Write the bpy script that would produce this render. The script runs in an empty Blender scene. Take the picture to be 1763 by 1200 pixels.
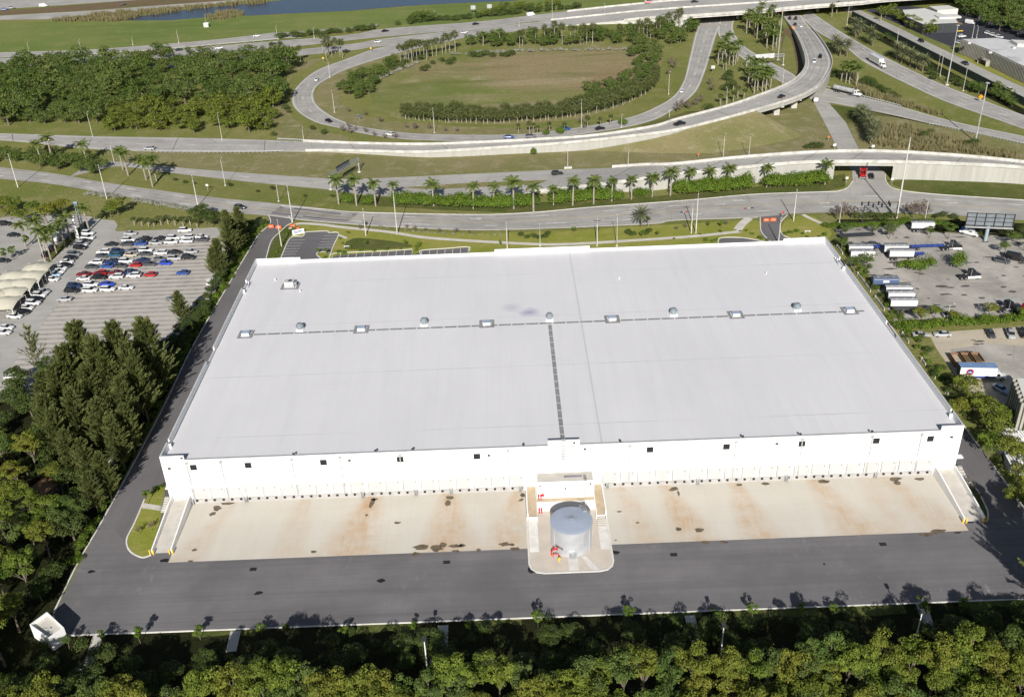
import bpy, bmesh, math, random
from mathutils import Vector, Matrix, noise
R = math.radians
S = bpy.context.scene
C = S.collection
# ------------------------------------------------------------------ camera, world, sun, exposure
F, PIT, ROLL, YAW, H = 1691.56, 0.5247322, -0.0380912, 0.0013028, 137.0
cam_d = bpy.data.cameras.new('camera'); cam = bpy.data.objects.new('camera', cam_d); C.objects.link(cam)
fw = Vector((math.sin(YAW)*math.cos(PIT), math.cos(YAW)*math.cos(PIT), -math.sin(PIT)))
rt = Vector((math.cos(YAW), -math.sin(YAW), 0)); up = rt.cross(fw)
ra = math.cos(ROLL)*rt + math.sin(ROLL)*up; ua = -math.sin(ROLL)*rt + math.cos(ROLL)*up
cam.matrix_world = Matrix(((ra.x, ua.x, -fw.x, 0), (ra.y, ua.y, -fw.y, 0), (ra.z, ua.z, -fw.z, H), (0, 0, 0, 1)))
cam_d.sensor_width = 36; cam_d.lens = 36*F/1763; cam_d.clip_start = 1; cam_d.clip_end = 6000
S.camera = cam
SUN_AZ, SUN_EL = 2.5, 30.0            # the shadows run towards +Y, a touch to +X
w = bpy.data.worlds.new('World'); S.world = w; w.use_nodes = True
nt = w.node_tree; bg = nt.nodes['Background']; sky = nt.nodes.new('ShaderNodeTexSky'); sky.sky_type = 'NISHITA'
sky.sun_disc = False; sky.sun_elevation = R(SUN_EL); sky.sun_rotation = R(180+SUN_AZ)
nt.links.new(sky.outputs[0], bg.inputs[0]); bg.inputs[1].default_value = 0.05
sd = bpy.data.lights.new('sun', 'SUN'); sd.energy = 5.0; sd.angle = R(0.5); sd.color = (1, .955, .89)
sun = bpy.data.objects.new('sun', sd); C.objects.link(sun)
sdir = Vector((math.sin(R(SUN_AZ))*math.cos(R(SUN_EL)), math.cos(R(SUN_AZ))*math.cos(R(SUN_EL)), -math.sin(R(SUN_EL))))
sun.rotation_euler = sdir.to_track_quat('-Z', 'Y').to_euler(); sun.location = (0, -100, 300)
S.view_settings.view_transform = 'Standard'; S.view_settings.look = 'None'
S.view_settings.exposure = 0.3; S.view_settings.gamma = 1
S.cycles.max_bounces = 5; S.cycles.diffuse_bounces = 3; S.cycles.glossy_bounces = 2; S.cycles.transparent_max_bounces = 6
S.cycles.transmission_bounces = 2; S.cycles.caustics_reflective = False; S.cycles.caustics_refractive = False

def ray(px, py):
    return fw*F + ra*(px-881.5) - ua*(py-600)
def W(px, py, z=0.0):                 # the point at height z seen at a position of the photograph
    d = ray(px, py); t = (z-H)/d.z
    return Vector((d.x*t, d.y*t, z))
def proj(p):
    d = Vector(p)-Vector((0, 0, H)); zz = d.dot(fw)
    return (881.5+F*d.dot(ra)/zz, 600-F*d.dot(ua)/zz)
def hpole(base, top):                 # height of an upright thing from its foot and its top
    g = W(*base); lo, hi = 0, 60
    for _ in range(30):
        m = (lo+hi)/2
        if proj((g.x, g.y, m))[1] > top[1]: lo = m
        else: hi = m
    return lo

# ------------------------------------------------------------------ materials
def newmat(name):
    m = bpy.data.materials.new(name); m.use_nodes = True
    return m, m.node_tree, m.node_tree.nodes['Principled BSDF']
def rgb(c): return (c[0], c[1], c[2], 1)
def mixc(nt, f, a, b, mode='MIX'):
    n = nt.nodes.new('ShaderNodeMix'); n.data_type = 'RGBA'; n.blend_type = mode
    for s, v in ((n.inputs[0], f), (n.inputs[6], a), (n.inputs[7], b)):
        if hasattr(v, 'is_linked'): nt.links.new(v, s)
        elif isinstance(v, (int, float)): s.default_value = v
        else: s.default_value = rgb(v)
    return n.outputs[2]
def math_n(nt, op, a, b=None, c=None):
    n = nt.nodes.new('ShaderNodeMath'); n.operation = op
    for i, v in enumerate((a, b, c)):
        if v is None: continue
        if hasattr(v, 'is_linked'): nt.links.new(v, n.inputs[i])
        else: n.inputs[i].default_value = v
    return n.outputs[0]
def pos(nt, scale=(1, 1, 1), obj=False, rot=0):
    if obj:
        t = nt.nodes.new('ShaderNodeTexCoord'); o = t.outputs['Object']
    else:
        t = nt.nodes.new('ShaderNodeNewGeometry'); o = t.outputs['Position']
    mp = nt.nodes.new('ShaderNodeMapping'); mp.inputs['Scale'].default_value = scale; mp.inputs['Rotation'].default_value = (0, 0, rot)
    nt.links.new(o, mp.inputs[0]); return mp.outputs[0]
def noi(nt, vec, scale, detail=4, rough=.6, lo=.35, hi=.65):
    n = nt.nodes.new('ShaderNodeTexNoise'); n.inputs['Scale'].default_value = scale
    n.inputs['Detail'].default_value = detail; n.inputs['Roughness'].default_value = rough
    nt.links.new(vec, n.inputs['Vector'])
    r = nt.nodes.new('ShaderNodeMapRange'); r.inputs[1].default_value = lo; r.inputs[2].default_value = hi
    nt.links.new(n.outputs[0], r.inputs[0]); return r.outputs[0]
def bump(nt, bs, h, dist, strength=.5):
    b = nt.nodes.new('ShaderNodeBump'); b.inputs['Distance'].default_value = dist; b.inputs['Strength'].default_value = strength
    nt.links.new(h, b.inputs['Height']); nt.links.new(b.outputs[0], bs.inputs['Normal'])
def plain(name, c, rough=.6, metal=0, var=.12, scale=.6, spec=.3):
    m, nt, bs = newmat(name); v = pos(nt)
    f = noi(nt, v, scale)
    nt.links.new(mixc(nt, f, [x*(1-var) for x in c], [min(1, x*(1+var)) for x in c]), bs.inputs['Base Color'])
    bs.inputs['Roughness'].default_value = rough; bs.inputs['Metallic'].default_value = metal
    bs.inputs['Specular IOR Level'].default_value = spec
    return m
def ground_mat(name, cols, s1=.02, s2=.15, s3=1.2, bumpd=.25, streak=None, patches=()):
    # cols: base, second patches, third patches, fine tuft colour
    m, nt, bs = newmat(name); v = pos(nt)
    c = mixc(nt, noi(nt, v, s1, 5, .6, .38, .62), cols[0], cols[1])
    c = mixc(nt, noi(nt, v, s2, 6, .7, .5, .72), c, cols[2])
    if patches:
        g = nt.nodes.new('ShaderNodeSeparateXYZ'); nt.links.new(v, g.inputs[0]); wob = noi(nt, v, .06, 6, .7, .2, .8)
    for cx, cy, rx_, ry_, col, am in patches:      # real dry or green patches of the sward
        a_ = math_n(nt, 'DIVIDE', math_n(nt, 'SUBTRACT', g.outputs[0], cx), rx_); b_ = math_n(nt, 'DIVIDE', math_n(nt, 'SUBTRACT', g.outputs[1], cy), ry_)
        d = math_n(nt, 'SQRT', math_n(nt, 'ADD', math_n(nt, 'MULTIPLY', a_, a_), math_n(nt, 'MULTIPLY', b_, b_)))
        r = nt.nodes.new('ShaderNodeMapRange'); r.interpolation_type = 'SMOOTHSTEP'; r.inputs[1].default_value = 1.25; r.inputs[2].default_value = .75; r.inputs[3].default_value = 0; r.inputs[4].default_value = am
        nt.links.new(math_n(nt, 'ADD', d, math_n(nt, 'MULTIPLY_ADD', wob, .9, -.45)), r.inputs[0]); c = mixc(nt, r.outputs[0], c, col)
    f = noi(nt, v, s3, 5, .75, .3, .7)
    c = mixc(nt, math_n(nt, 'MULTIPLY', f, .55), c, cols[3])
    if streak:
        v2 = pos(nt, streak, rot=.04)
        c = mixc(nt, math_n(nt, 'MULTIPLY', noi(nt, v2, 1, 4, .6, .5, .7), .5), c, cols[3])
    nt.links.new(c, bs.inputs['Base Color']); bs.inputs['Roughness'].default_value = .95; bs.inputs['Specular IOR Level'].default_value = .05
    bump(nt, bs, f, bumpd, .8)
    return m
def road_mat(name, c, streak=(.03, .5, 1), var=.12, dark=.72, cracks=True, rot=0, fine=3):
    m, nt, bs = newmat(name); v = pos(nt)
    a = mixc(nt, noi(nt, v, .06, 4, .6), [x*(1-var) for x in c], [x*(1+var) for x in c])
    st = noi(nt, pos(nt, streak, rot=rot), 1.0, 5, .6, .45, .75)
    a = mixc(nt, math_n(nt, 'MULTIPLY', st, .5), a, [x*dark for x in c])
    a = mixc(nt, math_n(nt, 'MULTIPLY', noi(nt, v, fine, 3, .8, .3, .7), .16), a, [x*.6 for x in c])
    if cracks:
        vo = nt.nodes.new('ShaderNodeTexVoronoi'); vo.feature = 'DISTANCE_TO_EDGE'; vo.inputs['Scale'].default_value = .09
        nt.links.new(v, vo.inputs['Vector'])
        k = math_n(nt, 'LESS_THAN', vo.outputs[0], .008)
        a = mixc(nt, math_n(nt, 'MULTIPLY', k, .35), a, [x*.4 for x in c])
    if name == 'yard_asphalt':
        a = mixc(nt, math_n(nt, 'MULTIPLY', noi(nt, pos(nt, (.004, 1.3, 1), rot=.02), 1, 4, .7, .5, .7), .5), a, [x*.66 for x in c])
        a = mixc(nt, math_n(nt, 'MULTIPLY', noi(nt, pos(nt, (.02, .9, 1), rot=-.05), 1, 5, .8, .6, .8), .5), a, [x*1.5 for x in c])
        sc = math_n(nt, 'MULTIPLY', noi(nt, v, .035, 4, .6, .5, .62), noi(nt, pos(nt, (.5, .22, 1), rot=.6), 1, 6, .85, .55, .72))
        a = mixc(nt, math_n(nt, 'MULTIPLY', sc, .6), a, [x*2.1 for x in c])
    nt.links.new(a, bs.inputs['Base Color']); bs.inputs['Roughness'].default_value = .9; bs.inputs['Specular IOR Level'].default_value = .15
    return m
def leaf_mat(name, c1, c2, c3, trans=.25, hs=.35):
    m, nt, bs = newmat(name)
    at = nt.nodes.new('ShaderNodeAttribute'); at.attribute_name = 'tone'
    oi = nt.nodes.new('ShaderNodeObjectInfo')
    c = mixc(nt, at.outputs['Fac'], c1, c2)
    c = mixc(nt, math_n(nt, 'MULTIPLY', oi.outputs['Random'], hs), c, c3)
    nt.links.new(c, bs.inputs['Base Color']); bs.inputs['Roughness'].default_value = .55; bs.inputs['Specular IOR Level'].default_value = .18
    tr = nt.nodes.new('ShaderNodeBsdfTranslucent'); nt.links.new(c, tr.inputs[0])
    mx = nt.nodes.new('ShaderNodeMixShader'); mx.inputs[0].default_value = trans
    nt.links.new(bs.outputs[0], mx.inputs[1]); nt.links.new(tr.outputs[0], mx.inputs[2])
    nt.links.new(mx.outputs[0], nt.nodes['Material Output'].inputs[0])
    return m
M = {}
M['white'] = plain('white_wall_paint', (.83, .83, .82), .7, 0, .03, .15)
M['whiteb'] = plain('white_barrier_concrete', (.5, .49, .455), .85, 0, .2, .35)
def wall_mat():
    m, nt, bs = newmat('pale_retaining_wall')
    c = mixc(nt, noi(nt, pos(nt, (.5, .5, .05)), 1, 5, .6, .3, .7), (.34, .335, .305), (.43, .425, .39))
    c = mixc(nt, math_n(nt, 'MULTIPLY', noi(nt, pos(nt, (1.2, 1.2, .12)), 1, 4, .7, .55, .8), .5), c, (.27, .26, .23))
    nt.links.new(c, bs.inputs['Base Color']); bs.inputs['Roughness'].default_value = .85; return m
M['wallc'] = wall_mat()
M['trim'] = plain('grey_trim', (.5, .5, .5), .6)
M['joint'] = plain('joint_sealant_grey', (.27, .27, .28), .8)
M['plinth'] = plain('grey_dock_plinth', (.40, .39, .38), .8)
M['fan'] = plain('fan_housing_grey_green', (.24, .28, .31), .5, .1)
M['black'] = plain('black_rubber', (.02, .02, .022), .7)
M['dark'] = plain('dark_metal', (.045, .05, .055), .5)
M['glass'] = plain('dark_glass', (.015, .018, .022), .12, 0, .1, .5, .6)
M['metal'] = plain('galvanised_metal', (.5, .52, .54), .42, .75, .1, .8)
M['steel'] = plain('painted_steel', (.42, .43, .43), .5, .2)
M['pole'] = plain('pale_concrete_pole', (.56, .54, .5), .8)
M['conc'] = plain('pale_concrete', (.52, .49, .44), .85, 0, .1, .4)
M['walk'] = plain('sidewalk_concrete', (.56, .53, .47), .85, 0, .1, .4)
M['kerb'] = plain('kerb_concrete', (.66, .64, .6), .85, 0, .1, .5)
M['pad'] = plain('walkway_pad_rubber', (.235, .235, .24), .85, 0, .15, .8)
M['bark'] = plain('bark', (.16, .13, .1), .9, 0, .3, 2)
M['palmbark'] = plain('palm_trunk', (.30, .27, .23), .85, 0, .2, 2)
M['paint'] = plain('road_paint_white', (.74, .74, .72), .7)
M['yellow'] = plain('yellow_paint', (.75, .5, .06), .7)
M['centre'] = plain('worn_yellow_line', (.48, .38, .2), .8)
M['red'] = plain('red_paint', (.55, .02, .02), .4)
M['orange'] = plain('orange_plastic', (.8, .13, .03), .5)
M['blue'] = plain('blue_paint', (.03, .06, .25), .4)
M['tan'] = plain('tan_concrete', (.50, .40, .28), .85, 0, .12, .5)
M['fabric'] = plain('beige_shade_fabric', (.55, .52, .42), .85, 0, .06, .5)
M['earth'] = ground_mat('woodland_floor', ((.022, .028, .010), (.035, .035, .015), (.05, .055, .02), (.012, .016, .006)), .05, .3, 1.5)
M['grass'] = ground_mat('verge_grass', ((.185, .21, .055), (.265, .255, .09), (.34, .30, .15), (.10, .12, .03)), .02, .11, .9)
M['field'] = ground_mat('far_green_field', ((.16, .215, .06), (.215, .24, .08), (.28, .27, .11), (.10, .14, .035)), .012, .07, .5, .2, (.01, .08, 1))
M['lawn'] = ground_mat('mown_lawn', ((.24, .265, .045), (.33, .31, .085), (.42, .34, .13), (.14, .17, .03)), .06, .22, 1.2, .08)
M['bank'] = ground_mat('dry_embankment_grass', ((.30, .26, .14), (.22, .22, .085), (.42, .36, .24), (.15, .14, .055)), .025, .14, 1.1, .25)
M['loop'] = ground_mat('loop_meadow', ((.19, .225, .06), (.30, .25, .13), (.44, .36, .24), (.12, .135, .04)), .017, .06, .45, .3, (.02, .1, 1), [(*W(x, y).to_2d(), a, b, c, m) for x, y, a, b, c, m in
    ((1000, 118, 62, 42, (.36, .27, .17), .75), (905, 185, 26, 9, (.36, .30, .19), .8), (820, 168, 32, 5, (.34, .28, .17), .7), (960, 140, 52, 6, (.42, .34, .22), .7), (1090, 140, 26, 24, (.30, .20, .12), .7), (700, 165, 30, 24, (.17, .21, .06), .5), (760, 150, 22, 14, (.15, .19, .055), .35), (970, 165, 40, 8, (.24, .25, .09), .6))])
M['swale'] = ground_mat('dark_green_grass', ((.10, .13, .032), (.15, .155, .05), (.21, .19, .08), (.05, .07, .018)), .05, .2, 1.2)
M['brown'] = ground_mat('brown_soil', ((.22, .15, .10), (.17, .15, .07), (.16, .12, .07), (.12, .09, .055)), .04, .2, 1.2)
M['sand'] = ground_mat('pale_sand', ((.52, .46, .36), (.44, .39, .31), (.36, .31, .24), (.5, .44, .34)), .05, .25, 1.5, .05)
M['road'] = road_mat('worn_road', (.40, .385, .36), (.02, .35, 1))
M['roadb'] = road_mat('worn_bridge_deck', (.41, .395, .37), (.02, .35, 1))
M['track'] = plain('worn_wheel_track', (.335, .322, .305), .85, 0, .22, .12)
M['trackb'] = plain('deck_joint', (.12, .12, .12), .85)
M['roadn'] = road_mat('new_asphalt', (.15, .145, .15), (.03, .4, 1), cracks=False)
M['yard'] = road_mat('yard_asphalt', (.172, .165, .17), (.012, .55, 1), .16, .62, False, fine=1.5)
M['drive'] = road_mat('drive_asphalt', (.158, .15, .153), (.5, .02, 1), .12, .75, False)
M['lotd'] = road_mat('dark_lot_asphalt', (.055, .058, .068), (.1, .1, 1))
M['lotr'] = road_mat('old_truck_lot', (.40, .375, .34), (.09, .05, 1), .3, .5)
M['water'], _nt, _b = newmat('lake_water')
_b.inputs['Base Color'].default_value = (.022, .042, .085, 1); _b.inputs['Roughness'].default_value = .22
bump(_nt, _b, noi(_nt, pos(_nt), .5, 4, .6, .3, .7), .15, .3)
def lot_mat():                        # old car park: an oil-dark band down the middle of each bay, worn lighter between
    m, nt, bs = newmat('old_car_park'); v = pos(nt)
    g = nt.nodes.new('ShaderNodeSeparateXYZ'); nt.links.new(v, g.inputs[0])
    wob = noi(nt, v, .25, 3, .6, 0, 1)
    yy = math_n(nt, 'ADD', g.outputs[1], math_n(nt, 'MULTIPLY', wob, .7))
    s = math_n(nt, 'SINE', math_n(nt, 'MULTIPLY', yy, 2*math.pi/2.9))
    xs = math_n(nt, 'SINE', math_n(nt, 'MULTIPLY', g.outputs[0], 2*math.pi/5.3))
    s = math_n(nt, 'MULTIPLY_ADD', xs, .18, s)
    r = nt.nodes.new('ShaderNodeMapRange'); r.inputs[1].default_value = -.3; r.inputs[2].default_value = .9; nt.links.new(s, r.inputs[0])
    big = noi(nt, v, .035, 3, .5, .25, .6)
    f = math_n(nt, 'MULTIPLY', math_n(nt, 'MULTIPLY', r.outputs[0], noi(nt, v, .5, 4, .7, .15, .7)), math_n(nt, 'MULTIPLY_ADD', big, .55, .4))
    c = mixc(nt, f, (.46, .43, .39), (.15, .14, .13))
    c = mixc(nt, math_n(nt, 'MULTIPLY', noi(nt, v, .1, 5, .7, .5, .7), .3), c, (.22, .2, .18))
    nt.links.new(c, bs.inputs['Base Color']); bs.inputs['Roughness'].default_value = .9; return m
M['lotl'] = lot_mat()
def roof_mat():
    m, nt, bs = newmat('white_roof_membrane'); v = pos(nt)
    base = (.64, .635, .65)
    c = mixc(nt, noi(nt, v, .03, 5, .6, .3, .7), [x*.965 for x in base], [x*1.03 for x in base])
    c = mixc(nt, math_n(nt, 'MULTIPLY', noi(nt, pos(nt, (.35, .03, 1)), 1, 5, .65, .45, .7), .15), c, (.45, .45, .46))
    g = nt.nodes.new('ShaderNodeSeparateXYZ'); nt.links.new(v, g.inputs[0])
    for ax, per, wd, am in ((0, 3.05, .03, .17), (1, 26.0, .009, .5), (1, 13.0, .006, .22)):   # welded seams between membrane sheets
        t = math_n(nt, 'FRACT', math_n(nt, 'DIVIDE', g.outputs[ax], per))
        k = math_n(nt, 'LESS_THAN', t, wd)
        k = math_n(nt, 'MULTIPLY', k, noi(nt, v, .06, 3, .6, .35, .8))
        c = mixc(nt, math_n(nt, 'MULTIPLY', k, am), c, (.2, .2, .2))
    c = mixc(nt, math_n(nt, 'MULTIPLY', noi(nt, v, .35, 6, .75, .62, .8), .22), c, (.38, .37, .36))
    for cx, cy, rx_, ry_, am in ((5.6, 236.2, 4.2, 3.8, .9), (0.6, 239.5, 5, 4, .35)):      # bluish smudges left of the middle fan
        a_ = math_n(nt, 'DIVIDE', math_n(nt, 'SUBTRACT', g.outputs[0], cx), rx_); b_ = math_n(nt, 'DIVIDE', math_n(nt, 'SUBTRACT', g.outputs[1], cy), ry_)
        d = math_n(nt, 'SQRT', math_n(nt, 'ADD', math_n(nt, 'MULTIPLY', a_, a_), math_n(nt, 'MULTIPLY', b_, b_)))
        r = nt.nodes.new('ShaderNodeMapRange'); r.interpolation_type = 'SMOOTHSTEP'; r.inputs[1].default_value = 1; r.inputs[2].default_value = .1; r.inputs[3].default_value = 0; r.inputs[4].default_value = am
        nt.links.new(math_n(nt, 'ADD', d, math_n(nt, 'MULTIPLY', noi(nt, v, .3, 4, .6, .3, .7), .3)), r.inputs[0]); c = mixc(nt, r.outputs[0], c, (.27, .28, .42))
    c = mixc(nt, math_n(nt, 'MULTIPLY', noi(nt, pos(nt, (.05, .5, 1)), 1, 6, .7, .6, .85), .22), c, (.46, .45, .44))
    # long expansion seam
    d = math_n(nt, 'ABSOLUTE', math_n(nt, 'SUBTRACT', g.outputs[0], 19.0))
    k = math_n(nt, 'MULTIPLY', math_n(nt, 'LESS_THAN', d, .22), .28)
    c = mixc(nt, k, c, (.26, .26, .27))
    c = mixc(nt, math_n(nt, 'MULTIPLY', noi(nt, pos(nt, (1, .6, 1), rot=.4), .16, 7, .8, .6, .7), .12), c, (.40, .385, .36))
    nt.links.new(c, bs.inputs['Base Color']); bs.inputs['Roughness'].default_value = .75; bs.inputs['Specular IOR Level'].default_value = .2
    return m
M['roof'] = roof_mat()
def apron_mat():
    m, nt, bs = newmat('loading_apron_concrete'); v = pos(nt)
    c = mixc(nt, noi(nt, v, .05, 5, .6, .3, .7), (.53, .50, .435), (.585, .555, .495))
    c = mixc(nt, math_n(nt, 'MULTIPLY', noi(nt, pos(nt, (.25, .05, 1)), 1, 5, .6, .45, .75), .22), c, (.50, .38, .26))
    vn = noi(nt, v, .22, 5, .7, .25, .7)
    g = nt.nodes.new('ShaderNodeSeparateXYZ'); nt.links.new(v, g.inputs[0])
    # rusty run-off fans, each with its own place and width: (x at dock, x at far end, half width, strength)
    vn = math_n(nt, 'MULTIPLY', vn, math_n(nt, 'MULTIPLY_ADD', noi(nt, pos(nt, (.9, .12, 1)), 1, 5, .7, .3, .7), .6, .5))
    for x0, x1, hw, st in ((-63, -69, 2.2, .45), (-47, -48, 2.6, .4), (-32, -35, 4.2, .95), (-15, -14.5, 3.6, .85), (0.5, -3, 3.0, .7), (23, 27, 2.6, .5),
                           (33, 37, 2.8, .9), (48.5, 50, 2.8, .75), (66, 71, 3.4, .7), (82, 90, 3.2, .6), (78, 79, 4, .3)):
        t = math_n(nt, 'DIVIDE', math_n(nt, 'SUBTRACT', 173.4, g.outputs[1]), 19.0)      # 0 at docks, 1 at apron edge
        cx = math_n(nt, 'MULTIPLY_ADD', t, x1-x0, x0)
        wd = math_n(nt, 'MULTIPLY_ADD', t, hw*1.2, hw*.5)
        d = math_n(nt, 'DIVIDE', math_n(nt, 'ABSOLUTE', math_n(nt, 'SUBTRACT', g.outputs[0], cx)), wd)
        r = nt.nodes.new('ShaderNodeMapRange'); r.interpolation_type = 'SMOOTHSTEP'
        r.inputs[1].default_value = 1.5; r.inputs[2].default_value = .2; r.inputs[3].default_value = 0; r.inputs[4].default_value = min(1, st*1.15)
        nt.links.new(d, r.inputs[0])
        c = mixc(nt, math_n(nt, 'MULTIPLY', r.outputs[0], vn), c, (.46, .285, .14))
    for ax, per in ((0, 4.6), (1, 5.0)):
        k = math_n(nt, 'LESS_THAN', math_n(nt, 'FRACT', math_n(nt, 'DIVIDE', g.outputs[ax], per)), .012)
        c = mixc(nt, math_n(nt, 'MULTIPLY', k, .22), c, (.25, .22, .19))
    nt.links.new(c, bs.inputs['Base Color']); bs.inputs['Roughness'].default_value = .85; return m
M['apron'] = apron_mat()
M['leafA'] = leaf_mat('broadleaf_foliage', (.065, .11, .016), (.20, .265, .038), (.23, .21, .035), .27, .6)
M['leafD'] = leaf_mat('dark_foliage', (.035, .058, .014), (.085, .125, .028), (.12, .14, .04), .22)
M['leafY'] = leaf_mat('yellow_green_foliage', (.075, .11, .015), (.19, .225, .035), (.19, .2, .04), .25)
M['leafH'] = leaf_mat('bright_shrub_foliage', (.07, .125, .012), (.15, .22, .025), (.12, .2, .03), .25)
M['leafG'] = leaf_mat('grey_shrub_foliage', (.22, .23, .18), (.38, .39, .32), (.3, .3, .24), .15)
M['leafO'] = leaf_mat('mid_green_foliage', (.05, .095, .02), (.15, .215, .04), (.13, .16, .05), .27, .7)
M['leafW'] = leaf_mat('far_wood_foliage', (.042, .08, .016), (.125, .175, .035), (.15, .18, .05), .22, .6)
M['pine'] = leaf_mat('feathery_pine_foliage', (.09, .12, .035), (.25, .27, .09), (.2, .22, .08), .42)
M['palm'] = leaf_mat('palm_fronds', (.065, .10, .022), (.17, .22, .05), (.18, .21, .06), .28)
M['sabal'] = leaf_mat('fan_palm_leaves', (.06, .08, .024), (.15, .175, .055), (.16, .17, .07), .25)
M['date'] = leaf_mat('date_palm_fronds', (.10, .12, .06), (.22, .24, .125), (.18, .19, .09), .3)
M['twig'] = leaf_mat('bare_twigs', (.12, .095, .08), (.19, .15, .12), (.14, .11, .08), .05)
M['reed'] = leaf_mat('dry_tall_grass', (.15, .14, .06), (.34, .28, .16), (.2, .21, .09), .2)

# ------------------------------------------------------------------ mesh helpers
class MB:
    def __init__(s): s.v = []; s.f = []; s.m = []; s.t = []
    def quad(s, pts, mi=0, tone=.5):
        b = len(s.v); s.v += [tuple(p) for p in pts]; s.f.append(tuple(range(b, b+len(pts)))); s.m.append(mi); s.t.append(tone)
    def box(s, x0, x1, y0, y1, z0, z1, mi=0, top=None, rot=0, c=(0, 0)):
        p = []
        tx, ty = top if top else (0, 0)
        for z, ix, iy in ((z0, 0, 0), (z1, tx, ty)):
            for x, y in ((x0+ix, y0+iy), (x1-ix, y0+iy), (x1-ix, y1-iy), (x0+ix, y1-iy)):
                if rot:
                    dx, dy = x-c[0], y-c[1]; x = c[0]+dx*math.cos(rot)-dy*math.sin(rot); y = c[1]+dx*math.sin(rot)+dy*math.cos(rot)
                p.append((x, y, z))
        b = len(s.v); s.v += p
        for f in ((3, 2, 1, 0), (4, 5, 6, 7), (0, 1, 5, 4), (1, 2, 6, 5), (2, 3, 7, 6), (3, 0, 4, 7)):
            s.f.append(tuple(b+i for i in f)); s.m.append(mi); s.t.append(.5)
        return s
    def tube(s, p0, p1, r0, r1=None, n=8, mi=0, cap=True):
        p0 = Vector(p0); p1 = Vector(p1); r1 = r0 if r1 is None else r1
        d = (p1-p0).normalized(); a = d.orthogonal().normalized(); b_ = d.cross(a)
        b = len(s.v)
        for p, r in ((p0, r0), (p1, r1)):
            for i in range(n):
                t = 2*math.pi*i/n; s.v.append(tuple(p+a*r*math.cos(t)+b_*r*math.sin(t)))
        for i in range(n):
            j = (i+1) % n; s.f.append((b+i, b+j, b+n+j, b+n+i)); s.m.append(mi); s.t.append(.5)
        if cap:
            s.f.append(tuple(b+i for i in reversed(range(n)))); s.m.append(mi); s.t.append(.5)
            s.f.append(tuple(b+n+i for i in range(n))); s.m.append(mi); s.t.append(.5)
        return s
    def path(s, pts, rs, n=6, mi=0):
        for i in range(len(pts)-1): s.tube(pts[i], pts[i+1], rs[i], rs[i+1], n, mi, cap=(i == len(pts)-2 or i == 0))
        return s
    def lathe(s, prof, n=16, mi=0, c=(0, 0, 0)):
        b = len(s.v)
        for r, z in prof:
            for i in range(n):
                t = 2*math.pi*i/n; s.v.append((c[0]+r*math.cos(t), c[1]+r*math.sin(t), c[2]+z))
        for k in range(len(prof)-1):
            for i in range(n):
                j = (i+1) % n; s.f.append((b+k*n+i, b+k*n+j, b+(k+1)*n+j, b+(k+1)*n+i)); s.m.append(mi); s.t.append(.5)
        s.f.append(tuple(b+(len(prof)-1)*n+i for i in range(n))); s.m.append(mi); s.t.append(.5)
        s.f.append(tuple(b+i for i in reversed(range(n)))); s.m.append(mi); s.t.append(.5)
        return s
    def prism(s, pts, z0, z1, mi=0, sidem=None):     # pts: ccw outline
        n = len(pts); b = len(s.v)
        s.v += [(p[0], p[1], z0) for p in pts]+[(p[0], p[1], z1) for p in pts]
        s.f.append(tuple(b+n+i for i in range(n))); s.m.append(mi); s.t.append(.5)
        s.f.append(tuple(b+i for i in reversed(range(n)))); s.m.append(mi); s.t.append(.5)
        for i in range(n):
            j = (i+1) % n; s.f.append((b+i, b+j, b+n+j, b+n+i)); s.m.append(mi if sidem is None else sidem); s.t.append(.5)
        return s
    def mesh(s, name, mats, smooth=False, tone=False):
        me = bpy.data.meshes.new(name); me.from_pydata(s.v, [], s.f)
        for m in (mats if isinstance(mats, (list, tuple)) else [mats]): me.materials.append(M[m] if isinstance(m, str) else m)
        me.polygons.foreach_set('material_index', s.m)
        if smooth: me.polygons.foreach_set('use_smooth', [True]*len(s.f))
        if tone:
            a = me.attributes.new('tone', 'FLOAT', 'FACE'); a.data.foreach_set('value', s.t)
        me.update(); return me
    def build(s, name, mats, parent=None, loc=None, rot=0, smooth=False, tone=False):
        return link(name, s.mesh(name, mats, smooth, tone), parent, loc, rot)
def link(name, me, parent=None, loc=None, rot=0, sc=None):
    o = bpy.data.objects.new(name, me); C.objects.link(o)
    if parent is not None: o.parent = parent
    if loc is not None: o.location = loc
    if rot: o.rotation_euler = (0, 0, rot)
    if sc is not None: o.scale = sc
    return o
def tag(o, label, cat, group=None):
    o['label'] = label; o['category'] = cat
    if group: o['group'] = group
    return o
def thing(name, label, cat, loc=(0, 0, 0), rot=0, group=None, sc=None):
    return tag(link(name, None, None, loc, rot, sc), label, cat, group)
def struct(o): o['kind'] = 'structure'; return o
def stuff(o): o['kind'] = 'stuff'; return o
ORD = 'first second third fourth fifth sixth seventh eighth ninth tenth eleventh twelfth thirteenth fourteenth fifteenth sixteenth seventeenth eighteenth nineteenth twentieth'.split()
TENS = {20: 'twenty', 30: 'thirty', 40: 'forty', 50: 'fifty', 60: 'sixty', 70: 'seventy', 80: 'eighty', 90: 'ninety'}
def ordw(i):
    if i < 20: return ORD[i]
    n = i+1; t = n//10*10
    return {20: 'twentieth', 30: 'thirtieth', 40: 'fortieth', 50: 'fiftieth', 60: 'sixtieth', 70: 'seventieth', 80: 'eightieth', 90: 'ninetieth'}[t] if n == t else TENS[t]+'-'+ORD[n-t-1]
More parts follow.
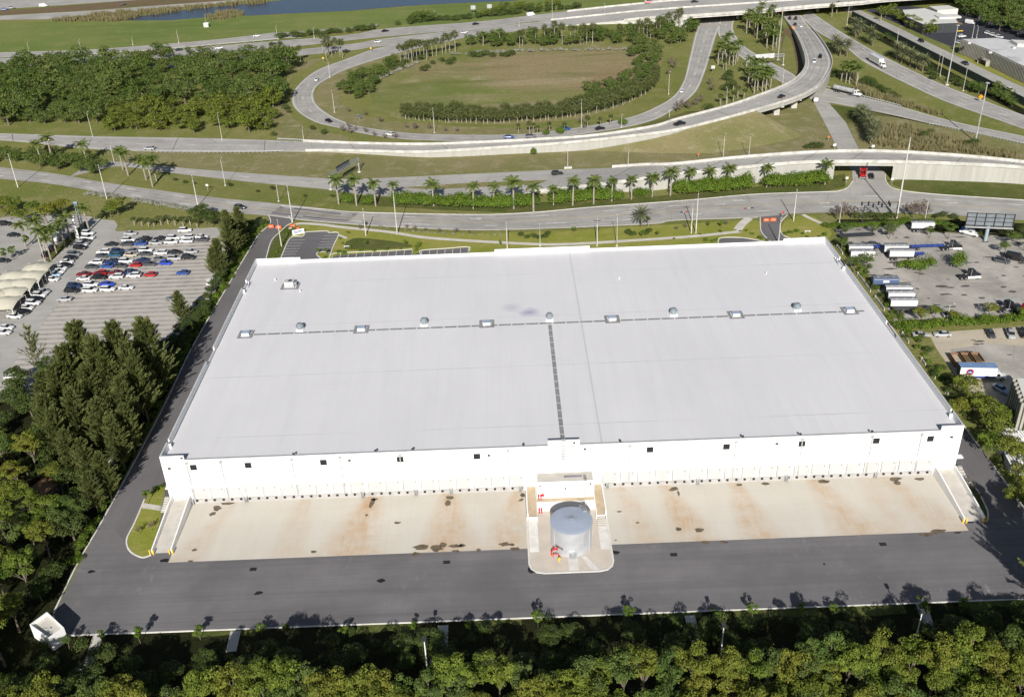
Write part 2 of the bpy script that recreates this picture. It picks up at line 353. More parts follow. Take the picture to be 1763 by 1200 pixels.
def cat_rom(pts, n=6):
    if len(pts) < 3: return [tuple(p) for p in pts]
    P = [Vector(p) for p in pts]; P = [P[0]*2-P[1]]+P+[P[-1]*2-P[-2]]; out = []
    for i in range(1, len(P)-2):
        for k in range(n):
            t = k/n; a, b, c, d = P[i-1], P[i], P[i+1], P[i+2]
            out.append(tuple(.5*((2*b)+(c-a)*t+(2*a-5*b+4*c-d)*t*t+(3*b-a-3*c+d)*t**3)))
    out.append(tuple(P[-2])); return out
def sheet(name, px, z, mat, smooth=False):      # a ground surface traced round its outline
    if smooth: px = cat_rom(list(px)+[px[0]], 5)[:-1]
    pts = [W(x, y, 0) for x, y in px]
    mb = MB(); mb.quad([(p.x, p.y, z) for p in pts])
    o = mb.build(name, mat); me = o.data
    if me.polygons[0].normal.z < 0: me.flip_normals()
    return struct(o)
def wsheet(name, pts, z, mat):
    mb = MB(); mb.quad([(p[0], p[1], z) for p in pts]); o = mb.build(name, mat)
    if o.data.polygons[0].normal.z < 0: o.data.flip_normals()
    return struct(o)
def strip_w(a, b, k=5):                 # two edges (px) -> world pairs
    A = cat_rom(a, k); B = cat_rom(b, k); return A, B
def resample(pts, n):
    P = [Vector(p) for p in pts]; L = [0]
    for i in range(1, len(P)): L.append(L[-1]+(P[i]-P[i-1]).length)
    out = []; j = 0
    for i in range(n):
        t = L[-1]*i/(n-1)
        while j < len(L)-2 and L[j+1] < t: j += 1
        u = (t-L[j])/max(1e-6, L[j+1]-L[j]); out.append(P[j].lerp(P[j+1], min(1, max(0, u))))
    return out
def road(name, ea, eb, z, mat, n=40, zs=None):
    """flat road between two edge lines given in picture positions"""
    A = resample([W(x, y) for x, y in cat_rom(ea, 5)], n); B = resample([W(x, y) for x, y in cat_rom(eb, 5)], n)
    mb = MB()
    for i in range(n-1):
        mb.quad([(A[i].x, A[i].y, z), (B[i].x, B[i].y, z), (B[i+1].x, B[i+1].y, z), (A[i+1].x, A[i+1].y, z)])
    o = mb.build(name, mat)
    if o.data.polygons[0].normal.z < 0: o.data.flip_normals()
    return struct(o), A, B
def line_on(mb, A, B, u, wd, z, dash=None, mi=0, k0=0, k1=1):
    """a painted line along a road at share u of its width"""
    P = [a.lerp(b, u) for a, b in zip(A, B)]
    n = len(P); P = P[int(n*k0):max(2, int(n*k1))]
    if dash:
        L = sum((P[i+1]-P[i]).length for i in range(len(P)-1)); P = resample(P, max(2, int(L/(dash/2))))
    for i in range(len(P)-1):
        if dash and i % 4 != 0: continue
        d = P[i+1]-P[i]; d.z = 0
        if d.length < 1e-4: continue
        q = P[i]+d*(1 if not dash else .75); s = Vector((-d.y, d.x, 0)).normalized()*wd/2
        za, zb = P[i].z+z, q.z+z
        pts = [(P[i].x-s.x, P[i].y-s.y, za), (q.x-s.x, q.y-s.y, zb), (q.x+s.x, q.y+s.y, zb), (P[i].x+s.x, P[i].y+s.y, za)]
        mb.quad(pts, mi)

# ------------------------------------------------------------------ ground and surfaces
wsheet('ground', [(-1400, -300), (1400, -300), (1400, 3200), (-1400, 3200)], 0, 'grass')
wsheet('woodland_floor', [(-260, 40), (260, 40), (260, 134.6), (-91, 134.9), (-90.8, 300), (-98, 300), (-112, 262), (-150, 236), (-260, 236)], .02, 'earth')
for k_, (xa, xb, d_) in enumerate(((-62, -50, 1.6), (-31, -20, 2.4), (-9, 0, 1.4), (24, 34, 1.8), (40, 56, 3.2), (58, 72, 2.6), (84, 95, 2.4))):
    rr_ = random.Random(k_); wsheet('mown_verge', [(xa, 134.9), (xb, 134.8)]+[(xb-(xb-xa)*i/7, 134.8-d_*rr_.uniform(.5, 1.1)) for i in range(8)], .035, 'swale')
sheet('far_field', [(-120, 40), (0, 39), (211, 37), (340, 32), (425, 29), (600, 20), (692, 14), (750, 9), (886, 2), (1060, -6), (1200, -10), (1190, 3), (1111, 6), (1040, 12), (913, 27), (818, 38), (662, 49), (560, 57), (480, 57), (390, 66), (290, 75), (145, 86), (0, 91), (-120, 96)], .02, 'field')
sheet('dirt_track', [(-120, 31), (0, 27), (160, 18), (300, 8), (420, -1), (300, -4), (100, 12), (0, 20), (-120, 26)], .04, 'brown')
sheet('airfield_taxiway', [(-120, 38), (0, 35), (80, 34), (140, 28), (300, 14), (420, 3), (415, 0), (290, 9), (160, 19), (0, 28), (-120, 33)], .05, 'road')
sheet('airfield_taxiway', [(-120, 22), (0, 17), (160, 6), (300, -4), (60, -8), (-120, -4)], .05, 'road')
sheet('lake', [(211, 36), (238, 29), (330, 16), (357, 13.6), (459, 4), (520, -3), (700, -12), (1000, -16), (900, 0), (886, 2), (750, 8), (692, 12), (600, 19.5), (480, 25), (425, 28), (400, 21.5), (375, 22), (350, 31), (290, 36)], .06, 'water')
sheet('embankment', [(476, 262), (700, 262), (900, 254), (1100, 236), (1240, 208), (1360, 172), (1400, 178), (1416, 205), (1446, 262), (1300, 270), (1180, 281), (976, 290), (784, 299), (614, 309), (560, 308), (442, 299), (306, 288), (204, 278), (180, 262), (340, 262)], .02, 'bank')
sheet('embankment', [(1457, 212), (1490, 196), (1540, 202), (1640, 223), (1763, 250), (1860, 268), (1860, 300), (1763, 285), (1640, 270), (1500, 263), (1483, 262)], .02, 'bank')
sheet('embankment', [(1375, 56), (1384, 80), (1390, 110), (1376, 135), (1362, 128), (1350, 122), (1345, 85), (1352, 50)], .03, 'brown', True)
sheet('embankment', [(1352, 60), (1362, 70), (1368, 96), (1372, 124), (1366, 128), (1352, 120), (1346, 90)], .035, 'grass', True)
sheet('loop_meadow', [(640, 180), (640, 140), (690, 112), (780, 92), (900, 80), (1060, 78), (1130, 84), (1140, 110), (1110, 160), (1040, 196), (930, 212), (800, 214), (690, 205)], .03, 'loop', True)
sheet('dry_verge', [(560, 100), (540, 112), (505, 128), (494, 150), (492, 180), (504, 204), (530, 222), (600, 236), (600, 242), (540, 240), (470, 236), (466, 208), (478, 160), (500, 125), (530, 104)], .03, 'bank')
sheet('dry_verge', [(556, 140), (600, 116), (680, 94), (720, 84), (700, 96), (640, 112), (610, 128), (590, 150), (585, 175), (610, 195), (660, 208), (780, 218), (900, 222), (954, 222), (954, 227), (876, 233), (733, 232), (665, 226), (590, 210), (548, 186), (538, 167)], .035, 'bank')
sheet('verge', [(1150, 160), (1190, 100), (1202, 60), (1196, 36), (1180, 70), (1150, 130), (1100, 180), (1040, 205), (1090, 199), (1130, 182)], .035, 'grass')
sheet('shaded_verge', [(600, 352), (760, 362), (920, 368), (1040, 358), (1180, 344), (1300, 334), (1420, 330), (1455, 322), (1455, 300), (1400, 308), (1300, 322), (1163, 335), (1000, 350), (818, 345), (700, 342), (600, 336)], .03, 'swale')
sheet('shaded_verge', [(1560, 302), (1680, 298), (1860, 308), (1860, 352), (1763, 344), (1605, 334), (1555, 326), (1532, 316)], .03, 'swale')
sheet('mown_verge', [(1425, 180), (1480, 188), (1560, 205), (1640, 224), (1560, 204), (1490, 198), (1460, 214)], .035, 'swale')
# front garden of the warehouse
sheet('lawn', [(463, 445), (475, 424), (497, 400), (510, 388), (560, 386), (680, 398), (820, 402), (948, 399), (1120, 389), (1300, 379), (1309, 382), (1340, 415), (1340, 430), (900, 445), (600, 465)], .02, 'lawn')
sheet('lawn', [(1346, 414), (1343, 396), (1352, 380), (1375, 372), (1400, 372), (1425, 388), (1432, 402), (1420, 425), (1380, 430)], .02, 'lawn', False)
o1, SA, SB = road('street', [(-160, 272), (0, 288.6), (95, 299.5), (170, 313), (272, 328), (374, 341), (440, 347.5), (526, 356), (619, 366), (820, 370), (920, 366), (1022, 357), (1180, 345.5), (1299, 335), (1445, 329), (1551, 330), (1605, 335), (1763, 345.5), (1900, 356)],
     [(-160, 290), (0, 308), (80, 316), (136, 325), (238, 343), (340, 361), (461, 372), (548, 382), (591, 385), (677, 390.6), (820, 396), (948, 393), (1120, 385.5), (1163, 379.5), (1309, 374.5), (1374, 368), (1500, 366), (1620, 370), (1763, 380), (1900, 394)], .06, 'road', 90)
sheet('new_asphalt_patch', [(462, 371.5), (484, 355), (530, 357.5), (619, 366.5), (596, 384), (545, 380.5)], .075, 'roadn')
o2, XA, XB = road('frontage_road', [(150, 285), (192, 277), (204, 279), (306, 289), (442, 299.5), (568, 308), (630, 308), (784, 301), (976, 292)],
     [(120, 305), (170, 293), (206, 287), (306, 299.5), (442, 315), (565, 327), (640, 337), (784, 340), (900, 333)], .05, 'road', 50)
sheet('median_grass', [(692, 323.5), (740, 319.5), (830, 314.5), (930, 311), (1000, 307), (960, 313), (880, 320), (784, 325), (730, 326.5)], .09, 'bank')
sheet('side_road', [(1398, 172), (1416, 205), (1445, 262), (1467, 296), (1468, 312), (1460, 324), (1440, 331.5), (1440, 334), (1560, 333), (1542, 327), (1525, 315), (1524, 299), (1481, 262), (1456, 211), (1427, 178), (1420, 160)], .07, 'road')
o3, QA, QB = road('lower_road', [(1241, 28), (1236, 50), (1241, 68), (1275, 99), (1306, 119), (1347, 143), (1380, 150), (1420, 152.5), (1490, 169), (1554, 185), (1639, 209), (1763, 235), (1880, 258)],
     [(1268, 28), (1262, 50), (1279, 78), (1316, 102), (1367, 129), (1385, 150), (1395, 172), (1425, 177), (1480, 187), (1537, 199), (1640, 222), (1763, 248.5), (1880, 272)], .06, 'road', 60)
lo_out = [(757, 64), (716, 72), (648, 84), (600, 101), (545, 122), (511, 150), (502, 174), (514, 194), (545, 212), (580, 220), (614, 228.5), (665, 237), (733, 242.5), (876, 243.5), (954, 237), (1056, 224), (1124, 208), (1163, 187), (1197, 160), (1214, 124), (1226, 85), (1234, 60), (1243, 40), (1246, 25)]
lo_in = [(780, 71), (750, 76), (682, 93), (600, 119), (565, 136), (545, 150), (539.5, 167), (548, 184), (572, 201), (590, 209), (614, 217), (665, 225.5), (733, 231.5), (876, 232.5), (954, 226), (1022, 216), (1090, 201), (1131, 184), (1160, 166), (1177, 140), (1186, 105), (1196, 62), (1203, 40), (1206, 25)]
o4, LA, LB = road('loop_ramp', lo_out, lo_in, .05, 'road', 110)
o5, IA, IB = road('highway', [(1393, 18), (1408, 29), (1452, 58), (1524, 99), (1622, 146), (1694, 173.5), (1763, 199), (1900, 246)],
     [(1380, 30), (1408, 56), (1459, 85), (1490, 109), (1571, 150), (1639, 180), (1763, 223), (1900, 275)], .07, 'road', 50)
road('side_street', [(1474, 14), (1485, 20), (1548, 49), (1590, 70), (1643, 95), (1718, 131), (1763, 151), (1900, 210)],
     [(1450, 16), (1466, 24), (1514, 49), (1582, 82), (1643, 112), (1701, 141), (1763, 172), (1900, 235)], .07, 'road', 40)
o6, AA, AB = road('highway', [(-150, 97), (0, 91), (145, 86.5), (290, 76), (390, 67), (480, 56), (500, 56)], [(-150, 108), (0, 100), (145, 94), (290, 83.5), (390, 74.5), (480, 67), (520, 66)], .05, 'road', 30)
o7, BA, BB = road('highway', [(-150, 112), (0, 101.5), (211, 94), (340, 83), (442, 74), (600, 61), (662, 50), (818, 38.5), (913, 27.5), (1040, 12.5), (1111, 6), (1200, 1)],
     [(-150, 130), (0, 117), (211, 106), (340, 96), (442, 88), (600, 70.5), (662, 64), (818, 50), (913, 38.5), (1040, 25), (1111, 16), (1180, 11)], .06, 'road', 50)
o8, CA, CB = road('highway', [(215, 111), (300, 108), (400, 98), (600, 77), (648, 69), (750, 57), (886, 42.5), (955, 36), (1056, 26.5), (1125, 18), (1180, 14)],
     [(215, 117), (300, 117), (400, 108), (600, 88), (648, 81), (750, 75), (800, 66), (886, 55), (955, 48), (1056, 37.5), (1125, 32), (1180, 27)], .055, 'road', 50)
# lane paint and darker wheel tracks
mb = MB()
for (a, b), us, wd in (((SA, SB), (.09, .17, .33, .42, .58, .67, .83, .92), .7), ((LA, LB), (.2, .36, .64, .8), .7), ((IA, IB), (.1, .18, .32, .42, .58, .68, .82, .9), .8), ((QA, QB), (.2, .36, .64, .8), .7), ((BA, BB), (.12, .2, .34, .44, .56, .68, .82, .9), .8), ((CA, CB), (.15, .25, .45, .56, .75, .85), .7), ((AA, AB), (.3, .7), .7)):
    for u in us: line_on(mb, a, b, u, wd, .079)
struct(mb.build('wheel_track', 'track'))
mb = MB()
for (a, b), us in (((SA, SB), (.25, .75)), ((LA, LB), (.5,)), ((IA, IB), (.25, .5, .75)), ((QA, QB), (.5,)), ((BA, BB), (.25, .5, .75)), ((CA, CB), (.33, .66)), ((AA, AB), (.5,)), ((XA, XB), (.5,))):
    for u in us: line_on(mb, a, b, u, .28, .085, 12)
for (a, b) in ((LA, LB), (IA, IB), (QA, QB), (BA, BB), (CA, CB), (AA, AB)):
    for u in (.07, .93): line_on(mb, a, b, u, .25, .085)
struct(mb.build('lane_marking', 'paint'))
mb = MB(); line_on(mb, SA, SB, .5, .3, .09, k0=.3, k1=.98); struct(mb.build('centre_line', 'centre'))
mb = MB()
for (x, y), (dx, dy), mi in (((1173, 366), (4, 1), 0), ((1182, 365), (4, 1), 1), ((1283, 359.5), (5, 1), 1), ((1295, 358.5), (5, 1), 0), ((1289, 359), (2, .8), 2), ((1177, 365.5), (2, .8), 2)):
    mb.quad([Vector((W(a, b).x, W(a, b).y, .095)) for a, b in ((x-dx/2, y+dy), (x+dx/2, y+dy), (x+dx/2+.7, y-dy), (x-dx/2+.7, y-dy))], mi)
struct(mb.build('painted_route_shields', ['blue', 'red', 'paint']))
mb = MB()
for x, y in ((820, 378), (1080, 366), (1270, 345), (1240, 352), (700, 386), (950, 385), (1560, 352), (1640, 350), (1420, 350)):
    p = W(x, y); mb.quad([(p.x-2, p.y-.15, .095), (p.x+1, p.y-.15, .095), (p.x+1, p.y+.15, .095), (p.x-2, p.y+.15, .095)])
    mb.quad([(p.x+.8, p.y-.5, .095), (p.x+2.1, p.y, .095), (p.x+.8, p.y+.5, .095)])
struct(mb.build('lane_arrows', 'paint'))

# car parks and yards
sheet('car_park', [(-140, 690), (-60, 400), (40, 372), (148, 372), (175, 378), (197, 380), (203, 388), (198, 398), (215, 400), (372, 392), (398, 398), (412, 402), (372, 500), (338, 545), (300, 585), (252, 640), (200, 668), (100, 690), (-60, 690)], .04, 'lotl')
sheet('car_park_lane', [(-60, 690), (0, 560), (60, 484), (110, 432), (160, 380), (175, 378), (197, 380), (203, 388), (196, 399), (372, 393), (404, 398), (404, 406), (230, 412), (183, 422), (125, 492), (60, 575), (0, 660), (-60, 760)], .05, 'road')
sheet('car_park_west', [(-160, 470), (-100, 385), (30, 372), (148, 372), (130, 388), (78, 430), (60, 455), (0, 560), (-160, 600)], .055, 'road')
sheet('grass_strip', [(78, 449), (92, 430), (128, 398), (146, 382), (150, 392), (140, 403), (112, 428), (86, 452)], .08, 'swale')
sheet('truck_yard', [(1438, 396), (1440, 388), (1500, 382), (1560, 385), (1610, 400), (1700, 405), (1763, 412), (1900, 440), (1900, 560), (1763, 541), (1640, 547), (1540, 553), (1500, 480)], .04, 'lotr')
sheet('truck_yard_patch', [(1688, 516), (1756, 513), (1763, 522), (1700, 525)], .05, 'road')
sheet('gravel_lot', [(1565, 583), (1580, 575), (1650, 570), (1763, 562), (1950, 556), (1990, 700), (1880, 740), (1763, 745), (1700, 690), (1665, 672), (1640, 650), (1618, 625), (1590, 600)], .04, 'sand')
sheet('gravel_lot_asphalt', [(1636, 602), (1700, 592), (1763, 596), (1950, 590), (1970, 680), (1800, 670), (1740, 655), (1700, 640), (1650, 622)], .05, 'lotr')
sheet('sandy_path', [(1666, 665), (1700, 672), (1735, 700), (1775, 750), (1800, 800), (1765, 800), (1730, 740), (1705, 712)], .045, 'sand')
sheet('rough_grass', [(1555, 580), (1600, 577), (1612, 600), (1640, 640), (1660, 668), (1690, 700), (1672, 706), (1640, 660), (1600, 620), (1565, 590)], .05, 'grass')
sheet('restaurant_car_park', [(1490, 18), (1560, 10), (1700, 30), (1763, 44), (1900, 70), (1900, 120), (1763, 85), (1700, 66), (1655, 72), (1640, 82), (1600, 66), (1560, 48)], .05, 'lotd')
sheet('verge', [(1640, 92), (1700, 104), (1763, 138), (1763, 150), (1718, 130), (1667, 108)], .055, 'lawn')
sheet('hedge_soil', [(1430, 388), (1445, 378), (1600, 378), (1763, 385), (1763, 412), (1700, 404), (1610, 398), (1560, 385), (1500, 383), (1440, 392)], .03, 'earth')
mb = MB()
random.seed(4)
for i in range(70):
    x = random.uniform(1475, 1763); y = random.uniform(395, 540); p = W(x, y)
    n = 9; a0 = random.uniform(0, 6); sx = random.uniform(.4, 2.6); sy = random.uniform(.3, .9)
    mb.quad([(p.x+sx*math.cos(6.283*k/n)*random.uniform(.6, 1.1), p.y+sy*math.sin(6.283*k/n)*random.uniform(.6, 1.1), .06) for k in range(n)])
for x, y, sx, sy in ((1659, 607, 3, 1.1), (1667, 611, 2, 1), (1685, 588, 1.6, .6), (1681, 593, 1.2, .5), (1690, 592, .8, .4), (1641, 609, .8, .7), (1675, 586, 1, .3), (1738, 611, 1, .4)):
    p = W(x, y); n = 10
    mb.quad([(p.x+sx*math.cos(6.283*k/n)*random.uniform(.6, 1.1), p.y+sy*math.sin(6.283*k/n)*random.uniform(.6, 1.1), .06) for k in range(n)])
M['oil'] = plain('oil_stain', (.10, .09, .08), .6, 0, .3, 1)
struct(mb.build('oil_stain', 'oil'))

# the asphalt yard and drive round the warehouse
yard = [(-90.4, 140.4), (-88.3, 135.2), (107.2, 134.8), (107.2, 160), (-76, 160), (-76, 176), (-90.6, 176)]
wsheet('yard', yard, .05, 'yard')
sheet('drive', [(222, 942), (180, 890), (276, 712), (330, 600), (400, 480), (443.5, 407), (464.5, 387.5), (462, 371), (500, 372), (502, 383), (478, 398), (466, 425), (458, 449), (520, 449), (360, 800), (300, 900)], .06, 'drive')
wsheet('drive_east', [(96.5, 158), (107.2, 158), (107.2, 285), (96.5, 285)], .055, 'drive')
sheet('front_car_park', [(458, 449), (483, 446), (500, 410), (520, 407.5), (527, 400), (563, 398.5), (566, 401), (583, 402), (567, 446), (580, 440), (710, 431), (712, 440), (726, 432), (806, 427), (808, 436), (850, 436), (850, 460), (470, 470)], .055, 'roadn')
sheet('front_car_park', [(1236, 421), (1241, 410.5), (1280, 410), (1312, 416), (1310, 424)], .055, 'roadn')
sheet('front_entry', [(1309, 374), (1355, 370), (1344, 382), (1343, 398), (1350, 408), (1365, 413), (1355, 425), (1325, 425), (1308, 400), (1312, 385)], .065, 'roadn')
def kerb(px, z=0.0, wd=.32, ht=.16, closed=False, world=None):
    P = world if world else [W(x, y) for x, y in cat_rom(px, 5)]
    mb = MB(); n = len(P)
    for i in range(n if closed else n-1):
        a = Vector(P[i]).to_2d(); b = Vector(P[(i+1) % n]).to_2d(); d = (b-a)
        if d.length < .01: continue
        s = Vector((-d.y, d.x)).normalized()*wd/2; d2 = d.normalized()*.02; a = a-d2; b = b+d2
        mb.prism([(a-s), (b-s), (b+s), (a+s)], 0.0, ht+.001*(i % 3))
    return struct(mb.build('kerb', 'kerb'))
kerb([(462, 371), (466, 380), (464.5, 387.5), (457, 394), (443.5, 407), (425, 438), (400, 480), (330, 600), (276, 712), (180, 890), (134, 970), (92, 1056)])
kerb(None, world=[(-90.4, 140.4), (-88.3, 135.1), (-40, 135.0), (20, 135.0), (70, 134.9), (107.2, 134.8)], wd=.26)
kerb(None, world=[(107.3, 134.8), (107.3, 180), (107.3, 285)])
kerb([(497, 372), (503, 383), (494, 389), (480, 402), (467, 416), (458, 446)])
kerb([(483, 446), (500, 410), (520, 407.5), (524, 404), (527, 400), (563, 398.5), (566, 401), (583, 402), (574, 424), (568, 440)])
kerb([(566, 446), (574, 437), (610, 434.5), (660, 432.5), (710, 429.5)]); kerb([(724, 438), (726, 431.5), (770, 428), (806, 425.5), (808, 432)])
kerb([(552, 445), (546, 440), (546, 436), (552, 434), (566, 435)], closed=False)
kerb([(1309, 375), (1309, 388), (1312, 402), (1330, 420)]); kerb([(1355, 371), (1345, 382), (1343, 395), (1348, 405), (1363, 412)])
kerb([(1236, 421), (1241, 410), (1280, 410), (1318, 417)])
kerb([(484, 355), (560, 361), (619, 366), (820, 370), (920, 366), (1022, 357), (1180, 345.5), (1299, 335), (1420, 331), (1445, 329), (1460, 323), (1468, 312)])
kerb([(1524, 300), (1526, 314), (1542, 326), (1605, 334.5), (1763, 345)])
# pavements
def walk(px, wd=1.7, z=.1):
    P = [W(x, y) for x, y in cat_rom(px, 5)]; mb = MB()
    N = [Vector((-(P[min(i+1, len(P)-1)]-P[max(i-1, 0)]).y, (P[min(i+1, len(P)-1)]-P[max(i-1, 0)]).x, 0)).normalized()*wd/2 for i in range(len(P))]
    for i in range(len(P)-1):
        a, b = P[i], P[i+1]
        mb.quad([(a.x-N[i].x, a.y-N[i].y, z), (b.x-N[i+1].x, b.y-N[i+1].y, z), (b.x+N[i+1].x, b.y+N[i+1].y, z), (a.x+N[i].x, a.y+N[i].y, z)])
    return struct(mb.build('pavement', 'walk'))
walk([(500, 395), (512, 386), (550, 387), (600, 393), (670, 400), (727, 409), (790, 414), (860, 418), (940, 421.5), (1000, 420), (1100, 414), (1200, 407), (1275, 399)], 2.0)
walk([(1270, 396), (1278, 386), (1290, 376)], 3.0); walk([(1275, 399), (1272, 397), (1285, 380)], 1.6, .11)
walk([(1382, 370), (1398, 378), (1424, 388), (1450, 386)], 1.6); walk([(583, 405), (597, 411)], 1.2)
walk([(462, 371), (548, 382), (677, 391), (820, 396.5), (948, 393.5), (1120, 386), (1163, 380), (1305, 375)], .8, .12)
walk([(60, 369), (148, 371)], .5, .12); walk([(1440, 264), (1446, 262)], .5)
# bay lines in the front car parks
mb = MB()
for k in range(7):
    a = W(498-3.0*k*1.05+2, 414.5+4.9*k); mb.quad([(a.x, a.y, .07), (a.x+5, a.y, .07), (a.x+5, a.y+.13, .07), (a.x, a.y+.13, .07)])
for k in range(5):
    a = W(558-3*k, 407+5*k); mb.quad([(a.x, a.y, .07), (a.x+5, a.y, .07), (a.x+5, a.y+.13, .07), (a.x, a.y+.13, .07)])
for x0, x1, y0, y1, n in ((573, 710, 437.5, 431, 10), (726, 806, 432.5, 427.5, 6)):
    for k in range(n+1):
        t = k/n; a = W(x0+(x1-x0)*t, y0+(y1-y0)*t); mb.quad([(a.x, a.y-5.2, .07), (a.x+.13, a.y-5.2, .07), (a.x+.13, a.y, .07), (a.x, a.y, .07)])
struct(mb.build('bay_marking', 'paint'))
sheet('planting_bed', [(552, 444), (546, 440), (547, 436.5), (552, 434.5), (574, 436), (568, 446)], .09, 'lawn')
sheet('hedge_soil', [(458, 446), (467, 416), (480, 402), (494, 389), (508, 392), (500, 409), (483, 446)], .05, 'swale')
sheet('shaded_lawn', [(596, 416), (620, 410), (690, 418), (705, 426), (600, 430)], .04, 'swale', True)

# ------------------------------------------------------------------ raised roads
def ribbon(name, far, near, mat, n=60, base=0.0, thick=None):
    """far/near: (px,py,z) edge points; deck with side faces down to the ground or a slab of given thickness"""
    def edge(e):
        P2 = [W(x, y, z) for x, y, z in e]; return resample([Vector(p) for p in cat_rom([tuple(p) for p in P2], 6)], n)
    A, B = edge(far), edge(near); mb = MB()
    for i in range(n-1):
        mb.quad([A[i], B[i], B[i+1], A[i+1]], 0)
        for E in (A, B):
            z0 = [0 if thick is None else max(0, p.z-thick) for p in (E[i], E[i+1])]
            mb.quad([E[i], E[i+1], (E[i+1].x, E[i+1].y, z0[1]), (E[i].x, E[i].y, z0[0])], 1)
        if thick is not None:
            mb.quad([(p.x, p.y, max(0, p.z-thick)) for p in (A[i], A[i+1], B[i+1], B[i])], 1)
    return mb, A, B
def barrier(parent, name, E, i0, i1, ht=.85, wd=.35, mat='whiteb', out=1, drop=0.0):
    mb = MB()
    for i in range(i0, i1):
        a, b = E[i], E[i+1]; d = (b-a); d.z = 0
        if d.length < 1e-3: continue
        s = Vector((-d.y, d.x, 0)).normalized()*wd*out
        z = Vector((0, 0, ht)); q = Vector((0, 0, drop))
        mb.quad([a+z, b+z, b+s+z, a+s+z]); mb.quad([a, b, b+z, a+z]); mb.quad([a+s-q, b+s-q, b+s+z, a+s+z]); mb.quad([a-q, b-q, b+s-q, a+s-q])
    return mb.build(name, mat, parent)
# curved flyover: rises from the left, crosses the lower road, comes down to the highway top right
t = thing('flyover', 'long pale ramp curving over the lower road with white walls', 'flyover', (0, 0, 0))
fl_far = [(-160, 226, .1), (0, 230, .1), (170, 235, .1), (340, 238, .1), (476, 242, .1), (580, 247, .8), (716, 250, 2), (818, 247, 2.6), (920, 242, 3), (1022, 235, 3.6), (1124, 219.5, 4.6), (1163, 207.6, 5.2), (1248, 185.5, 6.2), (1299, 168.5, 6.8), (1347, 150, 7), (1374, 134, 7), (1387.6, 112, 6.6), (1381, 82, 5), (1367, 54, 2.5), (1350, 31, .5), (1344, 20, .12)]
fl_near = [(-160, 238, .1), (0, 241.6, .1), (170, 257.5, .1), (340, 262, .1), (490, 261, .1), (580, 260, .8), (716, 263, 2), (784, 260, 2.6), (886, 253.5, 3), (976, 247, 3.6), (1090, 235, 4.6), (1163, 225, 5.2), (1231, 209, 6.2), (1299, 190.6, 6.8), (1367, 170, 7), (1408, 150, 7), (1425, 129, 6.6), (1432, 109, 6), (1425, 88.5, 5), (1408, 63, 2.5), (1389, 41, .5), (1382, 28, .12)]
N = 140
mb, FA, FB = ribbon('deck', fl_far, fl_near, 'roadb', N)
# leave the span over the lower road open: find indices by position
def idx(E, px): return min(range(len(E)), key=lambda i: abs(proj(E[i])[0]-px[0])+abs(proj(E[i])[1]-px[1]))
s0, s1 = idx(FB, (1300, 190)), idx(FB, (1418, 140))
mbd = MB(); mbw = MB()
for i in range(N-1):
    mbd.quad([FA[i], FB[i], FB[i+1], FA[i+1]])
    sp = s0 <= i < s1
    for E in (FA, FB):
        lo = [(p.z-1.9 if sp else 0) for p in (E[i], E[i+1])]
        mbw.quad([E[i], E[i+1], (E[i+1].x, E[i+1].y, lo[1]), (E[i].x, E[i].y, lo[0])])
    if sp: mbw.quad([(p.x, p.y, p.z-1.9) for p in (FA[i], FA[i+1], FB[i+1], FB[i])])
for i in (s0, s1): mbw.quad([FA[i], FB[i], (FB[i].x, FB[i].y, 0), (FA[i].x, FA[i].y, 0)])
mbd.build('deck', 'roadb', t); mbw.build('retaining_wall', 'wallc', t)
b0 = idx(FB, (520, 261)); 
barrier(t, 'barrier', FB, b0, N-10, .95, .4, out=-1, drop=.2); barrier(t, 'barrier', FA, b0, N-16, .95, .4, out=1, drop=.2)
mb = MB(); line_on(mb, FA, FB, .5, .25, .03, 12); line_on(mb, FA, FB, .1, .25, .03); line_on(mb, FA, FB, .9, .25, .03); struct(mb.build('lane_marking', 'paint'))
def deckwear(A, B, us, k):
    mb = MB()
    for u in us: line_on(mb, A, B, u, .7, .012, k0=.1)
    struct(mb.build('wheel_track', 'track')); mb = MB()
    for i in range(12, len(A)-8, k):
        a, b = A[i], B[i]; d = (B[i]-A[i]).normalized(); s = Vector((-d.y, d.x, 0))*.13; z = Vector((0, 0, .035)); mb.quad([a-s+z, b-s+z, b+s+z, a+s+z])
    struct(mb.build('deck_joint', 'trackb'))
deckwear(FA, FB, (.2, .36, .64, .8), 9)
for px, py in ((1377, 165), (1347, 178)):
    i = idx(FB, (px, py)); c = (FA[i]+FB[i])/2; c = c.lerp(FB[i], .3)
    m_ = MB().box(c.x-1.3, c.x+1.3, c.y-1.6, c.y+1.6, 0, c.z-2.7); m_.box(c.x-2.2, c.x+2.2, c.y-4.5, c.y+4.5, c.z-2.7, c.z-1.9); m_.build('pier', 'whiteb', t)
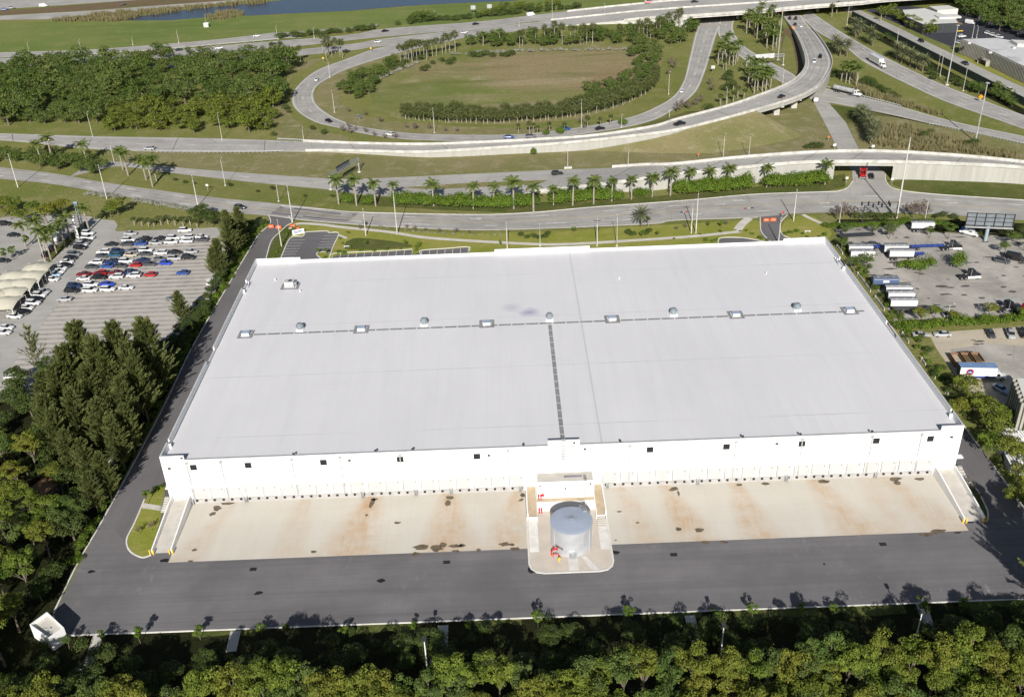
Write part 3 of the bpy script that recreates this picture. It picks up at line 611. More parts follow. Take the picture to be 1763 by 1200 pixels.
# the earth bank that climbs to the flyover's edge left of the span
def bankwedge(E, i0, i1, full, sgn, mat='bank', k=3.6):
    mb = MB()
    for i in range(i0, i1):
        q = []
        for j in (i, i+1):
            d = E[min(j+1, len(E)-1)]-E[max(j-1, 0)]; s = Vector((d.y, -d.x, 0)).normalized()*sgn; u = min(1, (j-i0)/max(1, full-i0)); h = max(.05, (E[j].z-.35)*u)
            q.append((E[j]+s*.45, E[j]+s*(.5+h*k), h))
        (a, b, ha), (c, d_, hc) = q
        mb.quad([(a.x, a.y, ha), (b.x, b.y, .03), (d_.x, d_.y, .03), (c.x, c.y, hc)])
    j = i1; d = (E[j]-E[j-1]); d.z = 0; d.normalize(); s = Vector((d.y, -d.x, 0))*sgn; h = max(.05, E[j].z-.35); T = E[j]+s*.45; ring = []
    for a in range(7):
        t = a/6*math.pi/2; r = .5+h*(k*math.cos(t)**2+.9*math.sin(t)**2); v = E[j]+s*(r*math.cos(t)+.45)+d*r*math.sin(t); ring.append((v.x, v.y, .03))
    for a in range(6): mb.quad([(T.x, T.y, h), ring[a], ring[a+1]])
    return struct(mb.build('embankment', mat))
bankwedge(FB, idx(FB, (1010, 243)), s0, idx(FB, (1185, 220)), 1); bankwedge(FA, idx(FA, (1010, 236)), idx(FA, (1230, 190)), idx(FA, (1150, 212)), -1, 'grass')
# south ramp with the underpass
t = thing('ramp_bridge', 'curved concrete ramp on a tall white wall with a bridge over the side road', 'bridge')
r_far = [(976, 292, .1), (1056, 289, 1.4), (1107, 285.5, 3.5), (1163, 284, 5.5), (1282, 272, 6.5), (1401, 264, 6.8), (1503, 262, 6.8), (1639.5, 269, 6.6), (1763, 281, 6.2), (1900, 300, 5.5)]
r_near = [(900, 333, .1), (930, 330, .8), (1056, 316, 3.6), (1120, 307, 5), (1180, 299.5, 5.5), (1299, 287.6, 6.5), (1401, 280, 6.8), (1547.6, 280, 6.8), (1640, 283, 6.6), (1763, 290, 6.2), (1900, 308, 5.5)]
mb, RA, RB = ribbon('deck', r_far, r_near, 'roadb', 90)
u0, u1 = idx(RB, (1442, 280)), idx(RB, (1541, 280)); v0, v1 = idx(RA, (1442, 263)), idx(RA, (1480, 262))
mbd = MB(); mbw = MB()
for i in range(89):
    mbd.quad([RA[i], RB[i], RB[i+1], RA[i+1]])
    for E, a0, a1 in ((RA, u0-3, u1+3), (RB, u0, u1)):
        sp = a0 <= i < a1
        mbw.quad([E[i], E[i+1]]+[(p.x, p.y, p.z-1.5 if sp else 0) for p in (E[i+1], E[i])])
    if u0-3 <= i < u1+3: mbw.quad([(p.x, p.y, p.z-1.5) for p in (RA[i], RA[i+1], RB[i+1], RB[i])])
mbw.quad([RA[u0-3], RB[u0], (RB[u0].x, RB[u0].y, 0), (RA[u0-3].x, RA[u0-3].y, 0)])
mbw.quad([RA[u1+3], RB[u1], (RB[u1].x, RB[u1].y, 0), (RA[u1+3].x, RA[u1+3].y, 0)])
mbd.build('deck', 'roadb', t); mbw.build('retaining_wall', 'wallc', t)
barrier(t, 'barrier', RB, 2, 89, 1.0, .45, out=-1, drop=.25); barrier(t, 'barrier', RA, 8, 89, 1.0, .45, out=1, drop=.25)
mb = MB(); line_on(mb, RA, RB, .1, .25, .03); line_on(mb, RA, RB, .9, .25, .03); struct(mb.build('lane_marking', 'paint'))
deckwear(RA, RB, (.25, .4, .62, .77), 8)
# highway overpass across the top
t = thing('overpass', 'wide highway overpass on round piers crossing the top of the picture', 'bridge')
o_far = [(900, 30, .1), (1040, 14, 1.5), (1111, 7, 4), (1165, 2, 6.5), (1300, -6, 7), (1450, -14, 7), (1600, -22, 6.5), (1763, -30, 6)]
o_near = [(960, 46, .1), (1056, 37.5, 1.6), (1125, 31, 4.2), (1168, 29, 6.5), (1200, 27, 7), (1300, 20, 7), (1400, 11, 7), (1480, 5, 7), (1540, -1, 7), (1763, -14, 6)]
mb, OA, OB = ribbon('deck', o_far, o_near, 'roadb', 90)
w0, w1 = idx(OB, (1185, 28)), 88
mbd = MB(); mbw = MB()
for i in range(89):
    mbd.quad([OA[i], OB[i], OB[i+1], OA[i+1]])
    sp = w0 <= i < w1
    for E in (OA, OB): mbw.quad([E[i], E[i+1]]+[(p.x, p.y, p.z-1.6 if sp else 0) for p in (E[i+1], E[i])])
    if sp: mbw.quad([(p.x, p.y, p.z-1.6) for p in (OA[i], OA[i+1], OB[i+1], OB[i])])
for i in (w0, w1): mbw.quad([OA[i], OB[i], (OB[i].x, OB[i].y, 0), (OA[i].x, OA[i].y, 0)])
mbd.build('deck', 'roadb', t); mbw.build('girder', 'whiteb', t)
barrier(t, 'barrier', OB, 12, 89, 1.0, .5, out=-1, drop=.6); barrier(t, 'barrier', OA, 8, 89, 1.0, .5, out=1, drop=.6)
MID = [a.lerp(b, .5) for a, b in zip(OA, OB)]; barrier(t, 'median_barrier', MID, 2, 89, .9, .6)
mb = MB()
for u in (.14, .27, .38, .62, .74, .86): line_on(mb, OA, OB, u, .25, .03, 12)
struct(mb.build('lane_marking', 'paint'))
for x, y in ((1195, 36), (1271, 33), (1336, 28), (1409, 20), (1467, 15)):
    g = W(x, y+2); m_ = MB()
    m_.lathe([(1.0, 0), (1.0, 5.3)], 10, 0, (g.x, g.y+2.5, 0)); m_.build('pier', 'whiteb', t)
    k = MB().box(g.x-1.2, g.x+1.2, g.y+1, g.y+30, 4.6, 5.35); k.build('cross_head', 'whiteb', t)
    for dy in (12, 24): MB().lathe([(1.0, 0), (1.0, 4.6)], 10, 0, (g.x, g.y+dy, 0)).build('pier', 'whiteb', t)
# guard rails along ground roads
def guardrail(px, label, n=30):
    P = resample([W(x, y) for x, y in cat_rom(px, 5)], n); mb = MB()
    for i in range(n-1):
        d = (P[i+1]-P[i]); s = Vector((-d.y, d.x, 0)).normalized()*.08
        a, b = P[i], P[i+1]
        mb.quad([a-s+Vector((0, 0, .5)), b-s+Vector((0, 0, .5)), b-s+Vector((0, 0, .85)), a-s+Vector((0, 0, .85))])
        mb.quad([a-s+Vector((0, 0, .85)), b-s+Vector((0, 0, .85)), b+s+Vector((0, 0, .85)), a+s+Vector((0, 0, .85))])
        mb.quad([a+s+Vector((0, 0, .5)), b+s+Vector((0, 0, .5)), b+s+Vector((0, 0, .85)), a+s+Vector((0, 0, .85))])
    root = tag(mb.build('guard_rail', 'steel'), label, 'guard rail'); root['group'] = 'guard rails beside the roads'
    for p in P: MB().box(p.x-.1, p.x+.1, p.y-.1, p.y+.1, 0, .6).build('post', 'steel', root)
guardrail([(270, 263), (340, 263.5), (440, 263.5), (490, 262)], 'grey guard rail on the near side of the ramp above the dry bank')
guardrail([(478, 241), (540, 244), (590, 246)], 'grey guard rail on the far side of the ramp beside the left wood')
guardrail([(1418, 150), (1480, 166), (1550, 184)], 'grey guard rail behind the tanker truck')
guardrail([(1600, 215), (1640, 222), (1763, 249)], 'grey guard rail at the right under the curving lower road')
guardrail([(50, 98.5), (145, 96), (290, 86), (390, 77), (480, 69)], 'thin guard rail between the two highway carriageways at the far left')
guardrail([(700, 342), (760, 343), (840, 341), (900, 336)], 'guard rail behind the royal palms where the frontage road ends')

# ------------------------------------------------------------------ the warehouse
X0, X1, Y0, Y1 = -76.8, 97.35, 173.48, 274.8
HP, LP_, RZ = 12.98, 11.85, 11.4
wh = thing('warehouse', 'huge white flat-roofed warehouse with loading docks filling the middle', 'warehouse', (0, 0, 0))
MB().box(X0+.05, X1-.05, Y0+.05, Y1-.05, 0, RZ).build('wall', 'white', wh)
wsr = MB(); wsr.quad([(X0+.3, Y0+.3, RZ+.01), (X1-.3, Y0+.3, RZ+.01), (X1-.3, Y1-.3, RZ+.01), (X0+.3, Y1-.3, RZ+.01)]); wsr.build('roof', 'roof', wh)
TH = .3
M['doorw'] = plain('dock_door_panel', (.50, .50, .495), .7, 0, .05, .3)
M['tankroof0'] = plain('hatch_cover_blue_grey', (.34, .40, .50), .5)
M['trimg'] = plain('pale_grey_flashing', (.42, .42, .42), .7)
def par(axis, fixed, segs, inward):
    """parapet pieces: axis x or y, list of (start, end, height)"""
    mb = MB()
    for a, b, h in segs:
        lo, hi = (fixed, fixed+TH*inward) if inward > 0 else (fixed+TH*inward, fixed)
        if axis == 'x': mb.box(a, b, lo, hi, 0 if True else RZ, h)
        else: mb.box(lo, hi, a, b, 0, h)
    return mb
# front (in three faces so the piers read), back, sides
front = par('x', Y0, [(X0, -71.6, HP), (-71.6, 7.2, LP_), (7.2, 14.1, HP+.2), (14.1, 92.5, LP_), (92.5, X1, HP)], 1)
front.build('parapet', 'white', wh)
par('x', Y1, [(X0+TH, -63.2, HP), (-63.2, -3.8, 12.2), (-3.8, 25.2, HP+.1), (25.2, 84.5, 12.2), (84.5, X1-TH, HP)], -1).build('parapet', 'white', wh)
ys = [(Y0+TH, 178.8, HP), (178.8, 180.0, 12.0), (180.0, 213.6, HP), (213.6, 221, 12.0), (221, 254.9, HP), (254.9, 260.1, 12.0), (260.1, Y1, HP)]
par('y', X0, ys, 1).build('parapet', 'white', wh); par('y', X1, ys, -1).build('parapet', 'white', wh)
mb = MB()          # short return walls at the notches
for xx, s in ((X0, 1), (X1, -1)):
    for y, y2 in ((178.8, 179.1), (254.6, 254.9), (260.1, 260.4)):
        a, b = sorted((xx+s*TH, xx+s*.9)); mb.box(a, b, y, y2, RZ, HP-.5)
mb.build('parapet_return', 'white', wh)
mb = MB()          # coping caps
for a, b, h in ((X0, -71.6, HP), (7.2, 14.1, HP+.2), (92.5, X1, HP)): mb.box(a, b, Y0-.03, Y0+TH+.04, h, h+.06)
for a, b in ((-71.6, 7.2), (14.1, 92.5)): mb.box(a, b, Y0-.03, Y0+TH+.04, LP_, LP_+.05)
for y0_, y1_, h in ys:
    mb.box(X0-.03, X0+TH+.03, y0_, y1_, h, h+.05); mb.box(X1-TH-.03, X1+.03, y0_, y1_, h, h+.05)
mb.build('coping', 'trim', wh)
# wall panel joints, upper and lower
mb = MB()
for x in [X0+5.2+k*8.02 for k in range(21)]:
    mb.box(x-.035, x+.035, Y0-.02, Y0+.01, 5.4, 11.8)
mb.build('panel_joint', 'joint', wh)
# canopy over the docks
for a, b in ((-71.6, 1.6), (19.4, 92.4)):
    MB().box(a, b, Y0-1.15, Y0-.002, 5.05, 5.32).build('dock_canopy', 'white', wh)
MB().box(X0, -71.7, Y0-1.15, Y0-.002, 5.0, 5.3).build('door_canopy', 'white', wh); MB().box(92.5, X1+.8, Y0-1.15, Y0-.002, 5.0, 5.3).build('door_canopy', 'white', wh)
m_ = MB()
for a, b in ((X0+.1, 7.1), (14.2, X1-.1)): m_.box(a, b, Y0-.035, Y0-.003, 5.34, 5.52)
m_.build('canopy_flashing', 'trimg', wh)
# downpipes on the front
for x in (-71.3, -63.9, -48.5, -25, -1.5, 25, 48, 62.5, 77.7, 88.4, -38):
    mb = MB(); mb.box(x-.11, x+.11, Y0-.2, Y0-.01, 1.4, 11.2); mb.box(x-.3, x+.3, Y0-.36, Y0-.01, 10.9, 11.35); mb.build('downpipe', 'trim' if False else 'steel', wh)
# dark louvred windows
for x in (-70, -58.1, -41.7, -25, -8.3, 29.4, 46.06, 62.5, 78.7, 90.5):
    mb = MB().box(x-.72, x+.72, Y0-.05, Y0+.01, 9.15, 10.6, 0); wn = mb.build('window', 'black', wh)
    mb = MB()
    for (a, b, c, d) in ((x-.8, x+.8, 9.06, 9.15), (x-.8, x+.8, 10.6, 10.69), (x-.8, x-.72, 9.15, 10.6), (x+.72, x+.8, 9.15, 10.6)): mb.box(a, b, Y0-.09, Y0+.01, c, d)
    mb.build('window_frame', 'white', wn)
# dock doors
doors = [-69.85+3.89*k for k in range(19)]+[20.9+3.856*k for k in range(19)]
for x in doors:
    mb = MB().box(x-1.4, x+1.4, Y0-.06, Y0-.01, 1.25, 4.5)
    for k in range(1, 5): mb.box(x-1.4, x+1.4, Y0-.075, Y0-.055, 1.25+k*.65, 1.27+k*.65, 1)
    dr = mb.build('dock_door', ['doorw', 'joint'], wh)
    mb = MB()
    for s in (-1, 1): mb.box(x+s*1.55-.1, x+s*1.55+.1, Y0-.14, Y0-.005, 1.2, 4.6)
    mb.box(x-1.45, x+1.45, Y0-.12, Y0-.005, 4.5, 4.62); mb.build('door_frame', 'trim', dr)
    MB().box(x-1.8, x-1.64, Y0-.1, Y0-.005, 1.25, 4.95).build('door_track', 'joint', dr)
    mb = MB()
    for s in (-1, 1): mb.box(x+s*1.0-.24, x+s*1.0+.24, Y0-.42, Y0-.16, .72, 1.12)
    mb.build('dock_bumper', 'black', dr)
    MB().box(x+.9, x+1.05, Y0-.16, Y0-.06, 3.6, 3.75).build('dock_light', 'dark', dr)
mb = MB(); mb.box(-72, 1.8, Y0-.16, Y0-.005, 0, 1.2); mb.box(19.2, 92.6, Y0-.16, Y0-.005, 0, 1.2); mb.build('dock_plinth', 'plinth', wh)
for x in (-71.9, -34.1, -14.5, .9, 20.2, 40.3, 60, 79.8, -60, -22.3):
    m_ = MB()
    for s in (-.3, .3): m_.box(x+s-.04, x+s+.04, Y0-.75, Y0-.67, 0, 1.9)
    for k in range(4): m_.box(x-.3, x+.3, Y0-.75, Y0-.25, .25+.3*k, .29+.3*k)
    m_.build('dock_ladder', 'steel', wh)
for x, z in ((-75.2, 9.9), (95, 10.2), (-36, 10.2), (15.2, 10.8), (57, 10.2), (-5.7, 10.1)):
    m_ = MB(); m_.box(x-.28, x+.28, Y0-.6, Y0-.02, z, z+.22, top=(.05, .1)); m_.box(x-.08, x+.08, Y0-.3, Y0-.02, z-.25, z); m_.build('wall_light', 'dark', wh)
for x in (-47.7, -22, 2, 23, 49.5, 77.5, -71.9, -30, 62, 13):
    m_ = MB(); m_.tube((x, Y0+.15, LP_), (x, Y0+.15, LP_+.7), .06, n=6); m_.box(x-.35, x+.1, Y0-.4, Y0+.1, LP_+.6, LP_+.8); m_.build('roof_light', 'dark', wh)
mb = MB()
random.seed(8)
for k in range(46):                     # debris and dirt patches along the front roof edge
    x = random.uniform(-70, 91); mb.quad([(x+random.uniform(.2, 2.2)*math.cos(a), Y0+.75+random.uniform(.05, .32)*math.sin(a), RZ+.02) for a in [i*6.283/8 for i in range(8)]])
mb.build('roof_dirt', 'oil', wh)
# roof: walkway pads
mb = MB(); x = -71.8
while x < 92: mb.box(x, x+3.3, 229.2, 230.0, RZ+.02, RZ+.05); x += 3.62
y = 228.6
while y > 175.5: mb.box(10.1, 11.05, y-2.9, y, RZ+.02, RZ+.05); y -= 3.15
mb.build('walkway_pads', 'pad', wh)
def pad_ring(mb, x, y, a, b, wd=.75):
    mb.box(x-a, x+a, y-b, y-b+wd, RZ+.055, RZ+.08); mb.box(x-a, x+a, y+b-wd, y+b, RZ+.055, RZ+.08); mb.box(x-a, x-a+wd, y-b+wd, y+b-wd, RZ+.055, RZ+.08); mb.box(x+a-wd, x+a, y-b+wd, y+b-wd, RZ+.055, RZ+.08)
# roof equipment stands on the roof: things of their own
pl = ['leftmost', 'second from the left', 'middle', 'second from the right', 'rightmost']
for i, (px, py) in enumerate(((423, 573), (622, 564.5), (838, 555), (1054, 547), (1267, 539.5), (1463, 532.5))):
    p = W(px, py, RZ+.5)
    t = thing('roof_hatch', 'low white roof hatch inside a square of grey pads, %s of six on the roof walkway' % (['leftmost', 'second', 'third', 'fourth', 'fifth', 'rightmost'][i]), 'roof hatch', (p.x, p.y, RZ), 0, 'roof hatches along the walkway')
    m_ = MB(); m_.box(-.95, .95, -.9, .9, .01, .7); m_.build('curb', 'white', t)
    m_ = MB(); m_.box(-1.02, 1.02, -.95, 1.0, .71, .85, 0, (.15, .15)); m_.build('cover', 'tankroof0', t)
    m_ = MB(); x_, y_ = 0, .2
    a, b = 2.0, 2.2; m_.box(-a, a, -b, -b+.75, .055, .08); m_.box(-a, a, b-.7, b, .055, .08); m_.box(-a, -a+.75, -b+.75, b-.7, .055, .08); m_.box(a-.75, a, -b+.75, b-.7, .055, .08); m_.build('pads', 'pad', t)
for i, (px, py) in enumerate(((516, 565), (730, 556), (946, 547.5), (1160, 539), (1373, 530.5))):
    p = W(px, py, RZ+.8)
    t = thing('roof_fan', 'round grey exhaust fan on a white curb, %s of five on the roof' % ['leftmost', 'second', 'third', 'fourth', 'rightmost'][i], 'roof fan', (p.x, p.y+.4, RZ), 0, 'exhaust fans on the roof')
    MB().box(-.95, .95, -.95, .95, .01, .5).build('curb', 'white', t)
    MB().lathe([(.7, .5), (.72, .95), (1.0, 1.0), (1.02, 1.5), (.9, 1.62), (.72, 1.64), (.7, 2.0), (.6, 2.05)], 20).build('housing', 'fan', t, smooth=False)
p = W(500, 493, RZ)
t = thing('air_unit', 'boxy air conditioning unit on grey pads near the upper left roof corner', 'air conditioner', (p.x, p.y, RZ))
MB().box(-1.5, 1.2, -1.0, 1.3, .3, 1.7).build('casing', 'trim', t); MB().box(-1.6, 1.3, -1.1, 1.4, .02, .3).build('base_rail', 'steel', t)
MB().lathe([(.55, 1.7), (.55, 1.85), (.1, 1.86)], 14, 0, (.1, .2, 0)).build('fan_grille', 'dark', t); MB().box(1.2, 1.9, -.3, .7, .5, 1.4).build('duct_hood', 'metal', t)
m_ = MB(); a, b = 2.6, 2.2; m_.box(-a, a, -b, -b+.75, .055, .08); m_.box(-a, a, b-.7, b, .055, .08); m_.box(-a, -a+.75, -b+.75, b-.7, .055, .08); m_.box(a-.75, a, -b+.75, b-.7, .055, .08); m_.build('pads', 'pad', t)
for i, (x, y, l) in enumerate(((-75.7, 258.3, 'small blue-grey ducting box by the parapet notch at the upper left roof corner'), (96.2, 258.3, 'small blue-grey ducting box by the parapet notch at the upper right roof corner'))):
    t = thing('roof_ladder', 'grey metal ladder stand by the parapet notch near the %s corner of the roof' % ('upper left' if x < 0 else 'upper right'), 'ladder', (x, y, RZ), 0, 'ladder stands on the roof')
    for s in (-.4, .4): MB().box(-.05, .05, s-.05, s+.05, .02, 2.3).build('rail', 'metal', t)
    for k in range(5): MB().box(-.04, .04, -.35, .35, .3+.4*k, .35+.4*k).build('rung', 'metal', t)
    MB().box(-.35 if x < 0 else .05, -.05 if x < 0 else .35, -.35, .35, .9, 1.3).build('cabinet', 'blue', t)
for i, (px, py, l) in enumerate(((474, 483.5, 'beyond the air unit'), (517, 503, 'right of the air unit'), (1319, 472, 'on the right half of the roof'), (1066, 481, 'right of the long roof seam'), (1438, 447, 'by the right parapet'))):
    p = W(px, py, RZ); o = MB().lathe([(.12, 0), (.12, .6), (.2, .62), (.2, .75)], 8).build('vent_pipe', 'white', None, p); tag(o, 'small white vent pipe standing '+l, 'vent pipe', 'vent pipes on the roof')
# apron, ramps
wsheet('loading_apron', [(-72.1, 154.3), (1.9, 154.3), (1.9, 173.4), (-72.1, 173.4)], .07, 'apron')
wsheet('loading_apron', [(18.9, 154.5), (92.8, 154.5), (92.8, 173.4), (18.9, 173.4)], .07, 'apron')
mb = MB()
def blob(mb, px, py, sx, sy, rot=0, z=.085, n=14, seed=0):
    p = W(px, py); rnd = random.Random(px*7+py); rr = [rnd.uniform(.65, 1.1) for _ in range(n)]
    pts = []
    for k in range(n):
        a = 6.283*k/n; x = sx*rr[k]*math.cos(a); y = sy*rr[k]*math.sin(a)
        pts.append((p.x+x*math.cos(rot)-y*math.sin(rot), p.y+x*math.sin(rot)+y*math.cos(rot), z))
    mb.quad(pts)
for b_ in ((641, 866, .55, 2.0, -.15), (644, 860, .9, .5, 0), (631, 887, .4, .4, 0), (684, 900, .8, .45, 0), (771, 866, .8, 1.2, 0), (775, 857, 1, .7, 0), (725, 942, 1.7, .9, 0), (752, 944, 1.4, 1.1, 0), (763, 938, .9, .8, 0),
           (783, 940, 1.5, .6, 0), (796, 939, .8, .6, 0), (785, 949, .8, .5, 0), (824, 947, .6, .5, 0), (715, 954, .9, .7, 0), (868, 937, 1.3, .7, 0), (882, 938, .6, .5, 0), (886, 945, 1.2, .6, 0),
           (366, 885, 1.0, .7, .8), (374, 875, 1.0, 1.1, .5), (391, 867, 1.6, .5, .1), (335, 947, .7, .45, 0), (328, 966, .7, .3, 0), (1066, 881, .7, .3, 0), (1098, 900, .5, .3, 0), (1168, 911, .7, .7, 0), (1160, 842, 1.2, .7, .2), (1168, 850, .3, 1.0, 0), (1204, 913, 1, .8, 0), (1273, 835, .8, .5, 0), (1318, 833, 1.1, .6, 0),
           (1215, 934, 1, .6, 0), (1244, 933, .6, .5, 0), (1418, 829, 1.4, .7, 0), (1541, 825, 1.8, .8, .2), (1545, 832, 1, .8, 0), (1583, 825, 1.2, .6, 0), (1614, 915, 2.4, .7, .15), (1596, 921, 1.6, .5, 0), (900, 853, .6, .9, 0), (897, 861, .9, .4, .6), (540, 950, .7, .5, 0), (1060, 930, .3, .2, 0)):
    blob(mb, *b_)
M['stain'] = plain('wet_brown_stain', (.13, .10, .065), .5, 0, .35, 1)
struct(mb.build('puddle_stain', 'stain'))
mb = MB()
for b_ in ((656, 1000, 1.1, .6, 0), (445, 1021, .9, .6, 0), (283, 965, 1.3, .6, 0), (157, 984, .8, .5, 0), (1060, 951, .9, .6, 0), (916, 982, 1.2, 1.0, 0), (281, 950, .8, .3, 0), (1670, 899, 1.0, .4, 0), (1250, 934, .4, .2, 0), (1419, 971, .3, .3, 0), (1649, 917, .8, .25, 0)):
    blob(mb, *b_, z=.075)
M['wet'] = plain('wet_asphalt', (.022, .022, .024), .35, 0, .2, 1)
struct(mb.build('wet_patch', 'wet'))
for i, (px, py) in enumerate(((769, 968), (436, 980), (1160, 955), (1520, 937))):
    p = W(px, py); o = MB().box(-.7, .7, -.45, .45, 0, .1).build('drain_grate', 'black', None, (p.x, p.y, 0)); tag(o, 'square dark drain grate in the asphalt yard, %s from the left' % ORD[i], 'drain grate', 'drain grates in the yard')
def dock_ramp(x0, x1, label):
    t = thing('dock_ramp', label, 'ramp', (0, 0, 0)); mb = MB(); ya, yb = 157.3, 173.3
    n = 1
    mb.quad([(x0, ya, .08), (x1, ya, .08), (x1, yb-2.5, 1.3), (x0, yb-2.5, 1.3)]); mb.quad([(x0, yb-2.5, 1.3), (x1, yb-2.5, 1.3), (x1, yb, 1.3), (x0, yb, 1.3)]); mb.build('ramp_slab', 'conc', t)
    for xa, xb in ((x0-.28, x0), (x1, x1+.28)):
        m_ = MB(); b = 0
        P = [(ya, 0), (yb, 0), (yb, 2.45), (yb-2.5, 2.4), (ya, 1.05)]
        v = [(xa, y, z) for y, z in P]+[(xb, y, z) for y, z in P]; m_.v = v
        m_.f = [(4, 3, 2, 1, 0), (5, 6, 7, 8, 9)]+[(i, (i+1) % 5, 5+(i+1) % 5, 5+i) for i in range(5)]; m_.m = [0]*7; m_.t = [.5]*7
        m_.build('side_wall', 'white', t)
        for s in (-.25, .45): MB().lathe([(.16, 0), (.16, 1.25), (.08, 1.32)], 8, 0, ((xa+xb)/2+s-.1, ya-.35, 0)).build('bollard', 'yellow', t)
    m_ = MB(); m_.box(x0+.6, x1-.6, ya+1.2, ya+1.9, 0, .0) if False else None
    MB().box(x0+.5, x1-.5, Y0-.09, Y0-.02, 1.3, 4.6).build('ramp_door', 'white', t)
dock_ramp(-76.1, -72.35, 'concrete drive-up ramp with white side walls at the left end of the docks')
dock_ramp(93.1, 97.1, 'concrete drive-up ramp with white side walls at the right end of the docks')
def stair(x0, x1, y0, y1, label):
    t = thing('stair', label, 'stairs'); n = 7
    m_ = MB()
    for k in range(n): m_.box(x0, x1, y0+(y1-y0)*k/n, y0+(y1-y0)*(k+1)/n, 0, 1.3*(k+1)/n-.02*k*0)
    m_.build('steps', 'conc', t)
    for x in (x0, x1):
        r = MB(); 
        for k in range(5): yy = y0+(y1-y0)*k/4; zz = 1.3*k/4; r.tube((x, yy, zz), (x, yy, zz+1.1), .04, n=5)
        r.tube((x, y0, 1.1), (x, y1, 2.4), .04, n=5); r.tube((x, y0, .6), (x, y1, 1.9), .03, n=5); r.build('handrail', 'metal', t)
stair(-78.4, -76.9, 170.6, 174.6, 'steel railed stair at the left front corner of the warehouse'); stair(97.9, 99.4, 168.8, 174.6, 'steel railed stair at the right front corner of the warehouse')
# side islands
L_is = [(249, 860), (232, 900), (219, 926), (219, 940), (224, 949), (232, 955), (246, 960), (260, 956)]
kerb(L_is); sheet('grass_island', L_is+[(264, 945), (284, 862), (284, 838), (270, 836)], .09, 'lawn'); wsheet('island_path', [(W(243, 875).x, W(243, 875).y), (W(246, 866).x, W(246, 866).y), (-76.4, 172.2), (-76.4, 170.6)], .12, 'walk')
R_is = [(1652, 815), (1662, 822), (1683, 845), (1692, 862), (1700, 880), (1700, 896), (1690, 897)]
kerb(R_is); sheet('grass_island', R_is+[(1650, 812)], .09, 'swale')
# centre island, pump house, tank
isl = [(2.0, 164), (2.0, 149.6), (2.4, 148.2), (3.4, 147.2), (5, 146.8), (16, 146.8), (17.6, 147.2), (18.6, 148.2), (19.0, 149.6), (19.0, 164), (19.0, 173.3), (2.0, 173.3)]
mb = MB().prism(isl, 0, .16); struct(mb.build('concrete_island', 'tan' if False else 'conc')); kerb(None, world=isl[:10], ht=.2)
M['tanc'] = plain('island_slab_concrete', (.56, .50, .43), .85, 0, .06, .3)
wsheet('island_slab', [(4.4, 165.9), (4.4, 152), (4.4, 149), (5, 147.3), (16, 147.3), (17.2, 149), (16.8, 165.9)], .165, 'tanc')
wsheet('island_slab', [(2.3, 153.0), (2.3, 149.6), (2.9, 148.1), (4.4, 147.3), (4.4, 153.0)], .166, 'tanc'); wsheet('island_slab', [(18.7, 153.0), (18.7, 149.6), (18.1, 148.1), (16.6, 147.3), (16.8, 153.0)], .166, 'tanc')
wsheet('pipe_trench_cover', [(9.9, 150.9), (9.9, 147.2), (11.9, 147.2), (11.9, 150.9)], .175, 'kerb'); wsheet('pipe_trench_cover', [(12.6, 151.2), (13.6, 151.2), (15.9, 147.2), (14.4, 147.2)], .176, 'kerb')
ph = thing('pump_house', 'white flat-roofed pump house with a raised platform behind the water tank', 'pump house')
MB().box(4.35, 16.7, 167.2, Y0-.01, 0, 6.7).build('wall', 'white', ph)
m_ = MB(); m_.quad([(4.6, 167.45, 6.72), (16.45, 167.45, 6.72), (16.45, 170.7, 6.72), (4.6, 170.7, 6.72)]); m_.build('roof', 'conc', ph)
m_ = MB(); m_.box(4.35, 16.7, 167.17, 167.43, 6.7, 6.95); m_.box(4.33, 4.6, 167.43, 170.7, 6.7, 6.95); m_.box(16.45, 16.72, 167.43, 170.7, 6.7, 6.95); m_.box(4.35, 16.7, 170.7, Y0-.02, 6.7, 7.05); m_.build('parapet', 'white', ph)
m_ = MB(); m_.box(10.3, 14.2, 168.8, 169.6, 6.73, 6.77); m_.box(14.5, 15.1, 167.5, 169.6, 6.73, 6.77); m_.build('walkway_pads', 'pad', ph)
MB().box(4.35, 16.7, 165.95, 167.19, 0, 2.6).build('platform', 'white', ph)
m_ = MB(); m_.quad([(4.4, 165.98, 2.61), (16.65, 165.98, 2.61), (16.65, 167.15, 2.61), (4.4, 167.15, 2.61)]); m_.build('platform_slab', 'tan', ph)
for x in (6.9, 12.7): MB().box(x-.9, x+.9, 167.12, 167.19, 2.65, 4.9).build('door', 'white', ph)
for x, z in ((5.1, 5.9), (15.9, 6.0), (10.5, 5.0)):
    MB().box(x-.15, x+.15, 166.95, 167.19, z, z+.3).build('wall_light', 'dark', ph)
m_ = MB()
for s in (-.28, .28): m_.box(14.8+s-.04, 14.8+s+.04, 166.9, 166.98, 2.62, 7.7)
for k in range(15): m_.box(14.52, 15.08, 166.9, 166.97, 2.9+k*.33, 2.95+k*.33)
m_.build('ladder', 'steel', ph)
m_ = MB()
for s in (-.28, .28): m_.box(10.5+s-.04, 10.5+s+.04, Y0-.45, Y0-.37, 7.1, 14.1)
for k in range(21): m_.box(10.22, 10.78, Y0-.45, Y0-.38, 7.3+k*.33, 7.35+k*.33)
for k in range(8): m_.box(10.0, 11.0, Y0-.75, Y0-.7, 8.6+k*.7, 8.66+k*.7)
m_.build('roof_ladder', 'steel', wh)
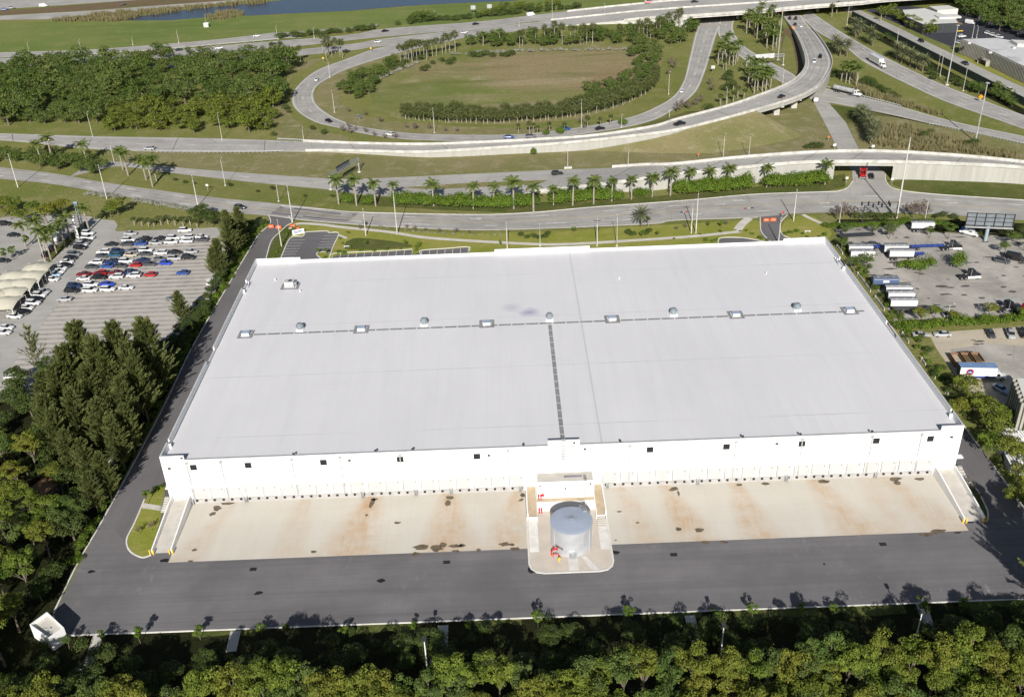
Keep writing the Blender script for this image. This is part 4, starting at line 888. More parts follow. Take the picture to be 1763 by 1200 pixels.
for sx, x0, x1 in ((0, 2.15, 4.3), (1, 16.75, 18.85)):
    t = thing('side_passage', 'brown-floored passage with white side wall on the %s of the pump house' % ('left' if sx == 0 else 'right'), 'passage', (0, 0, 0), 0, 'passages beside the pump house')
    m_ = MB().box(x0, x1, 162.6, Y0-.2, 0, 1.2); m_.build('base', 'white', t)
    m_ = MB(); m_.quad([(x0+.25, 162.7, 1.22), (x1-.1, 162.7, 1.22), (x1-.1, Y0-.3, 1.22), (x0+.25, Y0-.3, 1.22)]); m_.build('floor', 'tan', t)
    xa = x0-.1 if sx == 0 else x1-.15
    MB().box(xa, xa+.25, 162.6, Y0-.2, 0, 2.3).build('side_wall', 'white', t)
    if sx == 0: MB().box(x0+.15, x1, 162.35, 162.58, 0, 1.5).build('end_wall', 'white', t)
    else:
        m_ = MB()
        for k in range(6): m_.box(x0+.1, x1-.2, 162.58-.5*(k+1), 162.58-.5*k, 0, 1.2-.18*(k+1))
        m_.build('steps', 'conc', t)
    m_ = MB(); m_.quad([(x0+.1, 162.3, .9 if sx == 0 else .3), (x1-.1, 162.3, .9 if sx == 0 else .3), (x1-.1, 153, .18), (x0+.1, 153, .18)]); m_.build('ramp', 'kerb', t)
tk = thing('water_tank', 'round corrugated steel water tank standing in front of the pump house', 'water tank', (10.93, 155.25, .17))
prof = []
for k in range(64): prof.append((4.22+(.022 if k % 2 else 0), 6.05*k/63))
M['tank'] = plain('corrugated_tank_steel', (.56, .58, .61), .38, .45, .08, .5)
M['tankroof'] = plain('tank_roof_steel', (.36, .41, .50), .6, .1, .04, .5)
MB().lathe(prof, 72).build('shell', 'tank', tk)
m_ = MB().lathe([(4.34, 6.0), (4.36, 6.12), (4.0, 6.2), (2, 6.42), (.4, 6.58)], 72); m_.build('roof', 'tankroof', tk)
m_ = MB()
for k in range(24):
    a = 6.283*k/24; c_, s_ = math.cos(a), math.sin(a); n_ = (-s_*.03, c_*.03)
    P = [(4.2, 6.17), (2, 6.43), (.5, 6.58)]
    for (ra_, za), (rb_, zb) in zip(P[:-1], P[1:]):
        m_.quad([(ra_*c_-n_[0], ra_*s_-n_[1], za+.03), (rb_*c_-n_[0], rb_*s_-n_[1], zb+.03), (rb_*c_+n_[0], rb_*s_+n_[1], zb+.03), (ra_*c_+n_[0], ra_*s_+n_[1], za+.03)])
m_.build('roof_seams', 'tankroof', tk)
MB().lathe([(.28, 6.58), (.28, 6.85), (.42, 6.9), (.2, 7.0)], 12).build('vent_cap', 'metal', tk)
for a in (-2.6, -2.0, -1.1, -.6, -.2): MB().box(4.2*math.cos(a)-.07, 4.2*math.cos(a)+.07, 4.28*math.sin(a)-.08, 4.28*math.sin(a)+.02, 0, 6).build('stiffener', 'tank', tk)
m_ = MB(); m_.box(-.75, .75, -4.75, -4.15, 0, 1.5); m_.build('access_hatch', 'metal', tk); MB().tube((0, -4.95, .75), (0, -4.7, .75), .42, n=16).build('manhole', 'metal', tk)
m_ = MB()
for k in range(7):
    a = 1.1-.12*k; x, y = 4.1*math.cos(a), 4.1*math.sin(a); m_.tube((x, y, 6.1), (x, y, 7.1), .05, n=5)
for z in (6.6, 7.1):
    P = [(4.1*math.cos(1.1-.12*k), 4.1*math.sin(1.1-.12*k), z) for k in range(7)]
    for a, b in zip(P[:-1], P[1:]): m_.tube(a, b, .04, n=5)
m_.tube((2.4, 2.2, 6.4), (2.4, 2.2, 7.3), .05, n=5); m_.tube((2.4, 2.2, 7.3), (3.1, 3.6, 7.1), .05, n=5); m_.box(2.6, 3.4, 2.3, 3.1, 6.25, 6.6); m_.build('hatch_and_guard_rail', 'metal', tk)
m_ = MB()
for z, r_ in ((2.2, 1), (2.55, 1)): m_.tube((-3.5, -3.1, z), (-2.0, -4.2, z-.25), .05, n=5)
m_.build('gauge_bar', 'dark', tk)
p = W(957, 956)
t = thing('red_pipework', 'red fire valve pipework on the island in front of the tank', 'pipework', (p.x, p.y, .17))
m_ = MB(); m_.path([(-.9, 0, 0), (-.9, 0, 1.0), (-.4, .3, 1.2), (.6, .3, 1.2), (1.1, 0, 1.0), (1.1, 0, 0)], [.14]*6, 8); m_.build('pipe', 'red', t)
for x in (-.4, .3, .7): MB().tube((x, .3, 1.2), (x, .3, 1.75), .07, n=6).tube((x, .3, 1.72), (x, .3, 1.78), .26, n=10).build('valve_wheel', 'red', t)
m_ = MB(); m_.path([(-.6, -.6, 0), (-.6, -.6, .7), (.5, -.6, .7), (.5, -.6, 0)], [.1]*4, 6); m_.build('branch_pipe', 'red', t)
p = W(963, 967); o = MB().lathe([(.16, 0), (.16, .7), (.24, .72), (.2, .95), (.05, 1.05)], 10).tube((-.32, 0, .6), (.32, 0, .6), .09, n=8).build('fire_hydrant', 'yellow', None, (p.x, p.y, .17)); tag(o, 'yellow fire hydrant on the island in front of the water tank', 'fire hydrant')
for i, (px, py, z) in enumerate(((927.5, 859, 2.62), (931.5, 859, 2.62), (928.5, 883, .17), (932.5, 883, .17))):
    p = W(px, py, z); o = MB().lathe([(.13, 0), (.13, .9), (.19, .95), (.17, 1.2), (.06, 1.3)], 10).tube((-.2, 0, .75), (.2, 0, .75), .06, n=6).build('fire_pipe_outlet', 'red', None, p)
    tag(o, 'red fire hose outlet standing %s pump house platform, the %s one' % ('on the' if z > 1 else 'below the', 'left' if i % 2 == 0 else 'right'), 'fire outlet', 'red fire outlets by the pump house')
p = W(934.5, 852, 3.6); o = MB().tube((0, 0, 0), (0, .25, 0), .32, n=12).tube((-.3, 0, 0), (.3, 0, 0), .08, n=6).build('alarm_bell', 'red', None, (p.x, 166.93, p.z)); tag(o, 'red alarm gong on the pump house wall', 'alarm bell')

# ------------------------------------------------------------------ vegetation
def leafquad(mb, p, nrm, size, asp, rnd, tone, mi=1):
    u = nrm.cross(Vector((rnd.uniform(-1, 1), rnd.uniform(-1, 1), rnd.uniform(-1, 1))))
    if u.length < 1e-3: u = nrm.orthogonal()
    u.normalize(); v = nrm.cross(u).normalized()
    a = size*.5; b = a*asp
    mb.quad([p-u*a, p-v*b*.9, p+u*a, p+v*b], mi, tone)
def rdir(rnd):
    z = rnd.uniform(-1, 1); t = rnd.uniform(0, 6.283); s = math.sqrt(1-z*z); return Vector((s*math.cos(t), s*math.sin(t), z))
def crown(mb, rnd, rx, rz, zc, ncl, nleaf, leaf, mi=1, flat=.5, rc=.36):
    cl = []
    for i in range(ncl):
        d = rdir(rnd); d.z = d.z*.75+.22; rr = rnd.uniform(.35, .8)**.7
        c = Vector((d.x*rx*rr, d.y*rx*rr, zc+d.z*rz*rr)); r = rx*rc*rnd.uniform(.65, 1.25)
        tn = min(1, max(0, rnd.gauss(.45, .26)))
        cl.append(c)
        for k in range(nleaf):
            e = rdir(rnd); e.z = abs(e.z)*.8+e.z*.25; e.normalize()
            p = c+Vector((e.x*r, e.y*r, e.z*r*.75))*rnd.uniform(.7, 1.08)
            n = (e*.9+rdir(rnd)*.75+Vector((0, 0, .25))).normalized()
            leafquad(mb, p, n, leaf*rnd.uniform(.6, 1.35), .6, rnd, min(1, max(0, tn+rnd.uniform(-.22, .22))), mi)
    return cl
def broadleaf(seed, h, rx, ncl=22, nleaf=90, leaf=.5, zc=.68, rzf=.8, rc=.36):
    rnd = random.Random(seed); cm = MB(); tm = MB()
    cl = crown(cm, rnd, rx, rx*rzf, h*zc, ncl, nleaf, leaf, 0, rc=rc)
    x, y = rnd.uniform(-.3, .3), rnd.uniform(-.3, .3); fork = Vector((x, y, h*zc*.55))
    tm.path([(0, 0, 0), (x*.4, y*.4, h*.2), fork], [rx*.07, rx*.055, rx*.045], 7)
    for c in cl[:9]: tm.path([fork, fork.lerp(c, .5)+Vector((0, 0, .2)), c], [rx*.035, rx*.022, rx*.008], 5)
    return tm, cm
def pine(seed, h, r, nb=80, nl=34, dens=1):
    rnd = random.Random(seed); cm = MB(); tm = MB()
    lean = Vector((rnd.uniform(-.04, .04), rnd.uniform(-.04, .04), 0))
    tm.path([(0, 0, 0), lean*h*.5+Vector((0, 0, h*.5)), lean*h+Vector((0, 0, h*.97))], [h*.016, h*.01, h*.002], 7)
    for i in range(nb):
        t = rnd.uniform(.1, .98)**.9; base = lean*h*t+Vector((0, 0, h*t)); a = rnd.uniform(0, 6.283)
        env = (1-t)**.75*(.65+.35*min(1, t*4)); L = r*env*rnd.uniform(.4, 1.3)+.6
        d = Vector((math.cos(a), math.sin(a), rnd.uniform(.5, 1.7))).normalized()
        tip = base+d*L*1.35
        if i % 2 == 0: tm.tube(base, tip, .035, .01, 4, cap=False)
        tn = min(1, max(0, rnd.gauss(.45, .25)))
        for k in range(int(nl*dens)):
            s = rnd.uniform(.25, 1.08); p = base.lerp(tip, s); w_ = .42*(1.25-s)*L**.5
            p = p+rdir(rnd)*w_*rnd.random()
            dd = (d+rdir(rnd)*.6+Vector((0, 0, .45))).normalized(); q = p+dd*rnd.uniform(.45, 1.2)
            sd_ = dd.cross(rdir(rnd)).normalized()*rnd.uniform(.07, .14)
            cm.quad([p-sd_*.6, p.lerp(q, .5)-sd_, q, p.lerp(q, .5)+sd_], 0, min(1, max(0, tn+rnd.uniform(-.2, .2))))
    return tm, cm
def frond(mb, rnd, base, az, el, L, droop, nleaf, lw, ll, mi=0, tone=.5, hang=.6):
    p = Vector(base); a = Vector((math.cos(az), math.sin(az), 0)); e = el; pts = [p.copy()]
    n = 7
    for k in range(n):
        d = a*math.cos(e)+Vector((0, 0, math.sin(e))); p = p+d*L/n; pts.append(p.copy()); e -= droop/n
    side = Vector((-a.y, a.x, 0))
    for i in range(n): mb.quad([pts[i]-side*.04, pts[i+1]-side*.03, pts[i+1]+side*.03, pts[i]+side*.04], mi, tone)
    for k in range(nleaf):
        t = .12+.86*k/nleaf; j = min(n-1, int(t*n)); q = pts[j].lerp(pts[j+1], t*n-j); d = (pts[j+1]-pts[j]).normalized()
        l = ll*math.sin(math.pi*(.12+.83*t))*rnd.uniform(.85, 1.1)
        for s in (-1, 1):
            o = (side*s*.8+d*.45+Vector((0, 0, -hang*rnd.uniform(.3, 1)))).normalized(); tip = q+o*l
            mb.quad([q-d*lw*.5, q+d*lw*.5, tip], mi, min(1, max(0, tone+rnd.uniform(-.25, .25))))
def royal(seed, h=8.5, L=3.5, nf=19, nl=18):
    rnd = random.Random(seed); tm = MB(); cm = MB(); x, y = rnd.uniform(-.3, .3), rnd.uniform(-.3, .3)
    tm.path([(0, 0, 0), (x*.3, y*.3, h*.3), (x*.8, y*.8, h*.7), (x, y, h*.85)], [.26, .3, .24, .17], 8)
    tm.path([(x, y, h*.85), (x, y, h*.97)], [.19, .1], 8, 1)
    for i in range(nf):
        el = 1.15-1.25*(i/nf)+rnd.uniform(-.1, .1)
        frond(cm, rnd, (x, y, h*.96), i*2.4+rnd.uniform(-.2, .2), el, L*rnd.uniform(.85, 1.1), 1.5, nl, .3, 1.0, 0, rnd.uniform(.2, .9))
    return tm, cm
def sabal(seed, h=6, r=1.5, nf=34):
    rnd = random.Random(seed); tm = MB(); cm = MB(); x, y = rnd.uniform(-.3, .3), rnd.uniform(-.3, .3)
    tm.path([(0, 0, 0), (x*.5, y*.5, h*.5), (x, y, h*.9)], [.24, .19, .2], 7)
    for i in range(nf):
        d = rdir(rnd); d.z = d.z*.8+.25; d.normalize(); c = Vector((x, y, h*.92))+d*r*.55; tn = rnd.uniform(.1, .95)
        if d.z < -.15: tn *= .5
        u = d.orthogonal().normalized(); v = d.cross(u); u2 = u*math.cos(i)+v*math.sin(i); v2 = d.cross(u2)
        n = 8
        for k in range(n):
            a = -2.1+4.2*k/(n-1); o = (d*math.cos(a)*.9+u2*math.sin(a)*.9+Vector((0, 0, -.3))).normalized()*r*.62
            w_ = v2*.11
            cm.quad([c-w_*.3, c+o*.55-w_, c+o, c+o*.55+w_], 0, min(1, max(0, tn+rnd.uniform(-.15, .15))))
    return tm, cm
def date(seed, h=7.5, L=4.2):
    rnd = random.Random(seed); tm = MB(); cm = MB()
    tm.path([(0, 0, 0), (0, 0, h*.5), (0, 0, h*.72)], [.38, .33, .42], 8)
    for i in range(44):
        el = 1.35-1.75*(i/44)+rnd.uniform(-.12, .12)
        frond(cm, rnd, (0, 0, h*.72), i*2.4, el, L*rnd.uniform(.9, 1.1), .95, 14, .24, .75, 0, rnd.uniform(.15, .95), .15)
    return tm, cm
def bush(seed, r, h, ncl=9, nleaf=60, leaf=.35):
    rnd = random.Random(seed); mb = MB()
    for i in range(ncl):
        a = rnd.uniform(0, 6.283); rr = r*.6*math.sqrt(rnd.random()); c = Vector((rr*math.cos(a), rr*math.sin(a), h*rnd.uniform(.25, .6))); s = rnd.uniform(.4, .62); tn = min(1, max(0, rnd.gauss(.5, .25)))
        for k in range(nleaf):
            e = rdir(rnd); e.z = abs(e.z)*.7+e.z*.3; e.normalize(); p = c+Vector((e.x*r*s, e.y*r*s, e.z*h*.45))*rnd.uniform(.75, 1.05); p.z = max(.05, p.z)
            leafquad(mb, p, (e+rdir(rnd)*.7+Vector((0, 0, .3))).normalized(), leaf*rnd.uniform(.6, 1.3), .6, rnd, min(1, max(0, tn+rnd.uniform(-.2, .2))), 0)
    rnd2 = random.Random(seed+1)
    for i in range(4): mb.path([(0, 0, 0), (rnd2.uniform(-.5, .5)*r, rnd2.uniform(-.5, .5)*r, h*.55)], [.06, .02], 4, 1)
    return mb
def twiggy(seed, h=3, r=1.4):
    rnd = random.Random(seed); mb = MB(); mb.path([(0, 0, 0), (0, 0, h*.4)], [.09, .07], 6, 1)
    for i in range(16):
        d = rdir(rnd); d.z = abs(d.z)*.8+.35; d.normalize(); a = Vector((0, 0, h*.35)); b = a+Vector((d.x*r, d.y*r, d.z*h*.6)); mb.tube(a, b, .04, .01, 4, 1, False)
        for k in range(16):
            p = a.lerp(b, rnd.uniform(.45, 1.1))+rdir(rnd)*.22; leafquad(mb, p, rdir(rnd), .3, .45, rnd, rnd.random(), 0)
    return mb
def reeds(seed, r=1.6, h=1.8):
    rnd = random.Random(seed); mb = MB()
    for i in range(120):
        a = rnd.uniform(0, 6.283); q = r*math.sqrt(rnd.random()); p = Vector((q*math.cos(a), q*math.sin(a), 0)); t = p+Vector((rnd.uniform(-.5, .5), rnd.uniform(-.5, .5), h*rnd.uniform(.6, 1.1)))
        s = Vector((math.cos(a*3), math.sin(a*3), 0))*.1; mb.quad([p-s, p+s, t], 0, rnd.random())
    return mb

LIB = {}
def pair(key, gens, bark, leaf):         # tree kinds with a trunk and a crown
    LIB[key] = [(t.mesh('trunk', bark if isinstance(bark, list) else [bark]), c.mesh('crown', [leaf], tone=True)) for t, c in gens]
def solo(key, gens, mats):               # far trees and bushes: one mesh
    LIB[key] = [(None, m.mesh(key, mats, tone=True)) for m in gens]
def merge(tc):
    t, c = tc; b = len(c.v); c.v += t.v; c.f += [tuple(b+i for i in f) for f in t.f]; c.m += [m+1 for m in t.m]; c.t += t.t; return c
pair('broadleaf_tree', [broadleaf(i, 11.8, 3.5, 24, 125, .36, .69, .8, .3) for i in range(9)], 'bark', 'leafA')
pair('mid_green_tree', [broadleaf(300+i, 11.2, 3.1, 20, 130, .33, .66, 1.05, .32) for i in range(6)], 'bark', 'leafO')
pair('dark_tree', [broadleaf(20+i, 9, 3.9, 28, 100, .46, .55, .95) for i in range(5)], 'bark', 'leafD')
pair('young_tree', [broadleaf(40+i, 5.5, 1.5, 12, 70, .32, .62, 1.3) for i in range(4)], 'bark', 'leafH')
pair('shade_tree', [broadleaf(50+i, 6.5, 3.2, 20, 100, .42, .66, .6) for i in range(4)], 'bark', 'leafA')
pair('casuarina', [pine(60+i, 21, 4.9, 230, 70) for i in range(5)], 'bark', 'pine')
pair('thin_casuarina', [pine(70+i, 16, 3.6, 60, 20) for i in range(2)], 'bark', 'pine')
pair('royal_palm', [royal(80+i, 8.5, [3.5, 3.1, 3.8, 3.3, 2.8, 3.6, 3.2, 3.9][i], [19, 15, 21, 13, 17, 22, 14, 18][i]) for i in range(8)], ['palmbark', 'leafH'], 'palm')
pair('date_palm', [date(90+i) for i in range(3)], 'bark', 'date')
pair('cabbage_palm', [sabal(100+i) for i in range(4)], 'palmbark', 'sabal')
solo('row_palm', [merge(sabal(110+i, 4.6, 2.7, 46)) for i in range(4)], ['sabal', 'palmbark'])
solo('tall_palm', [merge(sabal(120+i, 10, 2.3, 40)) for i in range(4)], ['sabal', 'palmbark'])
solo('wood_tree', [merge(broadleaf(130+i, 9, 5.2, 34, 34, .8, .5, .95)) for i in range(6)], ['leafW', 'bark'])
solo('bright_wood_tree', [merge(broadleaf(140+i, 8.5, 5.2, 36, 36, .75, .44, .95, .3)) for i in range(5)], ['leafY', 'bark'])
solo('green_shrub', [bush(150+i, 1.7, 2.0) for i in range(5)], ['leafH', 'bark'])
solo('dark_shrub', [bush(160+i, 2.0, 2.4) for i in range(4)], ['leafD', 'bark'])
solo('grey_shrub', [bush(170+i, 1.6, 1.7, 9, 40) for i in range(3)], ['leafG', 'bark'])
solo('bare_tree', [twiggy(180+i) for i in range(3)], ['twig', 'bark'])
solo('tall_grass_clump', [reeds(190+i) for i in range(3)], ['reed'])
solo('clipped_bush', [bush(200+i, 2.7, 3.7, 16, 85, .42) for i in range(4)], ['leafH', 'bark'])
solo('small_plant', [bush(210+i, .7, .8, 4, 26, .25) for i in range(3)], ['leafH', 'bark'])
for k_ in ('thicket_tree', 'rim_tree', 'field_tree'): LIB[k_] = LIB['wood_tree']
LIB['roadside_bright_tree'] = LIB['bright_wood_tree']
VR = random.Random(77)
CATS = {'mid_green_tree': 'tree', 'thicket_tree': 'tree', 'rim_tree': 'tree', 'field_tree': 'tree', 'roadside_bright_tree': 'tree', 'broadleaf_tree': 'tree', 'dark_tree': 'tree', 'young_tree': 'tree', 'shade_tree': 'tree', 'casuarina': 'tree', 'thin_casuarina': 'tree', 'royal_palm': 'palm tree', 'date_palm': 'palm tree', 'cabbage_palm': 'palm tree',
        'row_palm': 'palm tree', 'tall_palm': 'palm tree', 'wood_tree': 'tree', 'bright_wood_tree': 'tree', 'green_shrub': 'shrub', 'dark_shrub': 'shrub', 'grey_shrub': 'shrub', 'bare_tree': 'tree', 'tall_grass_clump': 'grass clump', 'clipped_bush': 'bush', 'small_plant': 'plant'}
def plant(kind, p, sc=1.0, label='', group=None, zs=1.0, rot=None):
    tm, cm = VR.choice(LIB[kind]); r = VR.uniform(0, 6.283) if rot is None else rot
    s = (sc, sc, sc*zs)
    if tm is None:
        o = link(kind, cm, None, (p[0], p[1], 0), r, s); tag(o, label, CATS[kind], group); return o
    root = thing(kind, label, CATS[kind], (p[0], p[1], 0), r, group, s)
    link('trunk', tm, root); link('crown', cm, root); return root
def poisson(poly, n, dmin, seed, world=False):
    rnd = random.Random(seed); P = [(W(*q).x, W(*q).y) for q in poly] if not world else poly
    xs = [p[0] for p in P]; ys_ = [p[1] for p in P]; out = []
    for _ in range(n*60):
        if len(out) >= n: break
        x, y = rnd.uniform(min(xs), max(xs)), rnd.uniform(min(ys_), max(ys_)); ins = False; j = len(P)-1
        for i in range(len(P)):
            if (P[i][1] > y) != (P[j][1] > y) and x < (P[j][0]-P[i][0])*(y-P[i][1])/(P[j][1]-P[i][1])+P[i][0]: ins = not ins
            j = i
        if ins and all((x-a)**2+(y-b)**2 > dmin*dmin for a, b in out): out.append((x, y))
    return out
def rows(pts, nrow):
    """sort into bands by depth, then left to right; returns [(point, band, rank, count)]"""
    s = sorted(pts, key=lambda p: -p[1]); k = math.ceil(len(s)/nrow); out = []
    for r in range(nrow):
        b = sorted(s[r*k:(r+1)*k], key=lambda p: p[0]); out += [(p, r, i, len(b)) for i, p in enumerate(b)]
    return out
def rank(i, n):
    return ordw(i)+' from left' if i < (n+1)/2 else ordw(n-1-i)+' from right'
def wood(kind, pts, nrow, desc, place, group, sc=(.85, 1.2), zs=(.9, 1.15), rn=('back', 'second', 'third', 'fourth', 'fifth', 'sixth', 'seventh', 'eighth', 'front')):
    for p, r, i, n in rows(pts, nrow):
        rname = '' if nrow == 1 else (', back row' if r == 0 else (', front row' if r == nrow-1 else ', %s row' % rn[r]))
        plant(kind if isinstance(kind, str) else VR.choice(kind), p, VR.uniform(*sc), '%s, %s%s %s' % (desc, rank(i, n), rname, place), group, VR.uniform(*zs))
def line(kind, pxs, desc, place, group, sc=(.9, 1.1), zs=(.95, 1.05), z=0):
    pts = sorted([W(x, y) for x, y in pxs], key=lambda p: proj(p)[0])
    for i, p in enumerate(pts): plant(kind, p, VR.uniform(*sc), '%s, %s %s' % (desc, rank(i, len(pts)), place), group, VR.uniform(*zs))
def along(px, n, jit=0, seed=1):
    rnd = random.Random(seed); P = resample([W(x, y) for x, y in cat_rom(px, 5)], n)
    return [(p.x+rnd.uniform(-jit, jit), p.y+rnd.uniform(-jit, jit)) for p in P]
def lineW(kind, pts, desc, place, group, sc=(.85, 1.15), zs=(.9, 1.1)):
    pts = sorted(pts, key=lambda p: p[0])
    for i, p in enumerate(pts): plant(kind, p, VR.uniform(*sc), '%s, %s %s' % (desc, rank(i, len(pts)), place), group, VR.uniform(*zs))

# woods along the bottom of the picture
TK = ['broadleaf_tree', 'broadleaf_tree', 'mid_green_tree']
wood(TK, poisson([(-112, 100), (112, 100), (112, 111.5), (-112, 110)], 196, 3.3, 1, True), 4, 'sunlit leafy tree', 'of the bottom wood', 'trees of the bottom wood', (.72, 1.08), (.85, 1.2))
wood(TK, poisson([(-97, 110.6), (-20, 111.2), (50, 112), (97, 111), (97, 115), (50, 115), (-20, 114), (-97, 112.6)], 56, 3.2, 31, True), 1, 'tall sunlit tree', 'along the front of the bottom wood', 'tall trees at the front of the bottom wood', (.8, 1.12), (1.1, 1.4))
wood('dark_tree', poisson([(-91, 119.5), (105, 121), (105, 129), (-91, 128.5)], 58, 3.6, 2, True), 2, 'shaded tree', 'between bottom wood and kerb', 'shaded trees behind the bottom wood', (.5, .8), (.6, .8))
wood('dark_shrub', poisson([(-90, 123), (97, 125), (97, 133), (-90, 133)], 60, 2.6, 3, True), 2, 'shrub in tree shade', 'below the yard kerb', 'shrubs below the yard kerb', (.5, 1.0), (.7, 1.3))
lineW('young_tree', [(x, 133.0+VR.uniform(-1.2, .3)) for x in (-78, -71, -60, -48.5, -44, -33, -20, -9.8, 3, 20, 36, 43, 52, 58, 74, 82)], 'slim young tree', 'along the bottom kerb of the yard', 'young trees along the yard kerb', (.5, .8), (.9, 1.2))
# left wood, below and beside the drive
wood(TK, poisson([(-91-3, 117), (-95.5, 150), (-96, 170), (-108, 186), (-140, 196), (-140, 100), (-97, 100)], 135, 3.6, 5, True), 5, 'tree with sunlit top', 'of the left wood', 'trees of the left wood', (.6, 1.2), (.75, 1.15))
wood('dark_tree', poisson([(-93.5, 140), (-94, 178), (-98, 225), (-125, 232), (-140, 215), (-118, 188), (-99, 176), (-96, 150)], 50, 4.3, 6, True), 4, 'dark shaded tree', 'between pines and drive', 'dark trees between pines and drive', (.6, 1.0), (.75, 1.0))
PT = [(66, 652, 14), (92, 640, 16), (130, 572, 22), (108, 610, 19), (163, 596, 21), (148, 640, 17), (196, 570, 22), (180, 622, 18), (218, 604, 19), (246, 562, 21), (230, 628, 17), (205, 660, 16), (120, 680, 16), (162, 700, 15), (88, 715, 14), (192, 728, 13), (140, 762, 12), (172, 790, 11.5), (212, 705, 13), (72, 690, 14), (110, 750, 12), (150, 820, 10)]
for i, (x, y, h) in enumerate(sorted(PT)):
    g = W(x, y, h); plant('casuarina', (g.x, g.y), h/19.5, 'tall feathery olive pine of the grove below the car park, treetop %s' % rank(i, len(PT)), 'feathery pines below the car park', rot=None)
g = W(46, 568, 15); plant('thin_casuarina', (g.x, g.y), .98, 'thin pale see-through pine at the left end of the grove', 'feathery pines below the car park')
for px, py, s, l, k in ((317, 560, .52, 'upright pine standing in the middle of the right car park edge', 'casuarina'), (383, 478, .62, 'broad dark pine at the right end of the parked rows', 'casuarina'), (372, 480, .5, 'smaller pine leaning beside the broad dark pine', 'casuarina'),
                         (402, 450, .72, 'tall dark pine near the top of the drive', 'casuarina'), (398, 425, .62, 'dark pine behind the tall one near the drive', 'casuarina'), (418, 420, .62, 'dark pine closest to the street entrance', 'casuarina'), (410, 440, .6, 'dense pine between its taller neighbours near the drive', 'casuarina')):
    plant(k, W(px, py), s, l, 'feathery pines along the car park edge')
wood('dark_tree', poisson([(448, 392), (462, 386), (436, 406), (392, 475), (330, 590), (262, 712), (212, 712), (240, 650), (300, 590), (350, 525), (385, 468), (410, 405)], 90, 2.9, 8), 6, 'dark bushy tree', 'left of the drive', 'dark trees left of the drive', (.35, .6), (.8, 1.1))
lineW('green_shrub', along([(459, 390), (436, 408), (396, 478), (324, 598), (268, 708), (171, 888), (127, 966)], 78, .6, 9), 'leafy shrub', 'along the left kerb of the drive', 'shrubs along the drive kerb', (.45, 1.05), (.6, 1.3))
plant('mid_green_tree', (-84.0, 131.6), .36, 'leafy tree leaning over the lower side of the white enclosure', 'trees around the white enclosure'); plant('young_tree', (-88.0, 131.0), .55, 'slim tree just below the white enclosure', 'trees around the white enclosure')
plant('young_tree', W(255, 868), .75, 'leafy young tree in the kerbed island by the left ramp')
plant('small_plant', W(270, 845), 1.5, 'low shrub beside the left stair of the warehouse'); plant('small_plant', W(280, 838), 1.2, 'low shrub squeezed against the left warehouse corner')
for x, y, i in ((262, 912, 0), (241, 920, 1), (1672, 846, 2), (1684, 860, 3), (1666, 835, 4)):
    p = W(x, y); plant('bare_tree', p, .55, 'thin bare sapling on the grass %s, %s' % ('left of the left ramp' if x < 900 else 'right of the right ramp', ['right one', 'left one', 'middle one', 'lowest one', 'highest one'][i]), 'saplings beside the ramps', 1.5)
# right side strip
wood('dark_shrub', poisson([(109, 178), (113, 176), (113, 300), (109, 300)], 40, 2.4, 11, True), 1, 'dark shrub', 'in the strip right of the warehouse', 'shrubs right of the warehouse', (.5, .95))
lineW('green_shrub', [(110.5+VR.uniform(-.8, 1), y) for y in range(212, 300, 4)], 'bright shrub', 'in the strip right of the warehouse', 'bright shrubs right of the warehouse', (.5, .95), (.8, 1.3))
for i, (px, py, s) in enumerate(((1658, 690, .95), (1648, 720, .8), (1690, 735, 1.05), (1712, 760, 1.0), (1700, 790, .9), (1735, 800, 1.0), (1722, 735, .8), (1755, 845, .9), (1770, 880, .9), (1676, 712, .8), (1745, 880, .75), (1765, 810, .9))):
    plant('shade_tree', W(px, py), s*1.12, 'round leafy tree at the right edge, %s from the top' % ORD[i], 'round trees at the right edge')
for i, (x, y, s) in enumerate(((97.5, 131, 1.0), (103, 131.5, .95), (110, 131, 1.0))): plant('casuarina', (x, y), s, 'feathery pine just outside the lower right corner of the yard', 'pines outside the lower right corner')
lineW('green_shrub', along([(1545, 567), (1600, 565), (1660, 560), (1763, 552), (1800, 550)], 26, .8, 12), 'hedge shrub', 'between truck yard and gravel lot', 'hedge between the two right yards', (.9, 1.4), (.9, 1.4))
line('shade_tree', [(1608, 548), (1583, 556), (1702, 545), (1762, 552), (1530, 560), (1640, 556)], 'small leafy tree', 'in the hedge below the truck yard', 'trees in the hedge below the truck yard', (.5, .8))
line('mid_green_tree', [(1455, 410), (1505, 405), (1530, 412), (1538, 405), (1600, 410), (1632, 412), (1490, 465), (1470, 470), (1448, 432), (1728, 440), (1740, 425), (1762, 432)], 'small leafy tree', 'in the truck yard', 'trees of the truck yard', (.6, .95), (.55, .7))
plant('clipped_bush', W(1648, 462), .95, 'egg-shaped bright tree on a small island in the truck yard', None, 1.7)
line('green_shrub', [(1553, 462), (1565, 465), (1577, 466), (1588, 465), (1598, 458)], 'yellow-green bush', 'on the kerbed bed between the tank trailers', 'bushes between the tank trailers', (1.2, 1.6), (1.2, 1.6))
lineW('clipped_bush', along([(1425, 392), (1480, 391), (1535, 388), (1560, 384)], 14, .3, 13)+along([(1590, 385), (1625, 388)], 5, .3, 14), 'clipped hedge bush', 'along the top of the truck yard', 'hedge along the top of the truck yard', (.6, .75), (.7, .8))
line('bare_tree', [(1440, 378), (1452, 374), (1560, 372), (1572, 376), (1585, 370), (1466, 377), (1596, 372)], 'grey bare tree', 'below the street on the right', 'bare trees below the street', (1.3, 2.2))
